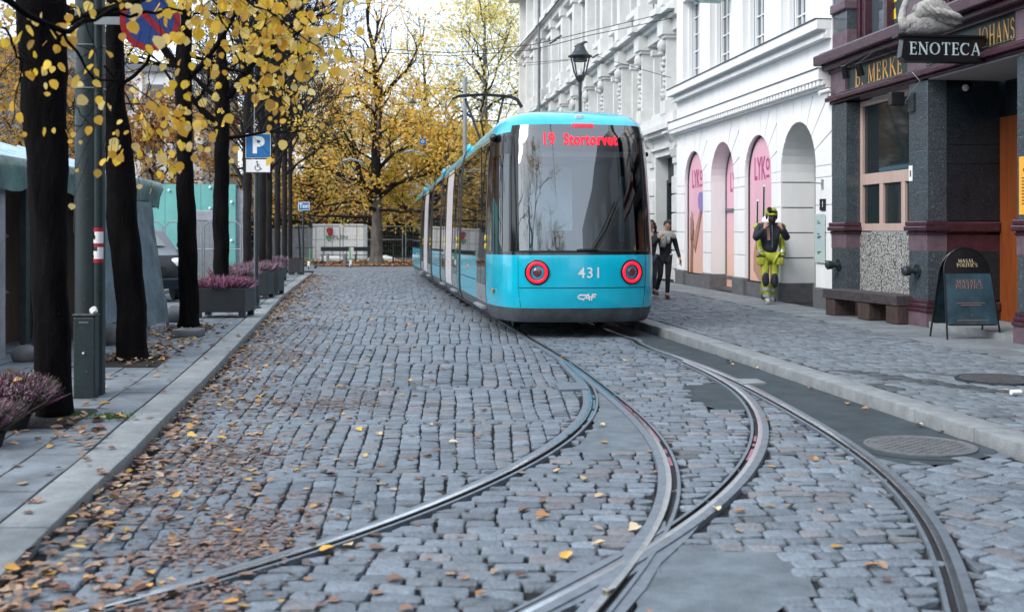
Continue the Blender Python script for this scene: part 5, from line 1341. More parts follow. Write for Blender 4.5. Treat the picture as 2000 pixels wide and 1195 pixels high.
# hydrant knobs on the piers
for k, y_ in enumerate((21.62, 18.47)):
    t = thing('wall_tap', ('dark metal tap knob on the pier next to the white house', 'dark metal tap knob on the pier next to the sandwich board')[k], 'wall tap', FA(y_, 0, .98), 'tap knobs on the granite piers')
    s = MB(); s.tube([FA(y_, .0, .98), FA(y_, .03, .98)], .11, 18); s.build('flange', 'granite_dark', t)
    s = MB(); s.tube([FA(y_, .03, .98), FA(y_, .12, .98), FA(y_, .14, .98), FA(y_, .23, .98), FA(y_, .26, .98)], [.045, .045, .075, .085, .05], 14); s.build('knob', 'steel_dark', t, smooth=40)
t = thing('sticker', 'small white pictogram sticker on the pier by the shop window', 'sticker', FA(18.6, 0, 2.4)); s = FB(); s.fb(18.66, 18.78, .0, .006, 2.43, 2.68); s.build('sheet', 'white_paint', t)
s = FB(); s.fb(18.70, 18.74, .006, .009, 2.5, 2.6); s.build('pictogram', 'sign_black', t)
t = thing('wall_poster', 'yellow menu poster on the right-hand granite pier', 'poster', FA(15.2, 0, 1.9)); s = FB(); s.fb(14.85, 15.55, .0, .012, 1.84, 2.62); s.build('sheet', 'poster_yellow', t)
s = FB(); s.fb(15.15, 15.45, .012, .015, 2.42, 2.46)
for k in range(9): s.fb(15.48 - random.uniform(.3, .55), 15.48, .012, .015, 1.98 + k * .043, 1.995 + k * .043)
s.build('print', 'door_wood', t)
# bench
bz = PZ
E0, E1 = Vector((5.66, 20.9)), Vector((6.22, 18.62)); bd_ = (E1 - E0).normalized(); bn = Vector((-bd_.y, bd_.x)); BLn = (E1 - E0).length
if bn.x < 0: bn = -bn
def BF(a, b, z): p = E0 + bd_ * a + bn * b; return (p.x, p.y, z)
t = thing('bench', 'long dark timber beam bench on chunky block legs along the granite house', 'bench', BF(BLn / 2, .2, bz))
for k in range(3):
    s = MB(); s.box(-.05, BLn - .01, .0 + k * .155, .15 + k * .155, bz + .30 - (.0), bz + .46, 0, BF, bev=.008); s.build('seat_beam', 'bench_wood', t)
for a0, a1 in ((.02, .34), (BLn * .5 - .06, BLn * .5 + .30), (BLn - .36, BLn - .02)):
    s = MB(); s.box(a0, a1, .02, .44, bz, bz + .298, 0, BF, bev=.012); s.build('leg', 'bench_end', t)
# sandwich board
t = thing('sandwich_board', 'black arched sandwich board reading MASALA POLITICS standing on the pavement by the entrance', 'sandwich board', P(1880, 660, .11))
ang = R(12); o_ = P(1898, 662, PZ); ex = Vector((math.cos(ang) * .985, -math.sin(ang) * .0 + .08, 0)).normalized(); ey = Vector((-ex.y, ex.x, 0)); lean = .2
def BB(u, w, z, side): # front side=-1, back=+1
    b = side * (.27 * (1 - z / 1.28)) + w; p = Vector((o_.x, o_.y, PZ)) + ex * u + ey * (b + .2); return (p.x + (z * .0), p.y, PZ + z)
for sd, nm in ((-1, 'front_panel'), (1, 'back_panel')):
    W = .345; s = MB()
    for u in (-W - .0, W + .0): s.tube([BB(u * 1.12, 0, 0, sd), BB(u * .98, 0, .95, sd)], .014, 6)
    ar = [BB(.34 * math.cos(a), 0, .93 + .34 * math.sin(a), sd) for a in np.linspace(0, math.pi, 15)]
    s.tube(ar, .014, 6); s.tube([BB(-W, 0, .2, sd), BB(W, 0, .2, sd)], .012, 6); s.tube([BB(-W, 0, .92, sd), BB(W, 0, .92, sd)], .012, 6)
    fo = s.build('frame', 'sign_black', t)
    s = MB(); s.prism([(-W * 1.05, .2), (W * 1.05, .2), (W, .92), (-W, .92)], lambda u, z: BB(u, -.006, z, sd), lambda u, z: BB(u, .006, z, sd)); s.build('poster_panel', 'board_poster' if False else 'board_sheet', t) if 'board_sheet' in MT else None
    mat('board_sheet', (.03, .06, .08), .22, noise=(3, .5), bump=(4, .5)) if 'board_sheet' not in MT else None
    s = MB(); s.prism([(-W * 1.05, .2), (W * 1.05, .2), (W, .92), (-W, .92)], lambda u, z: BB(u, -.006, z, sd), lambda u, z: BB(u, .006, z, sd)); s.build(nm, 'board_sheet', t)
    s = MB(); s.prism([(.33 * math.cos(a), .93 + .33 * math.sin(a)) for a in np.linspace(0, math.pi, 15)], lambda u, z: BB(u, -.006, z, sd), lambda u, z: BB(u, .006, z, sd)); s.build('arched_header', 'sign_black', t)
for body, z, h, m_, sx in (('MASAL.', 1.09, .048, 'gold_pale', 1.1), ('POLITICS', 1.03, .048, 'gold_pale', 1.1), ('MASALA', .80, .06, 'copper', 1.15), ('POLITICS', .73, .06, 'copper', 1.15)):
    if m_ not in MT: mat('gold_pale', (.6, .5, .3), .5); mat('copper', (.3, .15, .11), .5)
    serif(body, h, lambda u, v, w: BB(u - (.0), -.011, z + v, -1), sx=sx).build('lettering', m_, t)
s = MB()
for z, l in ((.5, .4), (.47, .3), (.33, .03), (.26, .45)): s.add([BB(u, -.011, zz, -1) for u, zz in ((-l / 2, z), (l / 2, z), (l / 2, z + .007), (-l / 2, z + .007))], [(0, 1, 2, 3)])
s.build('small_print', 'copper', t)
# paper cup litter
t = MB(); q = P(1985, 770, .12); t.tube([q + Vector((-.05, 0, .02)), q + Vector((.05, .02, .02))], .022, 8); tag(t.build('litter', 'plastic_white'), 'crumpled white wrapper lying on the right pavement', 'litter')
# street lamp behind the tram
t = thing('street_lamp', 'dark classic street lamp with a tapered cage lantern standing behind the tram roof', 'street lamp', (1.9, 32, .05))
c = A(1133, 140, 32); x, y = c.x, c.y; z = lambda py: HC + (YH - py) * 32 / FPX
s = MB(); s.tube([(x, y, .05), (x, y, 1.0), (x, y, 1.1), (x, y, z(160))], [.09, .08, .05, .045], 10); s.build('post', 'steel_dark', t, smooth=40)
s = MB(); s.lathe([(.05, 0), (.10, .1), (.12, .16), (.1, .2)], (x, y, z(160) - .02), 10); s.build('collar', 'steel_dark', t)
s = MB()
for k in range(4):
    a = k * math.pi / 2 + .5; dx, dy = math.cos(a), math.sin(a)
    s.tube([(x + dx * .09, y + dy * .09, z(158)), (x + dx * .2, y + dy * .2, z(140)), (x + dx * .3, y + dy * .3, z(112))], .022, 5)
s.build('cage', 'steel_dark', t)
s = MB(); s.lathe([(.33, 0), (.34, .03), (.24, .08), (.17, .2), (.12, .3), (.06, .33), (.03, .36)], (x, y, z(112)), 20); s.lathe([(.2, -.12), (.2, 0)], (x, y, z(112)), 16); s.build('lamp_hood', 'steel_dark', t, smooth=40)
s = MB(); s.lathe([(.045, 0), (.06, .1), (.04, .22)], (x, y, z(150)), 8); s.build('bulb', 'lamp_glass', t)
bz_ = thing('pigeon', 'small dark bird perched on top of the street lamp', 'bird', (x, y, z(92)))
s = MB(); s.tube([(x - .16, y, z(92)), (x - .06, y, z(92) + .04), (x + .06, y, z(92) + .07), (x + .12, y, z(92) + .13), (x + .17, y, z(92) + .13), (x + .21, y, z(92) + .11)], [.012, .045, .06, .035, .032, .008], 8); s.build('body', 'steel_dark', bz_, smooth=True)

# ================================================================ WIRES
def wire(pts, lab, r=.012, ym=None):
    s = MB(); P3 = [A(*p) for p in pts]; out = []
    for a, b in zip(P3[:-1], P3[1:]):
        L = (b - a).length
        for k in range(8):
            q = k / 8; v = a.lerp(b, q); v.z -= .004 * L * 4 * q * (1 - q) * .5; out.append(v)
    out.append(P3[-1]); s.tube(out, r, 5); o = s.build('overhead_wire', 'steel_dark'); tag(o, lab, 'wire', 'overhead tram wires'); return o
wire([(560, 78, 34), (700, 92, 34), (880, 104, 34), (1040, 88, 33), (1150, 62, 33), (1316, 22, 33.5)], 'upper span wire crossing from the trees to the white house')
wire([(560, 84, 34.4), (700, 100, 34.4), (880, 110, 34.4), (1040, 98, 33.4), (1150, 70, 33.4), (1312, 36, 34)], 'lower twin of the span wire crossing from the trees to the white house')
wire([(930, 170, 38), (1010, 95, 24), (1092, 0, 16), (1150, -70, 12)], 'contact wire climbing steeply over the tram roof to the top edge', .011)
wire([(1030, 128, 44), (1110, 118, 40), (1165, 110, 36), (1310, 152, 33.2)], 'thin wire sagging past the lantern to the white house wall', .01)
wire([(780, 120, 40), (930, 130, 42), (1110, 117, 41)], 'thin far wire running left from the lantern towards the park trees', .01)
for k, (px, py, yy) in enumerate(((1080, 82, 33.1), (1090, 74, 33.1), (1163, 110, 36))):
    s = MB(); a = A(px, py, yy); s.tube([a + Vector((-.1, 0, -.06)), a + Vector((.1, 0, .06))], .03, 6); tag(s.build('wire_insulator', 'steel_dark'), ('insulator left of the lantern top on the twin span wires', 'insulator just above the lantern on the twin span wires', 'insulator beside the lantern hood')[k], 'insulator', 'wire insulators')

# ================================================================ LEFT PAVEMENT FURNITURE
def LP(px, py): return P(px, py, .095)
pb = LP(168, 770); Yp = 10.8
cpole = A(176, 450, Yp); base_z = gz(Yp) + .09
t = thing('utility_post', 'thick speckled dark green steel post with a torn red and white sticker', 'post', (cpole.x, cpole.y, base_z))
s = MB(); s.tube([(cpole.x, cpole.y, base_z), (cpole.x, cpole.y, 2.5), (cpole.x, cpole.y, 5.2)], .136, 28); s.build('shaft', 'post_green', t, smooth=40)
s = MB(); sx_ = cpole.x + .105; s.tube([(sx_, cpole.y - .08, base_z), (sx_, cpole.y - .08, 5.2)], .045, 12); s.build('conduit', 'post_green', t, smooth=40)
s = MB()
for z_ in (2.95, 3.35): s.tube([(cpole.x + .142 * math.cos(a), cpole.y + .142 * math.sin(a), z_) for a in np.linspace(0, 6.28, 25)], .006, 4)
s.build('band', 'galv', t)
s = MB(); random.seed(3)
for k in range(9):
    z_ = 1.33 + k * .036; a0 = random.uniform(-.9, -.3)
    if k in (3, 6): a0 += .7
    qs = np.linspace(a0, 1.6, 7)
    for q0_, q1_ in zip(qs[:-1], qs[1:]): s.add([(cpole.x + .105 + .0475 * math.sin(q), cpole.y - .08 - .0475 * math.cos(q), zz) for q, zz in ((q0_, z_), (q1_, z_), (q1_, z_ + .036), (q0_, z_ + .036))], [(0, 1, 2, 3)], int(k in (0, 4, 8)))
s.build('torn_sticker', ['white_paint', 'red'], t)
t = thing('waste_box', 'narrow dark green cigarette waste box standing against the thick post', 'litter bin', LP(168, 770))
q = LP(168, 768); yb = 10.55; xc = (168.5 - 1000) / 2250 * yb; s = MB(); s.box(xc - .098, xc + .098, yb - .06, yb + .06, base_z, 1.63 - 162 * yb / 2250 - .03, bev=.012); s.build('body', 'post_green', t)
s = MB(); zt = 1.63 - 162 * yb / 2250; s.box(xc - .105, xc + .105, yb - .07, yb + .07, zt - .028, zt, bev=.01); s.build('lid', 'post_green', t)
s = MB(); s.ball((xc - .0, yb - .062, zt - .36), .016, 10, 6); s.build('lock', 'chrome', t); s = MB()
for k in range(5): s.box(xc - .04 + k * .017, xc - .028 + k * .017, yb - .064, yb - .06, zt - .083, zt - .072)
s.build('plate_text', 'galv', t)
s = MB(); s.ball((xc + .065, yb, zt + .028), .034, 10, 7, jit=.25); tag(s.build('crumpled_paper', 'plastic_white'), 'crumpled white paper ball lying on the waste box lid', 'litter')
# no stopping sign
t = thing('no_stopping_sign', 'round blue and red no stopping sign on the thick post, half hidden by yellow leaves', 'road sign', A(293, 96, 10.7))
c = A(293, 40, 10.6); s = MB()
def dsc(r0, r1, y, n=40):
    s = MB(); 
    if r1 == 0: s.add([(c.x + r0 * math.cos(a), y, c.z + r0 * math.sin(a)) for a in np.linspace(0, 2 * math.pi, n + 1)[:-1]], [tuple(range(n))])
    else:
        A0 = np.linspace(0, 2 * math.pi, n + 1)[:-1]; s.add([(c.x + r0 * math.cos(a), y, c.z + r0 * math.sin(a)) for a in A0] + [(c.x + r1 * math.cos(a), y, c.z + r1 * math.sin(a)) for a in A0], [(k, (k + 1) % n, (k + 1) % n + n, k + n) for k in range(n)])
    return s
RS = .28
b_ = MB(); b_.tube([(c.x, c.y + .004, c.z), (c.x, c.y + .02, c.z)], RS, 40); b_.build('back_plate', 'galv', t)
dsc(RS * .8, 0, c.y).build('sign_face', 'sign_navy', t); dsc(RS, RS * .8, c.y - .0015).build('red_border', 'sign_red', t)
s = MB(); L = RS * .82; s.add([(c.x + a * .707 * L + b * .707, c.y - .003, c.z - a * .707 * L + b * .707) for a, b in ((-1, -.028), (1, -.028), (1, .028), (-1, .028))], [(0, 1, 2, 3)]); s.build('diagonal_bar', 'sign_red', t)
s = MB(); s.box(cpole.x + .1, c.x - RS + .06, c.y + .02, c.y + .05, c.z - .035, c.z + .035); s.build('bracket', 'galv', t)
t = thing('cable_coil', 'coiled black cable hanging on the left side of the thick post', 'cable', (cpole.x - .16, cpole.y, 2.8))
s = MB()
for k in range(4): s.tube([(cpole.x - .17 + .05 * math.cos(a) * (1 + k * .25), cpole.y - .05 + .02 * k, 2.93 + .16 * (1 + k * .12) * math.sin(a)) for a in np.linspace(0, 6.28, 20)], .008, 5)
s.tube([(cpole.x - .15, cpole.y, 2.8), (cpole.x - .13, cpole.y - .02, 2.3), (cpole.x - .15, cpole.y, 1.6)], .007, 5); s.build('loops', 'rubber', t)
# parking sign
q = P(501, 602, .1); Yq = q.y
t = thing('parking_sign', 'blue P parking sign with a wheelchair plate on a thin green pole', 'road sign', q)
s = MB(); s.tube([q, (q.x, q.y, HC + (450 - 262) * Yq / FPX + .02)], .032, 10); s.lathe([(.09, 0), (.09, .03), (.05, .05), (.05, .12)], (q.x, q.y, q.z), 12); s.build('pole', 'post_green', t, smooth=40)
s = MB(); s.tube([(q.x - .055, q.y + .05, q.z), (q.x - .055, q.y + .05, 5.0)], .01, 6); s.build('cable_rod', 'galv', t)
def panel(px0, px1, py0, py1, Y, y_off, par, nm, m, bev=.004):
    a, b = A(px0, py1, Y), A(px1, py0, Y); s = MB(); s.box(a.x, b.x, Y + y_off - .015, Y + y_off, a.z, b.z, bev=bev); return s.build(nm, m, par)
panel(481, 530, 261.5, 309.5, Yq, -.05, t, 'sign_border', 'white_paint'); panel(482, 529, 262.5, 308.5, Yq, -.055, t, 'sign_face', 'sign_blue')
panel(481, 530, 311, 338, Yq, -.05, t, 'plate_border', 'sign_black'); panel(482, 529, 312, 337, Yq, -.055, t, 'plate_face', 'white_paint')
c = A(505.5, 285.5, Yq); text_mb('P', .46, lambda u, v, w: (c.x + u, Yq - .073, c.z + v), bold=.018, sx=1.05).build('lettering', 'white_paint', t)
c = A(505, 325, Yq); s = MB(); k_ = .0104
def ws(pts, r): s.tube([(c.x + a * k_, Yq - .074, c.z + b * k_) for a, b in pts], r * k_, 5)
s.tube([(c.x - 1.5 * k_, Yq - .076, c.z + 8.3 * k_), (c.x - 1.5 * k_, Yq - .072, c.z + 8.3 * k_)], 1.6 * k_, 10)
ws([(-1.5, 6), (-1, -.5), (3.5, -.5), (6, -6), (8, -5)], .75); ws([(-1.2, 3), (3, 3)], .7)
ws([(-.5 + 5.2 * math.cos(a), -3.5 + 5.2 * math.sin(a)) for a in np.linspace(2.2, 5.9, 14)], .65); s.build('wheelchair_symbol', 'sign_black', t)
# taxi sign
q = P(592, 537, .1); Yq = q.y
t = thing('taxi_sign', 'small blue sign reading Taxi on a thin pole at the far end of the kerb', 'road sign', q)
s = MB(); s.tube([q, (q.x, q.y, HC + 40 * Yq / FPX)], .045, 8); s.build('pole', 'post_green', t)
panel(583, 605.5, 395, 411, Yq, -.06, t, 'sign_border', 'white_paint'); panel(584, 604.5, 396, 410, Yq, -.065, t, 'sign_face', 'sign_blue')
c = A(594.5, 402.5, Yq); text_mb('Taxi', .25, lambda u, v, w: (c.x + u, Yq - .09, c.z + v), bold=.003, sx=.9).build('lettering', 'white_paint', t)
t = MB(); t.tube([P(588, 533, .1), A(583, 440, Yq - 1)], .04, 6); tag(t.build('leaning_pole', 'rail_dark'), 'thin dark pole leaning beside the taxi sign', 'pole')
# planters
def heather(mb, cx, cy, z0, rx, ry, h, n, tints):
    for _ in range(n):
        a = random.uniform(0, 6.283); r = math.sqrt(random.random()); x, y = cx + rx * r * math.cos(a), cy + ry * r * math.sin(a)
        out = Vector((math.cos(a) * r * .75 + random.gauss(0, .28), math.sin(a) * r * .75 + random.gauss(0, .28), random.uniform(.6, 1.1))).normalized(); L = h * random.uniform(.6, 1.1)
        t = random.choice(tints); g = random.uniform(.6, 1.35); t = tuple(q * g for q in t)
        p0 = Vector((x, y, z0)); p1 = p0 + out * L; side = out.cross(Vector((random.gauss(0, 1), random.gauss(0, 1), random.gauss(0, 1)))).normalized()
        w = h * .022; m = p0.lerp(p1, .45)
        mb.add([p0 - side * w, p0 + side * w, m + side * w * 1.6, p1, m - side * w * 1.6], [(0, 1, 2, 3, 4)], 0, t if random.random() < .85 else (.04, .07, .035))
        # florets
        for k in range(3):
            f = p0.lerp(p1, random.uniform(.45, .95)); d = Vector((random.gauss(0, 1), random.gauss(0, 1), random.gauss(0, 1) + .5)).normalized() * h * .09; s2 = d.cross(out).normalized() * h * .02
            mb.add([f - s2, f + d, f + s2], [(0, 1, 2)], 0, tuple(q * random.uniform(.8, 1.4) for q in t))
HT = [(.30, .08, .17), (.22, .09, .16), (.36, .2, .27), (.16, .07, .12)]
HT2 = [(.26, .15, .2), (.32, .22, .27), (.17, .1, .14)]
PLT = [((379, 478), 621, .53, 'nearest black planter box of pink heather beside the second thin trunk', HT),
       ((430, 492), 596, .62, 'black planter box of heather, second from the front of the row', HT2),
       ((485, 522), 584, .66, 'black planter box of heather, third in the row behind the parking sign', HT2),
       ((518, 543), 577, .66, 'tall black planter box of pale heather, fourth in the row', HT2),
       ((535, 551), 549, .66, 'black planter box of heather, fifth and half hidden by the fourth', HT2),
       ((563, 586), 537, .62, 'last black planter box of dark heather beside the taxi sign', [(.12, .05, .05), (.1, .06, .06)])]
for k, ((xa, xb), yb, hh, lab, tints) in enumerate(PLT):
    q = P((xa + xb) / 2, yb, .1); Yk = q.y; x0, x1 = (xa - 1000) / FPX * Yk, (xb - 1000) / FPX * Yk
    if k in (1, 2, 3, 4): x0 = x1 - .95
    t = thing('planter', lab, 'planter', ((x0 + x1) / 2, Yk + .4, q.z), 'black planters with heather along the kerb')
    dp_ = .8; xc = (x0 + x1) / 2; hw = (x1 - x0) / 2; z0 = q.z
    s = MB(); s.box(x0, x1, Yk, Yk + .03, z0 + .1, z0 + hh, bev=.006); s.box(x0, x1, Yk + dp_ - .03, Yk + dp_, z0 + .1, z0 + hh, bev=.006); s.box(x0, x0 + .03, Yk + .03, Yk + dp_ - .03, z0 + .1, z0 + hh); s.box(x1 - .03, x1, Yk + .03, Yk + dp_ - .03, z0 + .1, z0 + hh)
    s.build('box', 'planter', t)
    for (lx, ly) in ((x0 + .06, Yk + .06), (x1 - .06, Yk + .06), (x0 + .06, Yk + dp_ - .06), (x1 - .06, Yk + dp_ - .06)):
        s = MB(); s.box(lx - .055, lx + .055, ly - .05, ly + .05, z0, z0 + .1); s.build('leg', 'planter', t)
    s = MB(); s.box(x0 + .03, x1 - .03, Yk + .03, Yk + dp_ - .03, z0 + hh - .08, z0 + hh - .04); s.build('soil', 'soil', t)
    s = MB(); heather(s, xc, Yk + dp_ / 2, z0 + hh - .05, hw * .95, dp_ * .46, .29 if k < 5 else .14, 1500 if k == 0 else 900, tints)
    if k < 2:
        for _ in range(16):
            s2 = MB()
        for _ in range(14 - 6 * k): leaf_poly(xc + random.uniform(-hw, hw), Yk + random.uniform(.05, .4), z0 + hh + random.uniform(.03, .16), .07, random.uniform(0, 6), (.6, .35, .06), s, .4)
    s.build('heather', 'heather', t)
# big near heathers bottom left
for k, (px, py, rx, h, n, lab) in enumerate(((22, 808, .30, .36, 4200, 'large clump of mauve heather in a dark pot against the nearest trunk'), (-30, 862, .24, .26, 2400, 'mauve heather clump cut off by the left edge in front of the larger one'))):
    Yk = 8.9 - k * .75; xx = (px - 1000) / FPX * Yk; z0 = gz(Yk) + .09
    t = thing('heather_pot', lab, 'potted plant', (xx, Yk, z0), 'potted heathers beside the nearest tree')
    s = MB(); s.lathe([(.11, 0), (.14, .1), (.15, .11), (.13, .11), (.12, .08)], (xx, Yk, z0), 20); s.build('pot', 'rail_dark', t)
    s = MB(); heather(s, xx, Yk, z0 + .12, rx * .45, rx * .45, h * .92, n, [(.2, .09, .14), (.28, .17, .22), (.13, .07, .09), (.3, .22, .25), (.08, .09, .05)])
    for _ in range(6 if k == 0 else 2): leaf_poly(xx + random.uniform(-.25, .12), Yk - random.uniform(.0, .2), z0 + h + random.uniform(-.02, .1), .09, random.uniform(0, 6), (.62, .4, .15), s, .5)
    s.build('heather', 'heather', t)
# stones by the stall
for k, (px, py, sz, lab) in enumerate(((50, 705, .16, 'grey rock under the market stall frame'), (230, 672, .24, 'dark boulder between the thick post and the second trunk'), (340, 628, .22, 'rough grey stone block behind the leaning panels'), (372, 657, .2, 'flat concrete weight at the foot of the third trunk'))):
    q = P(px, py, .1); s = MB(); (s.ball((q.x, q.y, q.z + sz * .45), sz, 12, 8, sc=(1.1, .8, .75), jit=.09) if k < 3 else s.box(q.x - .22, q.x + .16, q.y - .2, q.y + .2, q.z, q.z + .11, bev=.015))
    tag(s.build('stone', 'granite_grey', smooth=True), lab, 'stone', 'loose stones and weights')
# ---- market stall
t = thing('market_stall', 'closed market stall with a pale blue sheet roof and sagging green tarpaulin edge', 'stall', (-5.7, 16, gz(16) + .09))
SA, SB = Vector((-6.2, 12.9)), Vector((-5.74, 18.3)); sd_ = (SB - SA).normalized(); sn = Vector((-sd_.y, sd_.x))   # sn: away from street
if sn.x > 0: sn = -sn
LS = (SB - SA).length
def SF(a, b, z): p = SA + sd_ * a + sn * b; return (p.x, p.y, z)
ze = 2.36; zb = gz(15) + .09
def zE(a): return 2.47 - .025 * a
s = MB(); 
for k in range(12):
    a0, a1 = -1.4 + (LS + 1.4) * k / 12, -1.4 + (LS + 1.4) * (k + 1) / 12
    s.quad(SF(a0, -.08, zE(a0) + .04), SF(a1, -.08, zE(a1) + .04), SF(a1, 1.6, zE(a1) + .50), SF(a0, 1.6, zE(a0) + .50)); s.tube([SF(a0, -.08, zE(a0) + .06), SF(a0, 1.6, zE(a0) + .53)], .018, 5)
s.quad(SF(-1.4, 3.2, zE(0) + .04), SF(LS, 3.2, zE(LS) + .04), SF(LS, 1.6, zE(LS) + .5), SF(-1.4, 1.6, zE(0) + .5)); s.build('roof', 'roof_sheet', t)
s = MB(); N = 40
for k in range(N + 1):
    a = -1.4 + (LS + 1.45) * k / N; dr = .30 + .05 * math.sin(a * 2.6) + .03 * math.sin(a * 7)
    for j, (b, z) in enumerate(((-.02, .09), (-.14, .06), (-.17 - .03 * math.sin(a * 5), -.05), (-.13 + .03 * math.sin(a * 8), -.18), (-.10 + .02 * math.sin(a * 3), -dr))): s.v.append(SF(a, b, zE(a) + z))
for k in range(N):
    for j in range(4): a = k * 5 + j; s.f.append((a, a + 1, a + 6, a + 5)); s.m.append(0)
# end flap
b0 = len(s.v)
for j, (b, dz) in enumerate(((-.12, -.34), (.3, -.36), (.9, -.28), (1.6, -.2))):
    s.v += [SF(LS + .04, b, zE(LS) + dz), SF(LS + .05, b, zE(LS) + .06 + max(0, b) * .28)]
for j in range(3): s.f.append((b0 + 2 * j, b0 + 2 * j + 1, b0 + 2 * j + 3, b0 + 2 * j + 2)); s.m.append(0)
s.build('tarpaulin', 'tarp', t, smooth=True)
for a in (.05, 1.55, 2.55, 4.0, LS - .05):
    s = MB(); s.box(a - .05, a + .05, 0, .08, zb, zE(a) - .02, 0, SF); s.build('post', 'steel_dark' if a < 5 else 'panel_grey', t)
s = MB(); s.box(-1.4, .97, -.02, .02, zb, 2.3, 0, SF); s.build('side_panel', 'panel_grey', t)
s = MB(); s.box(.42, LS - .3, .9, .95, zb, 2.4, 0, SF); s.build('back_board', 'plywood', t)
for (a0, a1) in ((.45, 1.5), (2.6, 3.95)):
    s = MB(); s.box(a0, a1, .3, .33, zb, 2.3, 0, SF, bev=.0); s.build('board', 'plywood', t)
for a, z0, a1, z1 in ((.5, .3, 1.2, 2.1), (.5, .8, 1.5, .85), (.5, 1.5, 1.5, 1.55), (.8, .1, .55, 2.2)):
    s = MB(); s.tube([SF(a, .25, z0), SF(a1, .25, z1)], .035, 4); s.build('brace', 'plywood', t)
s = MB(); s.box(LS - .45, LS - .05, .02, .05, zb, 2.15, 0, SF); s.box(LS - .5, LS - .46, .0, .06, zb, 2.15, 0, SF); s.build('end_panel', 'panel_grey', t)
t = MB(); q = SF(.75, .15, 1.05); t.ball(q, .07, 8, 6, sc=(1, 1, 1.5), jit=.15); tag(t.build('orange_rag', 'orange'), 'orange rag hanging inside the market stall', 'rag')
# leaning fence panels with fabric
for k, (a0, w_, foot, lab) in enumerate(((3.0, 1.0, -.3, 'fabric covered fence panel leaning on the stall just behind the second trunk'), (4.25, .85, -.42, 'grey fabric fence panel leaning on the stall corner beside the third trunk'))):
    t = thing('fence_panel', lab, 'fence panel', SF(a0 + w_ / 2, foot / 2, zb), 'fence panels leaning on the stall')
    def LF(u, v, o=0): return SF(a0 + u * w_, foot * (1 - v) - .1 * v + o, zb + v * 2.0)
    s = MB()
    for pts in ([(0, 0), (0, 1), (1, 1), (1, 0), (0, 0)],): s.tube([LF(*p) for p in pts], .022, 6)
    for u in np.linspace(.08, .92, 12): s.tube([LF(u, 0.02), LF(u, .98)], .004, 3)
    for v in np.linspace(.06, .94, 14): s.tube([LF(.01, v), LF(.99, v)], .004, 3)
    s.build('frame', 'galv', t)
    s = MB(); N, M_ = 14, 16
    for i in range(N + 1):
        for j in range(M_ + 1): u, v = i / N, j / M_; s.v.append(LF(u, .06 + .93 * v, -.03 - .02 * math.sin(u * 9 + v * 4) - .012 * math.sin(v * 17 + u * 5)))
    for i in range(N):
        for j in range(M_): a = i * (M_ + 1) + j; s.f.append((a, a + 1, a + M_ + 2, a + M_ + 1)); s.m.append(0)
    s.build('fabric', 'tarp_grey', t, smooth=True)
# black van
V0 = P(322, 570, .09); Yv = 26.0; t = thing('parked_car', 'black car front with a large clear headlight parked behind the market stall', 'car', (-8.1, 25.7, gz(Yv) + .09))
zv = gz(Yv) + .09
def VF(x, y, z): q = x + .95; return (-8.1 - .5 * y + .87 * q, 25.7 + .87 * y + .5 * q, zv + z * 1.12)
s = MB(); S1 = [(-.0, .28), (-.05, .5), (0, .78), (.15, .95), (1.1, 1.08), (2.2, 1.42), (2.5, 1.48), (3.8, 1.48), (3.8, .28)]
n = len(S1); wv = [(-1.75, .0), (-1.55, 0), (-.3, 0), (-.05, .0)]
for i, (x, dd_) in enumerate(((-1.8, .22), (-1.6, .03), (-.95, -.05), (-.3, .03), (-.1, .22))):
    for (y, z) in S1: s.v.append(VF(x, y + (dd_ if y < 1 else 0), z if z < 1.5 or 0 < i < 4 else z - .08))
for i in range(4):
    for j in range(n - 1): a = i * n + j; s.f.append((a, a + 1, a + n + 1, a + n)); s.m.append(0)
s.f += [tuple(range(n)), tuple(range(4 * n, 5 * n))]; s.m += [0, 0]; bo = s.build('body', 'car_black', t, smooth=40)
s = MB(); s.quad(VF(-1.6, 1.2, 1.13), VF(-.3, 1.2, 1.13), VF(-.35, 2.1, 1.4), VF(-1.55, 2.1, 1.4)); s.quad(VF(-.085, 1.6, 1.15), VF(-.085, 3.0, 1.15), VF(-.085, 3.0, 1.38), VF(-.085, 2.2, 1.38)); s.build('windscreen', 'car_glass', t)
for x in (-1.55, -.32):
    s = MB(); s.ball(VF(x, .07, .8), .2, 12, 8, sc=(1.1, .35, .55)); s.build('headlight', 'lamp_glass', t, smooth=True)
s = MB(); s.box(-1.3, -.6, -.06, -.0, .55, .72, 0, VF); s.build('grille', 'rubber', t); s = MB(); s.ball(VF(-.95, -.06, .8), .06, 10, 6, sc=(1, .3, 1)); s.build('badge', 'chrome', t)
s = MB(); s.box(-1.75, -.15, -.1, .1, .28, .5, 0, VF, bev=.04); s.build('bumper', 'car_black', t)
for (x, y) in ((-.16, .75), (-1.74, .75), (-.16, 2.9)):
    s = MB(); s.cyl(VF(x - .1, y, .3), VF(x + .1, y, .3), .32, n=20); wo = s.build('wheel', 'rubber', t, smooth=40); s = MB(); s.cyl(VF(x + .09, y, .3), VF(x + .115, y, .3), .19, n=14); s.build('rim', 'galv', wo)
s = MB(); s.ball(VF(.02, 1.15, 1.15), .1, 10, 6, sc=(.9, .5, 1)); s.build('mirror', 'car_black', t, smooth=True)
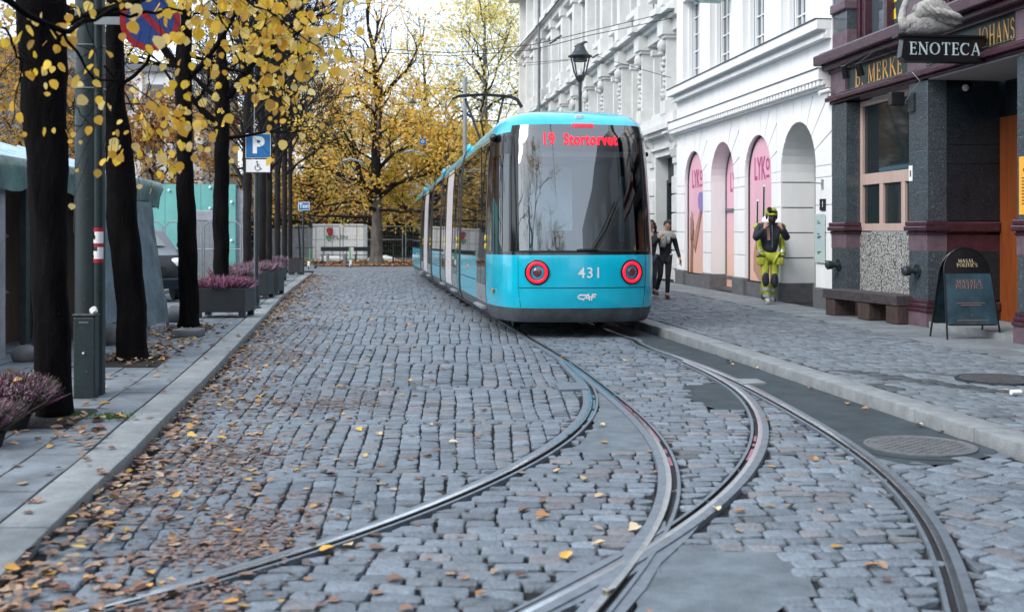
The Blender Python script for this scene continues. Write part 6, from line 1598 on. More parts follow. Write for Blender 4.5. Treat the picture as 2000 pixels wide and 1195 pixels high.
# teal hoarding
t = thing('hoarding', 'turquoise site hoarding behind the row of trees', 'hoarding', A(390, 590, 33))
def PX(px0, px1, py0, py1, Y, th, par, nm, m, bev=0, zlow=None):
    a, b = A(px0, py1, Y), A(px1, py0, Y); s = MB(); s.box(a.x, b.x, Y, Y + th, a.z if zlow is None else zlow, b.z, bev=bev); return s.build(nm, m, par)
g0 = gz(33) + .085
for k, (a, b) in enumerate(((250, 322), (322.6, 392), (392.6, 460))): PX(a, b, 360, 0, 33, .08, t, 'board', 'teal', zlow=g0)
PX(460, 476, 372, 0, 33.1, .08, t, 'end_board', 'panel_grey', zlow=g0)
s = MB()
for (px, py) in ((410, 366), (452, 395), (410, 407), (330, 372), (452, 470)): s.ball(A(px, py, 32.97), .04, 8, 5)
s.build('bolt_heads', 'plastic_white', t)
t = thing('site_cabinet', 'grey cabinet with a lighter top in front of the turquoise hoarding', 'cabinet', A(400, 590, 31)); PX(372, 418, 432, 0, 31, .6, t, 'body', 'grey_box', zlow=gz(31) + .085); PX(371, 419, 411, 431.5, 31, .6, t, 'top', 'panel_grey', bev=.02)
# construction fence panels
def cfence(p0, p1, h, lab, n=2, wires=16, r=.02):
    a, b = Vector(p0), Vector(p1); t = thing('site_fence', lab, 'fence', a.lerp(b, .5), 'wire construction fences')
    for k in range(n):
        q0, q1 = a.lerp(b, k / n + .01), a.lerp(b, (k + 1) / n - .01); s = MB(); up = Vector((0, 0, 1))
        c1 = q0 + up * (h - .12); c2 = q0 + up * h + (q1 - q0).normalized() * .12; c3 = q1 + up * h - (q1 - q0).normalized() * .12; c4 = q1 + up * (h - .12)
        s.tube([q0, c1, c2, c3, c4, q1], r, 6); s.tube([q0 + up * .15, q1 + up * .15], r * .8, 5); s.tube([q0 + up * h * .62, q1 + up * h * .62], r * .6, 5)
        for i in range(1, wires): p = q0.lerp(q1, i / wires); s.tube([p + up * .15, p + up * h], r * .1, 3)
        for i in range(1, 7): s.tube([q0 + up * h * i / 7, q1 + up * h * i / 7], r * .1, 3)
        s.build('panel', 'galv', t)
        s = MB(); s.box(q0.x - .1, q0.x + .1, q0.y - .35, q0.y + .35, q0.z - .02, q0.z + .12, bev=.02); s.build('foot', 'kerb_stone', t)
    return t
cfence((-10.2, 30.3, gz(30) + .08), (-7.1, 30.3, gz(30) + .08), 1.9, 'wire construction fence in front of the turquoise hoarding', 3, 10)
cfence((-15.5, 77, -.4), (-5.0, 75.5, -.4), 2.3, 'wire construction fence in front of the white containers beyond the junction', 5, 12, .035)
cfence((-5.0, 74, -.4), (0, 74, -.4), 2.1, 'wire construction fence right of the large park tree', 3, 10, .035)
# containers
Yc = 80
t = thing('white_container', 'white site container with a red and green emblem and the letters FLEN', 'container', A(660, 520, Yc)); PX(611, 709, 439, 0, Yc, 2.4, t, 'body', 'plastic_white', zlow=-.42)
for px in (617, 634, 649, 697): PX(px - .6, px + .6, 441, 512, Yc - .02, .02, t, 'rib', 'galv')
PX(610, 710, 437.5, 440, Yc - .06, .05, t, 'top_rail', 'plastic_white')
c = A(662, 464, Yc - .1); text_mb('FLEN', .36, lambda u, v, w: (c.x + u + .1, c.y, c.z + v), bold=.004, sx=1.15, space=1.15).build('lettering', 'sign_black', t)
s = MB(); c = A(644, 455, Yc - .12)
s.add([(c.x + a * .0356, c.y, c.z + b * .0356) for a, b in ((-6, 8), (-2, 11), (3, 10), (7, 7), (6, 0), (3, -6), (0, -9), (-3, -4), (-6, 3))], [tuple(range(9))], 0)
s.add([(c.x + a * .0356, c.y, c.z + b * .0356) for a, b in ((-8, -4), (-3, -6), (0, -9.5), (3, -8), (4, -12), (-2, -16), (-6, -13))], [tuple(range(7))], 1); s.build('emblem', ['red', 'green'], t)
t = thing('grey_container', 'low pale grey container left of the white one beyond the junction', 'container', A(580, 520, Yc + 1)); PX(520, 610, 446, 0, Yc + .5, 2.4, t, 'body', 'panel_grey', zlow=-.42)
t = thing('snow_tarpaulin', 'white tarpaulin lying crumpled on the leaves in front of the containers', 'tarpaulin', A(700, 505, 70))
s = MB()
N = 40
for i in range(N + 1):
    for j in range(5): x = -16 + 12 * i / N + random.uniform(-.05, .05); s.v.append((x, 76.6 + j * .6, -.42 + (0 if j in (0, 4) else max(0, .06 + .28 * math.sin(i * .55 + j * .5) + random.random() * .06))))
for i in range(N):
    for j in range(4): a = i * 5 + j; s.f.append((a, a + 1, a + 6, a + 5)); s.m.append(0)
s.build('sheet', 'plastic_white', t)
# park benches
def park_bench(x, y, lab):
    t = thing('park_bench', lab, 'bench', (x, y, -.38), 'park benches beyond the junction')
    for k in range(3): s = MB(); s.box(x - .9, x + .9, y + .02 + k * .14, y + .13 + k * .14, .05, .09); s.build('seat_slat', 'post_green', t)
    s = MB(); s.box(x - .9, x + .9, y + .48, y + .52, .3, .58); s.build('backrest', 'post_green', t)
    for q in (-.75, .75): s = MB(); s.tube([(x + q, y + .05, -.38), (x + q, y + .05, .06), (x + q, y + .5, .1), (x + q, y + .55, .58)], .03, 5); s.tube([(x + q, y + .5, -.38), (x + q, y + .5, .1)], .03, 5); s.build('leg', 'post_green', t)
park_bench(-11.3, 73, 'left green park bench in front of the white container'); park_bench(-9.2, 73, 'right green park bench by the large park tree')
park_bench(-16.6, 72, 'green park bench left of the taxi sign'); park_bench(-2.9, 73.2, 'green park bench half hidden right of the large tree trunk')
# scooters
def scooter(x, y, lab, rot):
    t = thing('electric_scooter', lab, 'scooter', (x, y, -.43), 'parked electric scooters', rot)
    f = False
    for yy in (0, .95): s = MB(); s.cyl((-.03, yy, .11), (.03, yy, .11), .11, n=14); s.build('wheel', 'rubber', t, world=False)
    s = MB(); s.box(-.08, .08, .1, .85, .13, .17, bev=.01); s.build('deck', 'panel_grey', t, world=False)
    s = MB(); s.tube([(0, .0, .12), (0, .04, .25), (0, .16, 1.12)], .035, 6); s.build('stem', 'green', t, world=False)
    s = MB(); s.tube([(-.26, .2, 1.14), (0, .14, 1.13), (.26, .2, 1.14)], .022, 6); s.build('handlebar', 'rubber', t, world=False)
    s = MB(); s.box(-.06, .06, -.09, .02, .05, .4, bev=.02); s.build('mudguard', 'white_paint', t, world=False); return t
s1 = scooter(-11.6, 62.3, 'green scooter parked just right of the taxi sign pole', .2); s2 = dup(s1, (-11.15, 62.6, -.43), 'second green scooter tight beside the one at the taxi sign', -.2); s3 = dup(s1, (-9.2, 63.5, -.43), 'lone green scooter between the bike racks and the benches', .35)
s1.location = (-11.25, 61.3, -.43); s2.location = (-10.85, 61.6, -.43); s3.location = (-9.0, 64.2, -.43)
# posts of the bike rack
for k, (px, lab) in enumerate(((640, 'left low steel bollard under the emblem'), (673, 'right low steel bollard beside the lone scooter'))):
    q = P(px, 516.5, 0); s = MB(); s.tube([q, q + Vector((0, 0, .62)), q + Vector((0, 0, .66))], [.09, .09, .05], 10); tag(s.build('bollard', 'galv', smooth=40), lab, 'bollard', 'bollards beyond the junction')
t = thing('low_rail', 'low black rail in front of the park fence right of the large tree', 'railing', P(780, 516, 0)); q0, q1 = P(768, 515, 0), P(800, 515, 0)
s = MB(); s.tube([q0, q0 + Vector((0, 0, 1.2))], .05, 6); s.tube([q0 + Vector((0, 0, 1.1)), q1 + Vector((0, 0, 1.1))], .035, 5); s.tube([q0 + Vector((0, 0, .45)), q1 + Vector((0, 0, .45))], .03, 5); s.build('rail', 'steel_dark', t)
# brick arcade building behind
t = thing('brick_arcade', 'dark red brick arcade with round arches behind the park fence', 'building', (-8, 100, -.4))
s = MB(); s.box(-34, 4, 101, 108, -.4, 4.6); s.build('wall', 'brick_red', t); s = MB(); s.prism([(100.5, 4.6), (108.5, 4.6), (104.5, 6.5)], lambda y, z: (-34.5, y, z), lambda y, z: (4.5, y, z)); s.build('roof', 'lead', t)
for k in range(9):
    x = -31 + k * 4; s = MB(); pts = [(x - 1, -.4)] + [(x - 1.0 * math.cos(a), 2.0 + 1.0 * math.sin(a)) for a in np.linspace(0, math.pi, 10)] + [(x + 1, -.4)]
    s.prism(pts, lambda a, z: (a, 100.98, z), lambda a, z: (a, 101.2, z)); s.build('arch_window', 'rail_dark', t)
t = thing('hedge', 'dark clipped hedge behind the white containers', 'hedge', (-17, 92, -.4))
s = MB(); s.box(-34, -7, 92, 94, -.4, 2.3); s.build('mass', 'hedge', t); s = MB()
for _ in range(5200):
    x, z = random.uniform(-34, -7), random.uniform(.1, 2.8); y = 91.9 + random.uniform(-.3, .3); a = random.uniform(0, 6.3); q = .2
    s.add([(x, y, z), (x + q * math.cos(a), y - .05, z + q * math.sin(a)), (x - q * math.sin(a) * .6, y - .1, z + q * math.cos(a) * .6)], [(0, 1, 2)], 0, random.choice([(.02, .025, .012), (.03, .03, .02), (.08, .05, .015)]))
s.build('foliage', 'leaf', t)
# far houses left
def far_house(x0, x1, y, h, m, lab, cols, rows, roofm='lead'):
    t = thing('town_house', lab, 'building', ((x0 + x1) / 2, y, -.4)); s = MB(); s.box(x0, x1, y, y + 10, -.4, h); s.build('wall', m, t)
    s = MB(); s.box(x0 - .2, x1 + .2, y - .3, y + 10, h, h + .5); s.build('roof', roofm, t)
    for i in range(cols):
        for j in range(rows):
            cx = x0 + (x1 - x0) * (i + .5) / cols; cz = 3 + (h - 3.5) * (j + .3) / rows; s = MB(); s.box(cx - .55, cx + .55, y - .03, y + .1, cz, cz + 1.6); s.build('window', 'pane', t)
    for i in range(cols + 1):
        cx = x0 + (x1 - x0) * i / cols; s = MB(); s.box(cx - .2, cx + .2, y - .2, y, 0, h); s.build('pilaster', m, t)
far_house(-27, -19.5, 72, 11.5, 'plaster_grey', 'pale town house glimpsed between the left trunks', 4, 3)
far_house(-48, -29, 78, 14, 'lead', 'blue-grey town house glimpsed behind the second trunk', 6, 3)
# catenary masts, far details
t = thing('catenary_mast', 'grey steel mast standing behind the pantograph', 'mast', (-3.0, 66, -.4)); s = MB(); s.tube([(A(908, 450, 60).x, 60, -.4), (A(908, 150, 60).x, 60, A(908, 152, 60).z)], .11, 10); s.build('shaft', 'galv', t)
t = thing('suspended_lamp', 'small grey hood lamp hanging on a wire above the junction', 'street lamp', A(806, 200, 50)); c = A(806, 198, 50); s = MB(); s.lathe([(.2, 0), (.19, .03), (.06, .14), (.02, .2)], (c.x, c.y, c.z - .08), 14); s.build('hood', 'steel_dark', t); s = MB(); s.tube([c + Vector((0, 0, .1)), c + Vector((0, 0, .35))], .015, 5); s.build('hanger', 'steel_dark', t)
t = thing('mini_road_sign', 'small blue road sign hanging beneath the wires in front of the park trees', 'road sign', A(826, 280, 55)); c = A(826, 277, 55); s = MB(); s.box(c.x - .15, c.x + .15, 54.98, 55.0, c.z - .13, c.z + .13); s.build('sign_face', 'sign_blue', t); s = MB(); s.tube([(c.x + .06 * math.cos(a), 54.97, c.z + .06 * math.sin(a)) for a in np.linspace(0, 6.28, 12)], .015, 4); s.build('arrow_ring', 'white_paint', t)
wire([(760, 300, 58), (826, 292, 55), (905, 205, 52), (1000, 150, 50)], 'thin diagonal wire in front of the park trees left of the pantograph', .012)
# street lamps on curved arms over the far junction
for k, (px, py, lab) in enumerate(((690, 312, 'grey curved lamp arm left of the large park tree crown centre'), (810, 296, 'grey curved lamp arm above the far end of the tram'))):
    s = MB(); s.tube([A(px - 22, py + 3, 57), A(px - 5, py - 2, 57), A(px + 14, py + 4, 57), A(px + 22, py + 12, 57)], [.07, .06, .05, .05], 6); tag(s.build('lamp_arm', 'galv', smooth=True), lab, 'street lamp', 'lamp arms over the junction')
# building and trees behind the photographer, mirrored in the tram's windscreen
t = thing('street_house', 'pale house across the street behind the viewer, seen only in reflections', 'building', (-4, -30, 0))
s = MB(); s.box(-14, 7.5, -40, -30, 0, 13); s.build('wall', 'plaster_white', t)
for i in range(7):
    for jj in range(4): s = MB(); s.box(-13 + i * 3, -11.6 + i * 3, -30, -29.9, 1.5 + jj * 3.4, 3.7 + jj * 3.4); s.build('window', 'pane_dark', t)
t = thing('street_house', 'grey house behind the viewer on the left, seen only in reflections', 'building', (-22, -24, -.0))
s = MB(); s.box(-44, -18, -36, -24, 0, 11); s.build('wall', 'brick_red', t)
for i in range(8):
    for jj in range(3): s = MB(); s.box(-42 + i * 3, -40.6 + i * 3, -24, -23.9, 1.5 + jj * 3.4, 3.7 + jj * 3.4); s.build('window', 'pane', t)
# ================================================================ TREES
YEL = [(.86, .58, .1), (.82, .5, .07), (.88, .66, .2), (.74, .42, .06), (.84, .64, .26), (.6, .36, .08), (.9, .6, .06)]
ORG = [(.92, .54, .1), (.93, .62, .14), (.88, .42, .08), (.93, .68, .2), (.8, .58, .12)]
GRN = [(.3, .36, .06), (.48, .44, .07), (.66, .55, .1)]
PAL = [(.88, .74, .26), (.84, .68, .2), (.9, .78, .36), (.72, .64, .2)]
def leafcard(mb, p, s, tint, flat=.5):
    a = Vector((random.gauss(0, 1), random.gauss(0, 1), random.gauss(0, flat))).normalized(); b = a.cross(Vector((random.gauss(0, 1), random.gauss(0, 1), random.gauss(0, 1)))).normalized()
    g = random.uniform(.75, 1.2); mb.add([p - a * s * .5, p + b * s * .38, p + a * s * .55, p - b * s * .38], [(0, 1, 2, 3)], 0, tuple(q * g for q in tint))
HL = [(0, 0), (.16, .30), (.42, .42), (.72, .30), (1.0, 0), (.72, -.30), (.42, -.42), (.16, -.30)]
def heart(mb, p, s, tint):
    """a lime leaf: heart shaped, hanging from its stalk"""
    d = Vector((random.gauss(0, .5), random.gauss(0, .5), -1)).normalized(); n = Vector((random.gauss(0, .7), random.gauss(-1, .5), random.gauss(0, .4))); b = d.cross(n).normalized(); n = b.cross(d)
    g = random.uniform(.8, 1.15); cup = random.uniform(-.1, .3)
    vs = []
    for (u, v) in HL:
        off = .06 if u < .2 and abs(v) > .1 else 0; vs.append(p + d * (u - off) * s + b * v * s * 1.08 * random.uniform(.92, 1.05) + n * (abs(v) * cup + random.uniform(-.03, .03)) * s)
    vs.append(p + d * .45 * s); mb.add(vs, [(k, (k + 1) % 8, 8) for k in range(8)], 0, tuple(q * g for q in tint))
def branchset(br, tips, p, d, L, r, depth, spread, up, minr=.006, kids=(2, 3), sides=6, wob=.15, shrink=.72):
    pts = [p]; rs = [r]; n = 4
    for k in range(n):
        d = (d + Vector((random.gauss(0, wob), random.gauss(0, wob), random.gauss(0, wob) + up * .12))).normalized(); p = p + d * L / n; pts.append(p.copy()); rs.append(max(minr, r * (1 - .42 * (k + 1) / n)))
        if depth <= 1: tips.append((p.copy(), d.copy(), depth))
    br.tube(pts, rs, max(3, sides), cap=False)
    if depth <= 0: return
    for _ in range(random.randint(*kids)):
        i = random.choice([2, 3, 4]) if random.random() < .65 else 4
        a = Vector((random.gauss(0, spread), random.gauss(0, spread), random.gauss(0, spread * .6) + up * .35)); nd = (d + a).normalized()
        branchset(br, tips, pts[i], nd, L * random.uniform(shrink - .12, shrink + .1), rs[i] * .72, depth - 1, spread, up, minr, kids, sides - 1, wob, shrink)
def knotty(mb, pts, rs, n=18, amp=.06, mi=0):
    """trunk with swellings: rings with angular noise"""
    P2 = []; R2 = []
    for (a, b), (ra, rb) in zip(zip(pts[:-1], pts[1:]), zip(rs[:-1], rs[1:])):
        m = max(2, int((Vector(b) - Vector(a)).length / .09))
        for k in range(m): t = k / m; P2.append(Vector(a).lerp(Vector(b), t)); R2.append(ra + (rb - ra) * t)
    P2.append(Vector(pts[-1])); R2.append(rs[-1]); k0 = len(mb.v); sd = random.uniform(0, 50)
    mb.tube(P2, R2, n, cap=True)
    for i in range(len(P2)):
        for j in range(n):
            a = 2 * math.pi * j / n; z = P2[i].z
            f = amp * (math.sin(a * 2 + z * 1.7 + sd) * .5 + math.sin(a * 3 - z * 4.1 + sd * 2) * .45 + math.sin(z * 9 + a + sd) * .4 + math.sin(a * 7 + z * 2.2) * .25 + .35 * max(0, math.sin(z * 23 + a * 2 + sd)) ** 4)
            v = Vector(mb.v[k0 + i * n + j]); mb.v[k0 + i * n + j] = tuple(P2[i] + (v - P2[i]) * (1 + f))
# --- street trees: trunk axis given by (px at ground, ... ) at their real depth
def street_tree(lab, Y, X, axis, crown, seed, mat_='bark', lf=0, lfs=.06, tints=YEL, lift=1):
    random.seed(seed); zb = gz(Y) + .07
    t = thing('lime_tree', lab, 'tree', (X, Y, zb), 'lime trees along the left pavement')
    s = MB(); pts = [(x, Y, z) for x, z, r in axis]; knotty(s, pts, [r for x, z, r in axis], 20, .095)
    s.build('trunk', mat_, t, smooth=True)
    br = MB(); tips = []
    x, z, r = axis[-1]
    for (bx, by, bz, dx, dy, dz, L, rr, dep) in crown: branchset(br, tips, Vector((bx, by, bz)), Vector((dx, dy, dz)).normalized(), L, rr, dep, .5, .25 * lift, .004 if Y < 20 else .009, (2, 4), 7)
    br.build('branches', mat_, t, smooth=True)
    if lf:
        l = MB(); cnt = 0
        for (p, d, dep) in tips:
            for _ in range(lf):
                if random.random() < .75:
                    q = p + Vector((random.gauss(0, .09), random.gauss(0, .09), random.gauss(0, .07)))
                    (heart if Y < 20 else leafcard)(l, q, lfs * random.uniform(.7, 1.25), random.choice(tints)); cnt += 1
        l.build('foliage', 'leaf', t)
    return t
def ax(Y, *pp):   # trunk axis from silhouettes: (px_left, px_right, py) at depth Y
    return [(((a + b) / 2 - 1000) / FPX * Y, HC + (YH - py) * Y / FPX, (b - a) / 2 / FPX * Y) for a, b, py in pp]
def zof(py, Y): return HC + (YH - py) * Y / FPX
def xof(px, Y): return (px - 1000) / FPX * Y
Y = 9.5
street_tree('thick nearly black lime trunk nearest the left edge, behind the heather', Y, -3.79, ax(Y, (68, 142, 818), (72, 138, 780), (66, 137, 650), (60, 130, 420), (52, 128, 270), (42, 126, 120), (34, 124, 20), (28, 118, -60), (26, 116, -200)),
    [(xof(70, Y), Y, zof(-100, Y), -.3, .2, 1, 2.2, .11, 4), (xof(100, Y), Y, zof(-60, Y), .7, -.2, .9, 2.4, .1, 5), (xof(60, Y), Y, zof(-150, Y), -.9, -.3, .6, 2.0, .08, 4), (xof(120, Y), Y, zof(48, Y), 1, -.15, .42, 1.2, .035, 3), (xof(90, Y), Y, zof(-180, Y), .1, .8, 1, 2, .08, 4)], 11, lf=1, lfs=.075)
Y = 13.6
street_tree('second dark lime trunk leaning left behind the thick green post', Y, -4.46, ax(Y, (218, 300, 716), (228, 290, 690), (228, 284, 600), (214, 270, 450), (208, 258, 300), (205, 244, 200), (206, 242, 90), (208, 240, 0), (206, 236, -100)),
    [(xof(222, Y), Y, zof(-40, Y), .2, .2, 1, 2.0, .09, 4), (xof(226, Y), Y, zof(60, Y), .8, .1, .7, 1.5, .05, 4), (xof(215, Y), Y, zof(80, Y), -.8, 0, .7, 1.5, .05, 4), (xof(230, Y), Y, zof(170, Y), .9, -.3, .35, 1.0, .025, 3)], 12, lf=1, lfs=.07)
Y = 18.1
street_tree('third lime trunk, slim and dark with knobbly bark beside the first planter', Y, -5.1, ax(Y, (345, 392, 646), (350, 387, 620), (350, 385, 500), (345, 380, 380), (346, 376, 290), (342, 374, 180), (346, 374, 90), (350, 372, 0), (352, 370, -60)),
    [(xof(344, Y), Y, zof(130, Y), -.55, 0, .9, 1.0, .07, 4), (xof(360, Y), Y, zof(-20, Y), .1, .2, 1, 1.8, .08, 4), (xof(374, Y), Y, zof(110, Y), .9, .1, -.2, .8, .03, 3), (xof(372, Y), Y, zof(150, Y), .9, -.2, .6, 1.4, .05, 4), (xof(348, Y), Y, zof(60, Y), -.9, .2, .4, 1.2, .04, 4)], 13, lf=1, lfs=.07)
Y = 23.4
street_tree('fourth lime trunk forking into several limbs behind the first planter', Y, -5.88, ax(Y, (414, 452, 610), (418, 447, 560), (417, 446, 420), (419, 447, 300), (418, 450, 240), (422, 447, 170), (424, 442, 100), (426, 440, 30), (428, 438, -50)),
    [(xof(420, Y), Y, zof(240, Y), -.7, 0, .6, 1.1, .08, 4), (xof(446, Y), Y, zof(190, Y), .5, 0, 1, 1.6, .09, 4), (xof(424, Y), Y, zof(190, Y), -.9, .1, .35, 1.2, .06, 4), (xof(434, Y), Y, zof(-20, Y), .1, 0, 1, 1.6, .07, 4), (xof(446, Y), Y, zof(270, Y), 1, 0, .15, .8, .04, 3)], 14, lf=1, lfs=.085)
for k, (px, Y, seed, w_) in enumerate(((483, 29.6, 21, 17), (512, 35, 22, 15), (525, 38.5, 23, 13), (542, 44, 24, 11), (556, 50.5, 25, 10), (567, 56, 26, 8))):
    X = xof(px, Y); zb = gz(Y) + .07
    a_ = ax(Y, (px - w_ * .62, px + w_ * .62, YH + (HC - zb) * FPX / Y), (px - w_ / 2, px + w_ / 2, 520), (px - w_ / 2, px + w_ / 2, 380), (px - w_ * .5, px + w_ * .48, 260), (px - w_ * .3, px + w_ * .3, 160))
    z0 = zof(300, Y); cr = []
    for q in range(12):
        an = q * 2.4 + seed; zz = z0 - 1.0 + q * .42; cr.append((X, Y, zz, .7 * math.cos(an), .7 * math.sin(an), 1.1, 1.5, .06, 4))
    cr.append((X, Y, zof(165, Y), .05, 0, 1, 2.2, .09, 5))
    names = ('fifth', 'sixth', 'seventh', 'eighth', 'ninth', 'tenth')
    street_tree(f'{names[k]} lime tree from the front of the row, bare twigs with few leaves', Y, X, a_, cr, seed, 'bark_far', lf=0, lfs=.11)
# --- overhanging branch of a tree just outside the frame on the left
random.seed(31); t = thing('lime_tree', 'lime tree beyond the left edge, its big yellow leaves hanging into the top left', 'tree', (-3.3, 5.4, .05), 'lime trees along the left pavement')
s = MB(); knotty(s, [(-3.3, 5.4, .0), (-3.32, 5.4, 1.5), (-3.3, 5.4, 3.2), (-3.25, 5.5, 4.8)], [.24, .2, .17, .14]); s.build('trunk', 'bark', t, smooth=True)
br = MB(); lv = MB()
def twig(pp, r, nl, side=3, s0=.062, sprd=.07, tint=YEL):
    pts = [A(*p) for p in pp]; out = []
    for a, b in zip(pts[:-1], pts[1:]):
        for k in range(5): q = a.lerp(b, k / 5); out.append(q + Vector((random.gauss(0, .008), random.gauss(0, .008), random.gauss(0, .008))))
    out.append(pts[-1]); n = len(out); br.tube(out, [max(.0016, r * (1 - .85 * i / n)) for i in range(n)], 5, cap=False)
    for _ in range(nl):
        i = random.randint(int(n * .2), n - 2); p = out[i].lerp(out[i + 1], random.random()); q = p + Vector((random.gauss(0, sprd), random.gauss(0, sprd), random.gauss(-.02, sprd * .8)))
        br.tube([p, q], .0013, 3, cap=False); heart(lv, q, s0 * random.choice([.55, .8, .95, 1.1, 1.35]) * random.uniform(.9, 1.1), random.choice(tint))
    for _ in range(side):
        i = random.randint(int(n * .2), n - 2); d = Vector((random.gauss(.3, .6), random.gauss(0, .5), random.gauss(-.1, .5))).normalized() * random.uniform(.15, .4)
        e = out[i] + d; br.tube([out[i], out[i].lerp(e, .5) + Vector((0, 0, .02)), e], [.003, .0022, .0015], 4, cap=False)
        for _ in range(max(2, nl // 10)): heart(lv, out[i].lerp(e, random.uniform(.3, 1)) + Vector((random.gauss(0, .03), random.gauss(0, .03), -.01)), s0 * random.uniform(.7, 1.2), random.choice(tint))
st = (-300, -160, 5.6)
twig([st, (-60, -40, 6.0), (120, 62, 6.4), (200, 32, 6.8), (300, -5, 7.2)], .03, 12, 3)
twig([(120, 62, 6.4), (180, 150, 6.6), (260, 170, 7.0), (360, 240, 7.4)], .01, 16, 5)
twig([(200, 32, 6.8), (330, 20, 7.2), (430, 30, 7.4), (560, 90, 7.6)], .012, 34, 8, .066, .13)
twig([(300, -40, 7.0), (440, -20, 7.2), (540, 30, 7.3), (640, 110, 7.6)], .014, 42, 10, .066, .15)
twig([(380, -60, 7.4), (520, -30, 7.6), (600, 40, 8.0), (680, 90, 8.4)], .012, 36, 9, .066, .15)
twig([(430, 30, 7.4), (470, 120, 7.6), (540, 180, 7.9), (590, 230, 8.2)], .008, 20, 8, .062, .12)
twig([(240, 200, 7.2), (310, 210, 7.4), (350, 240, 7.7)], .006, 12, 4)
twig([(200, 130, 7.4), (280, 230, 7.8), (330, 290, 8.0), (300, 320, 8.2)], .007, 24, 8, .055, .13)
twig([(-80, 20, 6.4), (10, 60, 6.8), (40, 120, 7.0), (20, 250, 7.2)], .012, 14, 4, .062, .09)
twig([(-60, -20, 6.2), (60, -10, 6.6), (160, 20, 7.0), (190, 120, 7.2)], .01, 8, 2)
twig([(560, 160, 8.2), (555, 210, 8.4), (560, 240, 8.6)], .005, 8, 2, .055, .07)
twig([(300, -60, 7.8), (400, -10, 8.0), (470, 50, 8.2), (520, 130, 8.5)], .01, 30, 8, .062, .16)
twig([(140, 200, 6.8), (170, 240, 7.0), (140, 260, 7.1)], .004, 4, 1, .055, .05)
twig([(640, -60, 8.5), (620, 0, 8.6), (560, 60, 8.8)], .006, 24, 6, .06, .15)
for (px, py, n, sp) in ((530, 160, 26, .22), (590, 150, 20, .22), (500, 60, 26, .3), (600, 60, 20, .25), (430, 110, 14, .22), (300, 220, 18, .2), (250, 270, 20, .22), (640, 110, 10, .12), (420, 250, 10, .2), (355, 110, 12, .12), (20, 130, 6, .15)):
    c = A(px, py, random.uniform(8.2, 10.5) if px > 380 else 7.8)
    c2 = c + Vector((random.gauss(0, .1), random.gauss(0, .1), .45))
    for _ in range(n):
        q = c + Vector((random.gauss(0, sp), random.gauss(0, sp * 1.5), random.gauss(0, sp * .8))); m = q + (c2 - q) * .35
        br.tube([q, m], .0018, 3, cap=False); heart(lv, q, .06 * random.choice([.5, .75, .95, 1.1, 1.3]), random.choice(YEL))
        if random.random() < .3: br.tube([m, c2], .0022, 3, cap=False)
br.build('branches', 'bark', t, smooth=True); lv.build('foliage', 'leaf', t)
# --- park trees
def park_tree(lab, x, y, h, rt, crown_r, z0, tints, seed, n_leaf, ls, m='bark_grey', lean=0, nb=9, clump=.9, group='park trees beyond the junction', dens=1.0, kids=(2, 4), dep=4, twf=.009, limbs=()):
    random.seed(seed); zb = gz(y) + .03; t = thing('park_tree', lab, 'tree', (x, y, zb), group)
    s = MB(); pts = [(x, y, zb), (x + lean * .05, y, zb + .5), (x + lean * .2, y, zb + z0 * .5), (x + lean * .5, y, zb + z0), (x + lean, y, zb + h * .6), (x + lean * 1.2, y, zb + h * .85)]
    knotty(s, pts, [rt * 1.6, rt * 1.08, rt, rt * .82, rt * .42, rt * .15], 14, .05); s.build('trunk', m, t, smooth=True)
    br = MB(); tips = []
    for k in range(nb):
        f = k / nb; zz = zb + z0 * .85 + (h * .72 - z0 * .85) * f; an = k * 2.4 + seed; lx = x + lean * (.4 + .7 * f); L = crown_r * (.62 - .25 * f) * random.uniform(.85, 1.2)
        branchset(br, tips, Vector((lx, y, zz)), Vector((math.cos(an), math.sin(an), .25 + .7 * f)).normalized(), L, rt * (.34 - .18 * f), dep, .55, .2, twf, kids, 6, .18, .7)
    branchset(br, tips, Vector((x + lean * 1.15, y, zb + h * .8)), Vector((0, 0, 1)), h * .18, rt * .15, dep - 1, .6, .2, twf, kids, 5)
    for pts, r in limbs:
        q = [A(a, b, y) + Vector((0, random.uniform(-.5, .5), 0)) for a, b in pts]; br.tube(q, [max(.03, r * (1 - .75 * i / len(q))) for i in range(len(q))], 8)
        for i in range(1, len(q)):
            for _ in range(2): branchset(br, tips, q[i], (q[i] - q[i - 1]).normalized() + Vector((random.gauss(0, .5), random.gauss(0, .5), random.gauss(.1, .4))), crown_r * .3, r * .3, 2, .55, .2, twf, kids, 5)
    br.build('limbs', 'bark_far', t, smooth=True)
    l = MB(); random.shuffle(tips)
    if n_leaf:
        per = max(1, n_leaf // max(1, len(tips)))
        use = tips[:min(len(tips), n_leaf)]
        for (p, d, dd_) in use:
            tt = random.choice(tints)
            for _ in range(per):
                q = p + Vector((random.gauss(0, clump * .4), random.gauss(0, clump * .4), random.gauss(-.05, clump * .3))); leafcard(l, q, ls * random.uniform(.7, 1.3), tt if random.random() < .7 else random.choice(tints))
        l.build('foliage', 'leaf', t)
    return t
park_tree('large orange maple with a thick ridged trunk standing at the far side of the junction', -8.07, 68.5, 10.6, .34, 6.2, 3.3, ORG + YEL, 41, 16000, .19, nb=12, clump=1.0, lean=.1, limbs=[([(735, 402), (712, 372), (690, 350), (645, 332)], .2), ([(728, 392), (705, 350), (697, 318), (690, 290)], .2), ([(736, 380), (733, 300), (738, 215), (735, 150), (728, 90), (722, 60)], .3), ([(737, 200), (765, 165), (795, 135), (815, 95)], .14), ([(733, 225), (712, 205), (700, 188), (660, 192)], .13), ([(738, 330), (770, 300), (800, 285)], .14), ([(742, 385), (772, 360), (812, 345)], .15), ([(735, 410), (690, 392), (640, 402)], .12), ([(730, 110), (712, 80), (700, 70)], .07)])
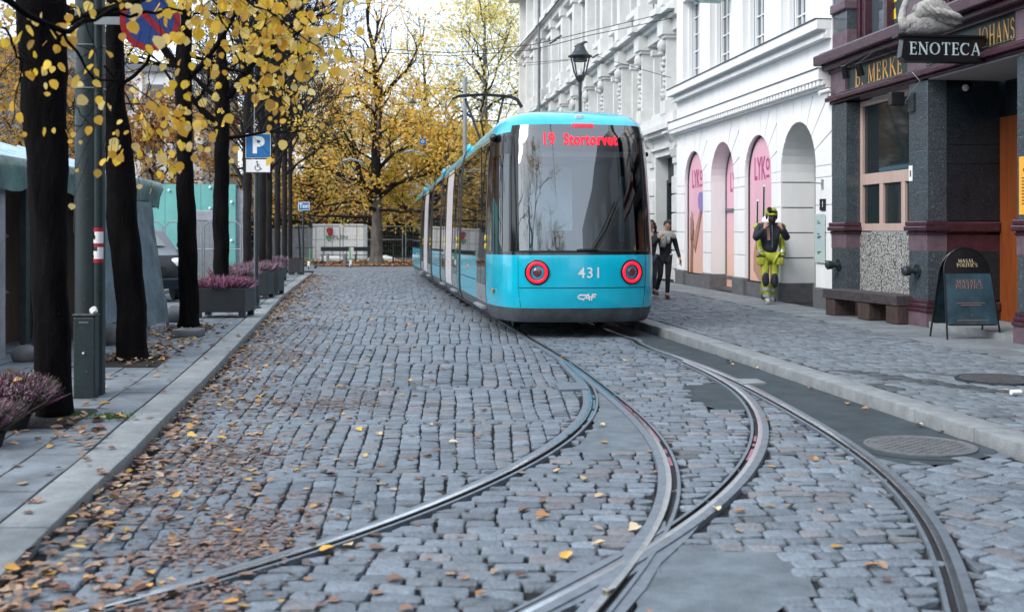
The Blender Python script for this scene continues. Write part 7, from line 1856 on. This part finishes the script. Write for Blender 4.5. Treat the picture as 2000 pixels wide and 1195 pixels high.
park_tree('green and yellow tree between the maple and the far end of the tram', -4.6, 73, 9.5, .25, 4.6, 2.6, PAL + GRN + YEL, 42, 12000, .2, nb=11)
park_tree('tall thinly leaved pale yellow tree above the pantograph', -1.9, 80, 20, .38, 7.0, 8, PAL, 43, 5200, .2, nb=13, clump=1.1)
park_tree('tall thin tree left of the pantograph with sky showing through', -4.6, 84, 18, .34, 6.5, 7, PAL, 44, 3000, .2, nb=12, clump=1.1, lean=-1.6)
park_tree('tall half bare tree whose twigs meet the ornate house corner', 2.2, 90, 21, .4, 7.5, 8, PAL, 45, 5200, .22, nb=13, clump=1.2)
park_tree('low spreading orange tree behind the taxi sign', -15.6, 87, 8.8, .28, 5.6, 2.8, ORG + YEL, 46, 11000, .2, nb=12)
park_tree('yellow green tree behind the row of limes', -14.6, 84, 12.5, .28, 5.6, 3.0, PAL + GRN, 47, 12000, .17, nb=12)
park_tree('orange tree glimpsed over the turquoise hoarding', -20.5, 66, 8.5, .3, 5.6, 3.0, [(.4, .18, .05), (.5, .25, .05), (.32, .14, .05)], 48, 5500, .22, nb=11)
park_tree('yellow tree filling the gaps between the second and third trunks', -23.5, 58, 9.5, .26, 5.0, 3.0, [(.45, .26, .06), (.55, .33, .06), (.38, .2, .08)], 49, 4500, .2, nb=11)
park_tree('orange and yellow tree over the market stall roof at the left edge', -25.5, 48, 10.5, .3, 6.0, 3.0, [(.5, .26, .05), (.6, .34, .05), (.4, .22, .07), (.3, .24, .06)], 50, 6000, .2, nb=12)
park_tree('tall bare park tree rising behind the lime row', -17.5, 80, 16, .34, 6.0, 6, PAL, 51, 2600, .2, nb=12, dep=5, twf=.02)
park_tree('orange brown tree in the far middle behind the maple', -10.8, 92, 9.5, .3, 6.5, 2.6, ORG, 52, 9000, .24, nb=11)
park_tree('golden tree at the far right of the park beside the tram roof', -.8, 95, 11, .3, 6.0, 3.0, PAL + ORG[:2], 53, 8000, .24, nb=11)
park_tree('broad orange tree far left of the junction', -31, 88, 11, .3, 7.5, 2.6, ORG, 54, 5500, .26, nb=11)
park_tree('bare crowned tree behind the photographer, seen only in reflections', -.9, -4.5, 11, .36, 4.5, 3.5, YEL, 55, 1500, .12, nb=9, group='trees behind the viewer')
park_tree('third tree behind the photographer, seen only in reflections', 1.3, -8, 11, .3, 3.5, 3.5, YEL, 57, 900, .12, nb=8, group='trees behind the viewer')
park_tree('second tree behind the photographer, seen only in reflections', -6.5, -6, 11, .3, 4.5, 3.5, YEL, 56, 1500, .12, nb=9, group='trees behind the viewer')
# ================================================================ PEOPLE
def skin(name, nodes, edges, m, parent, sub=2, extra=None):
    """one continuous surface grown round a skeleton; nodes: name -> (x, y, z, r)"""
    ks = list(nodes); me = bpy.data.meshes.new(name); me.from_pydata([nodes[k][:3] for k in ks], [(ks.index(a), ks.index(b)) for a, b in edges], [])
    o = bpy.data.objects.new(name, me); COL.objects.link(o); md = o.modifiers.new('s', 'SKIN'); md.use_smooth_shade = True
    if not me.skin_vertices: bpy.context.view_layer.objects.active = o
    sv = me.skin_vertices[0].data if me.skin_vertices else None
    if sv is None: raise RuntimeError('no skin layer')
    for i, k in enumerate(ks):
        r = nodes[k][3]; sv[i].radius = r if isinstance(r, tuple) else (r, r); sv[i].use_root = (i == 0)
    sb = o.modifiers.new('u', 'SUBSURF'); sb.levels = sub; sb.render_levels = sub
    dg = bpy.context.evaluated_depsgraph_get(); ev = bpy.data.meshes.new_from_object(o.evaluated_get(dg)); bpy.data.objects.remove(o)
    ev.materials.clear(); ev.materials.append(MT[m])
    for p in ev.polygons: p.use_smooth = True; p.material_index = 0
    r = bpy.data.objects.new(name, ev); COL.objects.link(r); r.parent = parent; return r
def mkskin_test():
    me = bpy.data.meshes.new('x'); me.from_pydata([(0, 0, 0), (0, 0, 1)], [(0, 1)], []); o = bpy.data.objects.new('x', me); COL.objects.link(o); o.modifiers.new('s', 'SKIN'); n = len(me.skin_vertices); bpy.data.objects.remove(o); return n
def chain(N, E, base, pts):
    prev = base
    for i, p in enumerate(pts):
        k = f'{base}_{len(N)}'; N[k] = p; E.append((prev, k)); prev = k
    return prev
def hand(N, E, wrist, dirv, side, curl=.5, palm=.085, r=.0095):
    """palm and five fingers continuing from the wrist node along dirv; side = direction towards the thumb"""
    w = Vector(N[wrist][:3]); d = Vector(dirv).normalized(); s = Vector(side).normalized(); n = d.cross(s).normalized()
    c = w + d * palm * .55; N[wrist + 'p'] = (*c, .03); E.append((wrist, wrist + 'p'))
    for i, (o, L) in enumerate(((.030, .066), (.010, .076), (-.010, .070), (-.029, .056))):
        a = c + d * palm * .42 + s * o; k = f'{wrist}f{i}'; N[k] = (*a, r * 1.1); E.append((wrist + 'p', k)); p = a; dd = d.copy(); pv = k
        for q in range(3):
            dd = (dd + n * curl * .55).normalized(); p = p + dd * L / 3; kk = f'{k}_{q}'; N[kk] = (*p, r * (1 - .12 * q)); E.append((pv, kk)); pv = kk
    a = c + s * .032 - d * .01; k = wrist + 't'; N[k] = (*a, r * 1.25); E.append((wrist + 'p', k)); p = a + (s * .8 + d * .7).normalized() * .03; N[k + '1'] = (*p, r * 1.1); E.append((k, k + '1')); p = p + (d + n * curl * .6 + s * .2).normalized() * .03; N[k + '2'] = (*p, r); E.append((k + '1', k + '2'))
def figure(t, J, skin_m='skin', head_tilt=(0, 0), fem=False):
    """J: joint positions (x, y, z). Returns the body object"""
    N = {}; E = []
    P_ = lambda k, r: N.__setitem__(k, (*J[k], r))
    P_('pelvis', .085); P_('waist', .085); P_('chest', .11); P_('neck', .05)
    hx, hy, hz = J['head']; nk = J['neck']
    N['chin'] = (hx, hy - .01, hz - .085, .052); N['head'] = (hx, hy - .005, hz, .076); N['crown'] = (hx, hy + .012, hz + .07, .066)
    E += [('pelvis', 'waist'), ('waist', 'chest'), ('chest', 'neck'), ('neck', 'chin'), ('chin', 'head'), ('head', 'crown')]
    for s in 'LR':
        P_('sh' + s, .055); P_('el' + s, .038); P_('wr' + s, .026); P_('hip' + s, .065); P_('kn' + s, .045); P_('an' + s, .038)
        E += [('chest', 'sh' + s), ('sh' + s, 'el' + s), ('el' + s, 'wr' + s), ('pelvis', 'hip' + s), ('hip' + s, 'kn' + s), ('kn' + s, 'an' + s)]
        a = J['an' + s]; N['toe' + s] = (a[0], a[1] - .13, a[2] - .045, .03); E.append(('an' + s, 'toe' + s))
    for s in 'LR':
        if ('hd' + s) in J: d, sd, cu = J['hd' + s]; hand(N, E, 'wr' + s, d, sd, cu)
    b = skin('body', N, E, skin_m, t)
    # nose, ears, eyes, mouth
    f = MB(); f.tube([(hx, hy - .085, hz + .012), (hx, hy - .105, hz - .02), (hx, hy - .086, hz - .03)], [.008, .014, .008], 6)
    for sg in (-1, 1): f.ball((hx + sg * .078, hy + .005, hz - .01), .026, 8, 6, sc=(.4, .7, 1.2))
    k0 = [v.co.copy() for v in b.data.vertices]; fo = f.build('nose_and_ears', skin_m, t, world=False, smooth=True)
    # join face details into the body so that the body is a single mesh
    bm = bmesh.new(); bm.from_mesh(b.data); bm.from_mesh(fo.data); bm.to_mesh(b.data); bm.free(); bpy.data.objects.remove(fo)
    for p in b.data.polygons: p.use_smooth = True
    f = MB()
    for sg in (-1, 1): f.ball((hx + sg * .031, hy - .078, hz + .012), .011, 8, 6, sc=(1.3, .6, .6))
    f.build('eyes', 'rubber', t, world=False); f = MB(); f.tube([(hx - .024, hy - .074, hz - .058), (hx, hy - .082, hz - .056), (hx + .024, hy - .074, hz - .058)], .006, 5); f.build('mouth', 'shoe_brown', t, world=False)
    return b
def cloth(t, name, J, m, segs, grow=0):
    N = {}; E = []
    for a, b, ra, rb in segs:
        if a not in N: N[a] = (*J[a], ra)
        if b not in N: N[b] = (*J[b], rb)
        E.append((a, b))
    return skin(name, N, E, m, t)
def shoe(t, a, m, yaw=0, up=0, name='shoe'):
    s = MB(); x, y, z = a
    s.tube([(x, y + .055, z - .02), (x, y + .03, z - .035 + up), (x, y - .06, z - .045), (x, y - .15, z - .06), (x, y - .19, z - .062)], [.03, .05, .046, .043, .018], 10, sx=1.0)
    s.box(x - .042, x + .042, y - .18, y + .07, z - .105, z - .085, bev=.01); return s.build(name, m, t, world=False, smooth=40)
def mid(a, b, t=.5): return tuple(a[i] + (b[i] - a[i]) * t for i in range(3))
# ---- woman with plaid scarf
wb = P(1300, 590, PZ); t = thing('person', 'person in black with a plaid scarf walking and holding a phone in the lowered hand', 'person', (wb.x - .02, wb.y, PZ))
J = dict(pelvis=(0, 0, .93), waist=(.0, -.01, 1.08), chest=(.01, -.01, 1.31), neck=(.03, -.02, 1.47), head=(.05, -.06, 1.63), shL=(-.165, 0, 1.40), shR=(.19, 0, 1.41), elL=(-.27, -.1, 1.17), wrL=(-.15, -.27, 1.36), elR=(.27, .02, 1.13), wrR=(.32, -.12, .90),
         hipL=(-.09, 0, .88), hipR=(.09, 0, .88), knL=(-.10, -.02, .52), knR=(.06, -.10, .50), anL=(-.16, .2, .17), anR=(.05, -.06, .105), hdL=((.5, -.1, .6), (1, 0, 0), .6), hdR=((.1, -.25, -.9), (-.3, -.9, 0), .7))
figure(t, J)
J['hem'] = (0, 0, .84)
cloth(t, 'coat', J, 'cloth_black', [('hem', 'pelvis', .13, .135), ('pelvis', 'waist', .135, .12), ('waist', 'chest', .12, .138), ('chest', 'neck', .138, .062), ('chest', 'shL', .135, .072), ('shL', 'elL', .072, .055), ('elL', 'wrL', .055, .038), ('chest', 'shR', .135, .072), ('shR', 'elR', .072, .055), ('elR', 'wrR', .055, .038)])
cloth(t, 'trousers', J, 'cloth_black', [('pelvis', 'hipL', .125, .095), ('hipL', 'knL', .095, .064), ('knL', 'anL', .064, .05), ('pelvis', 'hipR', .125, .095), ('hipR', 'knR', .095, .064), ('knR', 'anR', .064, .05)])
s = MB(); nx, ny, nz = J['neck']
for r, z, rr in ((.105, -.01, .05), (.135, -.05, .055), (.15, -.09, .05)):
    s.tube([(nx + r * 1.25 * math.cos(a), ny + r * math.sin(a), nz + z + .012 * math.sin(a * 3)) for a in np.linspace(0, 2 * math.pi, 22)], rr * .8, 8)
s.tube([(nx - .06, ny - .14, nz - .08), (nx - .08, ny - .17, nz - .2), (nx - .1, ny - .16, nz - .32)], [.05, .06, .05], 8, sx=1.2); s.tube([(nx + .03, ny - .15, nz - .1), (nx + .02, ny - .17, nz - .24)], [.05, .04], 8); s.build('scarf', 'plaid', t, world=False, smooth=True)
def hair(t, J, m, long=0, bun=0, grow=1.0):
    hx, hy, hz = J['head']; s = MB()
    N_, M_ = 16, 9
    for i in range(M_ + 1):
        ph = math.pi * (.0 + .62 * i / M_)
        for j in range(N_):
            a = 2 * math.pi * j / N_; front = max(0, -math.sin(a)); pp = ph * (1 - .5 * front); r = .098 * grow * random.uniform(.97, 1.03)
            s.v.append((hx + r * .9 * math.sin(pp) * math.cos(a), hy + .012 + r * 1.08 * math.sin(pp) * math.sin(a), hz + .02 + r * math.cos(pp)))
    for i in range(M_):
        for j in range(N_): s.f.append((i * N_ + j, i * N_ + (j + 1) % N_, (i + 1) * N_ + (j + 1) % N_, (i + 1) * N_ + j)); s.m.append(0)
    if bun: s.ball((hx, hy + .1, hz + .03), .045, 8, 6)
    if long:
        for sg in (-1, 1): s.tube([(hx + sg * .07, hy + .02, hz + .04), (hx + sg * .095, hy + .01, hz - .06), (hx + sg * .1, hy + .01, hz - .06 - long)], [.03, .04, .025], 8)
        s.tube([(hx, hy + .07, hz + .03), (hx, hy + .09, hz - .08), (hx, hy + .08, hz - .06 - long)], [.06, .07, .04], 8)
    return s.build('hair', m, t, world=False, smooth=True)
hair(t, J, 'hair_dark', bun=1)
for a in ('anL', 'anR'): shoe(t, J[a], 'shoe_brown')
ph_ = thing('mobile_phone', 'dark mobile phone held in the lowered hand of the person with the scarf', 'phone', (t.location.x + .34, t.location.y - .16, PZ + .80)); s = MB(); s.box(-.008, .008, -.035, .035, -.07, .07, bev=.004); s.build('case', 'sign_black', ph_, world=False)
# ---- man in sunglasses behind
t = thing('person', 'person in a dark coat and round sunglasses half hidden behind the tram corner', 'person', (wb.x - .245, wb.y + .75, PZ))
Jm = dict(pelvis=(0, 0, .93), waist=(0, 0, 1.1), chest=(0, -.01, 1.33), neck=(0, -.01, 1.5), head=(.01, -.04, 1.655), shL=(-.2, 0, 1.42), shR=(.2, 0, 1.42), elL=(-.27, .02, 1.14), wrL=(-.26, -.1, .9), elR=(.26, .02, 1.14), wrR=(.24, -.1, .9),
          hipL=(-.095, 0, .88), hipR=(.095, 0, .88), knL=(-.1, -.08, .5), knR=(.09, .03, .5), anL=(-.1, -.04, .11), anR=(.08, .2, .15), hdL=((0, -.2, -1), (.2, -1, 0), .6), hdR=((0, -.2, -1), (-.2, -1, 0), .6))
figure(t, Jm); cloth(t, 'coat', Jm, 'cloth_navy', [('hipL', 'pelvis', .11, .14), ('pelvis', 'waist', .14, .135), ('waist', 'chest', .135, .15), ('chest', 'neck', .15, .07), ('chest', 'shL', .15, .08), ('shL', 'elL', .08, .062), ('elL', 'wrL', .062, .045), ('chest', 'shR', .15, .08), ('shR', 'elR', .08, .062), ('elR', 'wrR', .062, .045)])
cloth(t, 'trousers', Jm, 'jeans', [('pelvis', 'hipL', .12, .1), ('hipL', 'knL', .1, .072), ('knL', 'anL', .072, .058), ('pelvis', 'hipR', .12, .1), ('hipR', 'knR', .1, .072), ('knR', 'anR', .072, .058)])
hair(t, Jm, 'hair_dark', long=.12)
s = MB(); hx, hy, hz = Jm['head']
for sg in (-1, 1): s.ball((hx + sg * .034, hy - .088, hz + .012), .03, 12, 8, sc=(1, .3, .95)); s.tube([(hx + sg * .06, hy - .085, hz + .02), (hx + sg * .085, hy, hz + .02)], .004, 4)
s.tube([(hx - .01, hy - .095, hz + .018), (hx + .01, hy - .095, hz + .018)], .004, 4); s.build('sunglasses', 'tram_black', t, world=False, smooth=True)
for a in ('anL', 'anR'): shoe(t, Jm[a], 'rubber')
# ---- blond person further back, mostly hidden
t2 = thing('person', 'fair haired person in a rust brown coat almost hidden behind the one in sunglasses', 'person', (wb.x - .48, wb.y + 1.6, PZ))
Jb = dict(Jm); figure(t2, Jb); cloth(t2, 'coat', Jb, 'cloth_rust', [('hipL', 'pelvis', .11, .14), ('pelvis', 'waist', .14, .135), ('waist', 'chest', .135, .15), ('chest', 'neck', .15, .07), ('chest', 'shL', .15, .08), ('shL', 'elL', .08, .062), ('elL', 'wrL', .062, .045), ('chest', 'shR', .15, .08), ('shR', 'elR', .08, .062), ('elR', 'wrR', .062, .045)])
cloth(t2, 'trousers', Jb, 'jeans', [('pelvis', 'hipL', .12, .1), ('hipL', 'knL', .1, .072), ('knL', 'anL', .072, .058), ('pelvis', 'hipR', .12, .1), ('hipR', 'knR', .1, .072), ('knR', 'anR', .072, .058)])
hair(t2, Jb, 'hair_blond', long=.1, grow=1.06)
for a in ('anL', 'anR'): shoe(t2, Jb[a], 'rubber')
# ---- worker
wk = P(1503, 599, PZ); t = thing('person', 'worker in yellow trousers, navy jacket and yellow helmet, both hands at the face', 'person', (wk.x, wk.y, PZ))
sc_ = 1.06
J = dict(pelvis=(.01, 0, .98), waist=(.01, -.01, 1.12), chest=(.01, -.02, 1.38), neck=(.01, -.03, 1.56), head=(.02, -.08, 1.71), shL=(-.215, -.01, 1.50), shR=(.225, -.01, 1.50), elL=(-.31, -.14, 1.25), wrL=(-.155, -.27, 1.48), elR=(.32, -.14, 1.26), wrR=(.175, -.27, 1.48),
         hipL=(-.10, 0, .92), hipR=(.11, 0, .92), knL=(-.10, -.06, .53), knR=(.09, .0, .52), anL=(-.07, -.08, .115), anR=(.06, .14, .13), hdL=((.28, .25, .9), (.9, -.3, 0), .5), hdR=((-.28, .25, .9), (-.9, -.3, 0), -.5))
J = {k: (tuple(c * sc_ for c in v) if not k.startswith('hd') else v) for k, v in J.items()}
figure(t, J)
cloth(t, 'jacket', J, 'cloth_navy', [('pelvis', 'waist', .155, .168), ('waist', 'chest', .168, .18), ('chest', 'neck', .18, .085), ('chest', 'shL', .18, .098), ('shL', 'elL', .098, .078), ('elL', 'wrL', .078, .052), ('chest', 'shR', .18, .098), ('shR', 'elR', .098, .078), ('elR', 'wrR', .078, .052)])
J['shinL'] = mid(J['knL'], J['anL'], .35); J['shinR'] = mid(J['knR'], J['anR'], .35)
cloth(t, 'trousers', J, 'hivis', [('pelvis', 'hipL', .14, .108), ('hipL', 'knL', .108, .08), ('knL', 'anL', .08, .066), ('pelvis', 'hipR', .14, .108), ('hipR', 'knR', .108, .08), ('knR', 'anR', .08, .066)])
for s_ in 'LR':
    k_ = J['kn' + s_]; a_ = J['an' + s_]
    s = MB(); s.ball((k_[0], k_[1] - .055, k_[2] - .06), .1, 12, 9, sc=(.78, .5, 1.55)); s.build('knee_pad', 'cloth_navy', t, world=False, smooth=True)
    for f in (.52, .82):
        c0 = mid(k_, a_, f); c1 = mid(k_, a_, f + .13); s = MB(); s.tube([c0, c1], [.083, .079], 16, cap=False); s.build('reflective_band', 'reflective', t, world=False, smooth=True)
    sg = -1 if s_ == 'L' else 1
    s = MB(); s.box(sg * .16 - .075, sg * .16 + .075, -.1, .06, .80, 1.0, bev=.025); s.xf(lambda x, y, z: (x + sg * .03, y - .02, z)); s.build('holster_pocket', 'hivis', t, world=False, smooth=40)
    s = MB(); s.box(sg * .19 - .08, sg * .19 + .08, -.125, .045, .965, 1.0, bev=.01); s.build('pocket_flap', 'cloth_navy', t, world=False)
    shoe(t, J['an' + s_], 'shoe_grey', name='work_shoe')
s = MB(); s.box(-.055, .055, -.2, -.15, .93, 1.0, bev=.02)
hx, hy, hz = J['head']
s = MB(); pr_ = [(.118, -.02), (.122, .0), (.12, .03), (.108, .075), (.075, .112), (.03, .128), (.0, .13)]
s.lathe(pr_, (hx, hy + .01, hz + .055), 20, sy=1.12); s.tube([(hx - .1, hy - .09, hz + .04), (hx, hy - .155, hz + .035), (hx + .1, hy - .09, hz + .04)], [.02, .028, .02], 8, sx=1); s.build('helmet', 'hivis', t, world=False, smooth=True)
s = MB(); s.tube([(hx - .07, hy - .1, hz + .14), (hx - .075, hy - .18, hz + .145)], [.05, .045], 12); s.build('head_lamp', 'sign_black', t, world=False)
s = MB(); s.tube([(hx - .09, hy - .12, hz + .085), (hx, hy - .145, hz + .095), (hx + .09, hy - .12, hz + .085)], [.02, .022, .02], 8); s.build('goggles', 'tram_black', t, world=False)
s = MB(); s.ball((hx, hy - .055, hz - .06), .088, 12, 9, sc=(.92, .72, 1.2)); s.tube([(hx, hy - .03, hz - .12), (hx, hy - .06, hz - .22)], [.06, .03], 8); s.build('beard', 'hair_dark', t, world=False, smooth=True)
for sg in (-1, 1):
    s = MB(); s.ball((hx + sg * .1, hy + .0, hz - .01), .05, 10, 8, sc=(.5, 1, 1.2)); s.build('ear_defender', 'rubber', t, world=False, smooth=True)
s = MB(); cz = J['chest']
s.tube([(cz[0], cz[1] - .165, 1.62), (cz[0], cz[1] - .19, 1.45), (cz[0], cz[1] - .17, 1.16)], .006, 4); s.build('zip', 'galv', t, world=False)
s = MB(); s.add([(cz[0] - .115, cz[1] - .18, 1.58), (cz[0] - .06, cz[1] - .19, 1.58), (cz[0] - .045, cz[1] - .2, 1.32), (cz[0] - .105, cz[1] - .195, 1.32)], [(0, 1, 2, 3)]); s.build('chest_print', 'copper', t, world=False)
for sg in (-1, 1):
    e = J['shL' if sg < 0 else 'shR']; s = MB(); s.ball((e[0] + sg * .008, e[1] + .03, e[2] + .004), .1, 12, 8, sc=(1, .85, .8)); s.build('shoulder_patch', 'hivis', t, world=False, smooth=True)
# ---- second worker behind
t = thing('person', 'second worker in a yellow high visibility jacket almost hidden behind the helmeted one', 'person', (wk.x + .17, wk.y + .7, PZ))
J2 = dict(pelvis=(0, 0, .95), waist=(0, 0, 1.1), chest=(0, -.01, 1.34), neck=(0, -.01, 1.52), head=(-.06, -.03, 1.66), shL=(-.2, 0, 1.44), shR=(.2, 0, 1.44), elL=(-.22, .08, 1.17), wrL=(-.16, .0, .95), elR=(.27, .03, 1.17), wrR=(.25, -.08, .93),
          hipL=(-.1, 0, .9), hipR=(.1, 0, .9), knL=(-.1, .03, .5), knR=(.07, -.05, .5), anL=(-.1, .18, .14), anR=(.04, -.02, .11), hdL=((0, -.2, -1), (.2, -1, 0), .6), hdR=((0, -.2, -1), (-.2, -1, 0), .6))
figure(t, J2); cloth(t, 'jacket', J2, 'hivis', [('hipL', 'pelvis', .11, .145), ('pelvis', 'waist', .145, .14), ('waist', 'chest', .14, .15), ('chest', 'neck', .15, .075), ('chest', 'shL', .15, .085), ('shL', 'elL', .085, .07), ('elL', 'wrL', .07, .055), ('chest', 'shR', .15, .085), ('shR', 'elR', .085, .07), ('elR', 'wrR', .07, .055)])
cloth(t, 'trousers', J2, 'hivis', [('pelvis', 'hipL', .13, .11), ('hipL', 'knL', .11, .085), ('knL', 'anL', .085, .075), ('pelvis', 'hipR', .13, .11), ('hipR', 'knR', .11, .085), ('knR', 'anR', .085, .075)])
for sg, k_ in ((-1, 'L'), (1, 'R')):
    a_, b_ = J2['el' + k_], J2['wr' + k_]; s = MB(); s.tube([mid(a_, b_, .35), mid(a_, b_, .6)], [.072, .068], 14, cap=False); s.build('reflective_band', 'reflective', t, world=False, smooth=True)
    shoe(t, J2['an' + k_], 'rubber', name='work_shoe')
s = MB(); hx, hy, hz = J2['head']; s.lathe(pr_, (hx, hy + .01, hz + .045), 18, sy=1.1); s.build('helmet', 'plastic_white', t, world=False, smooth=True)
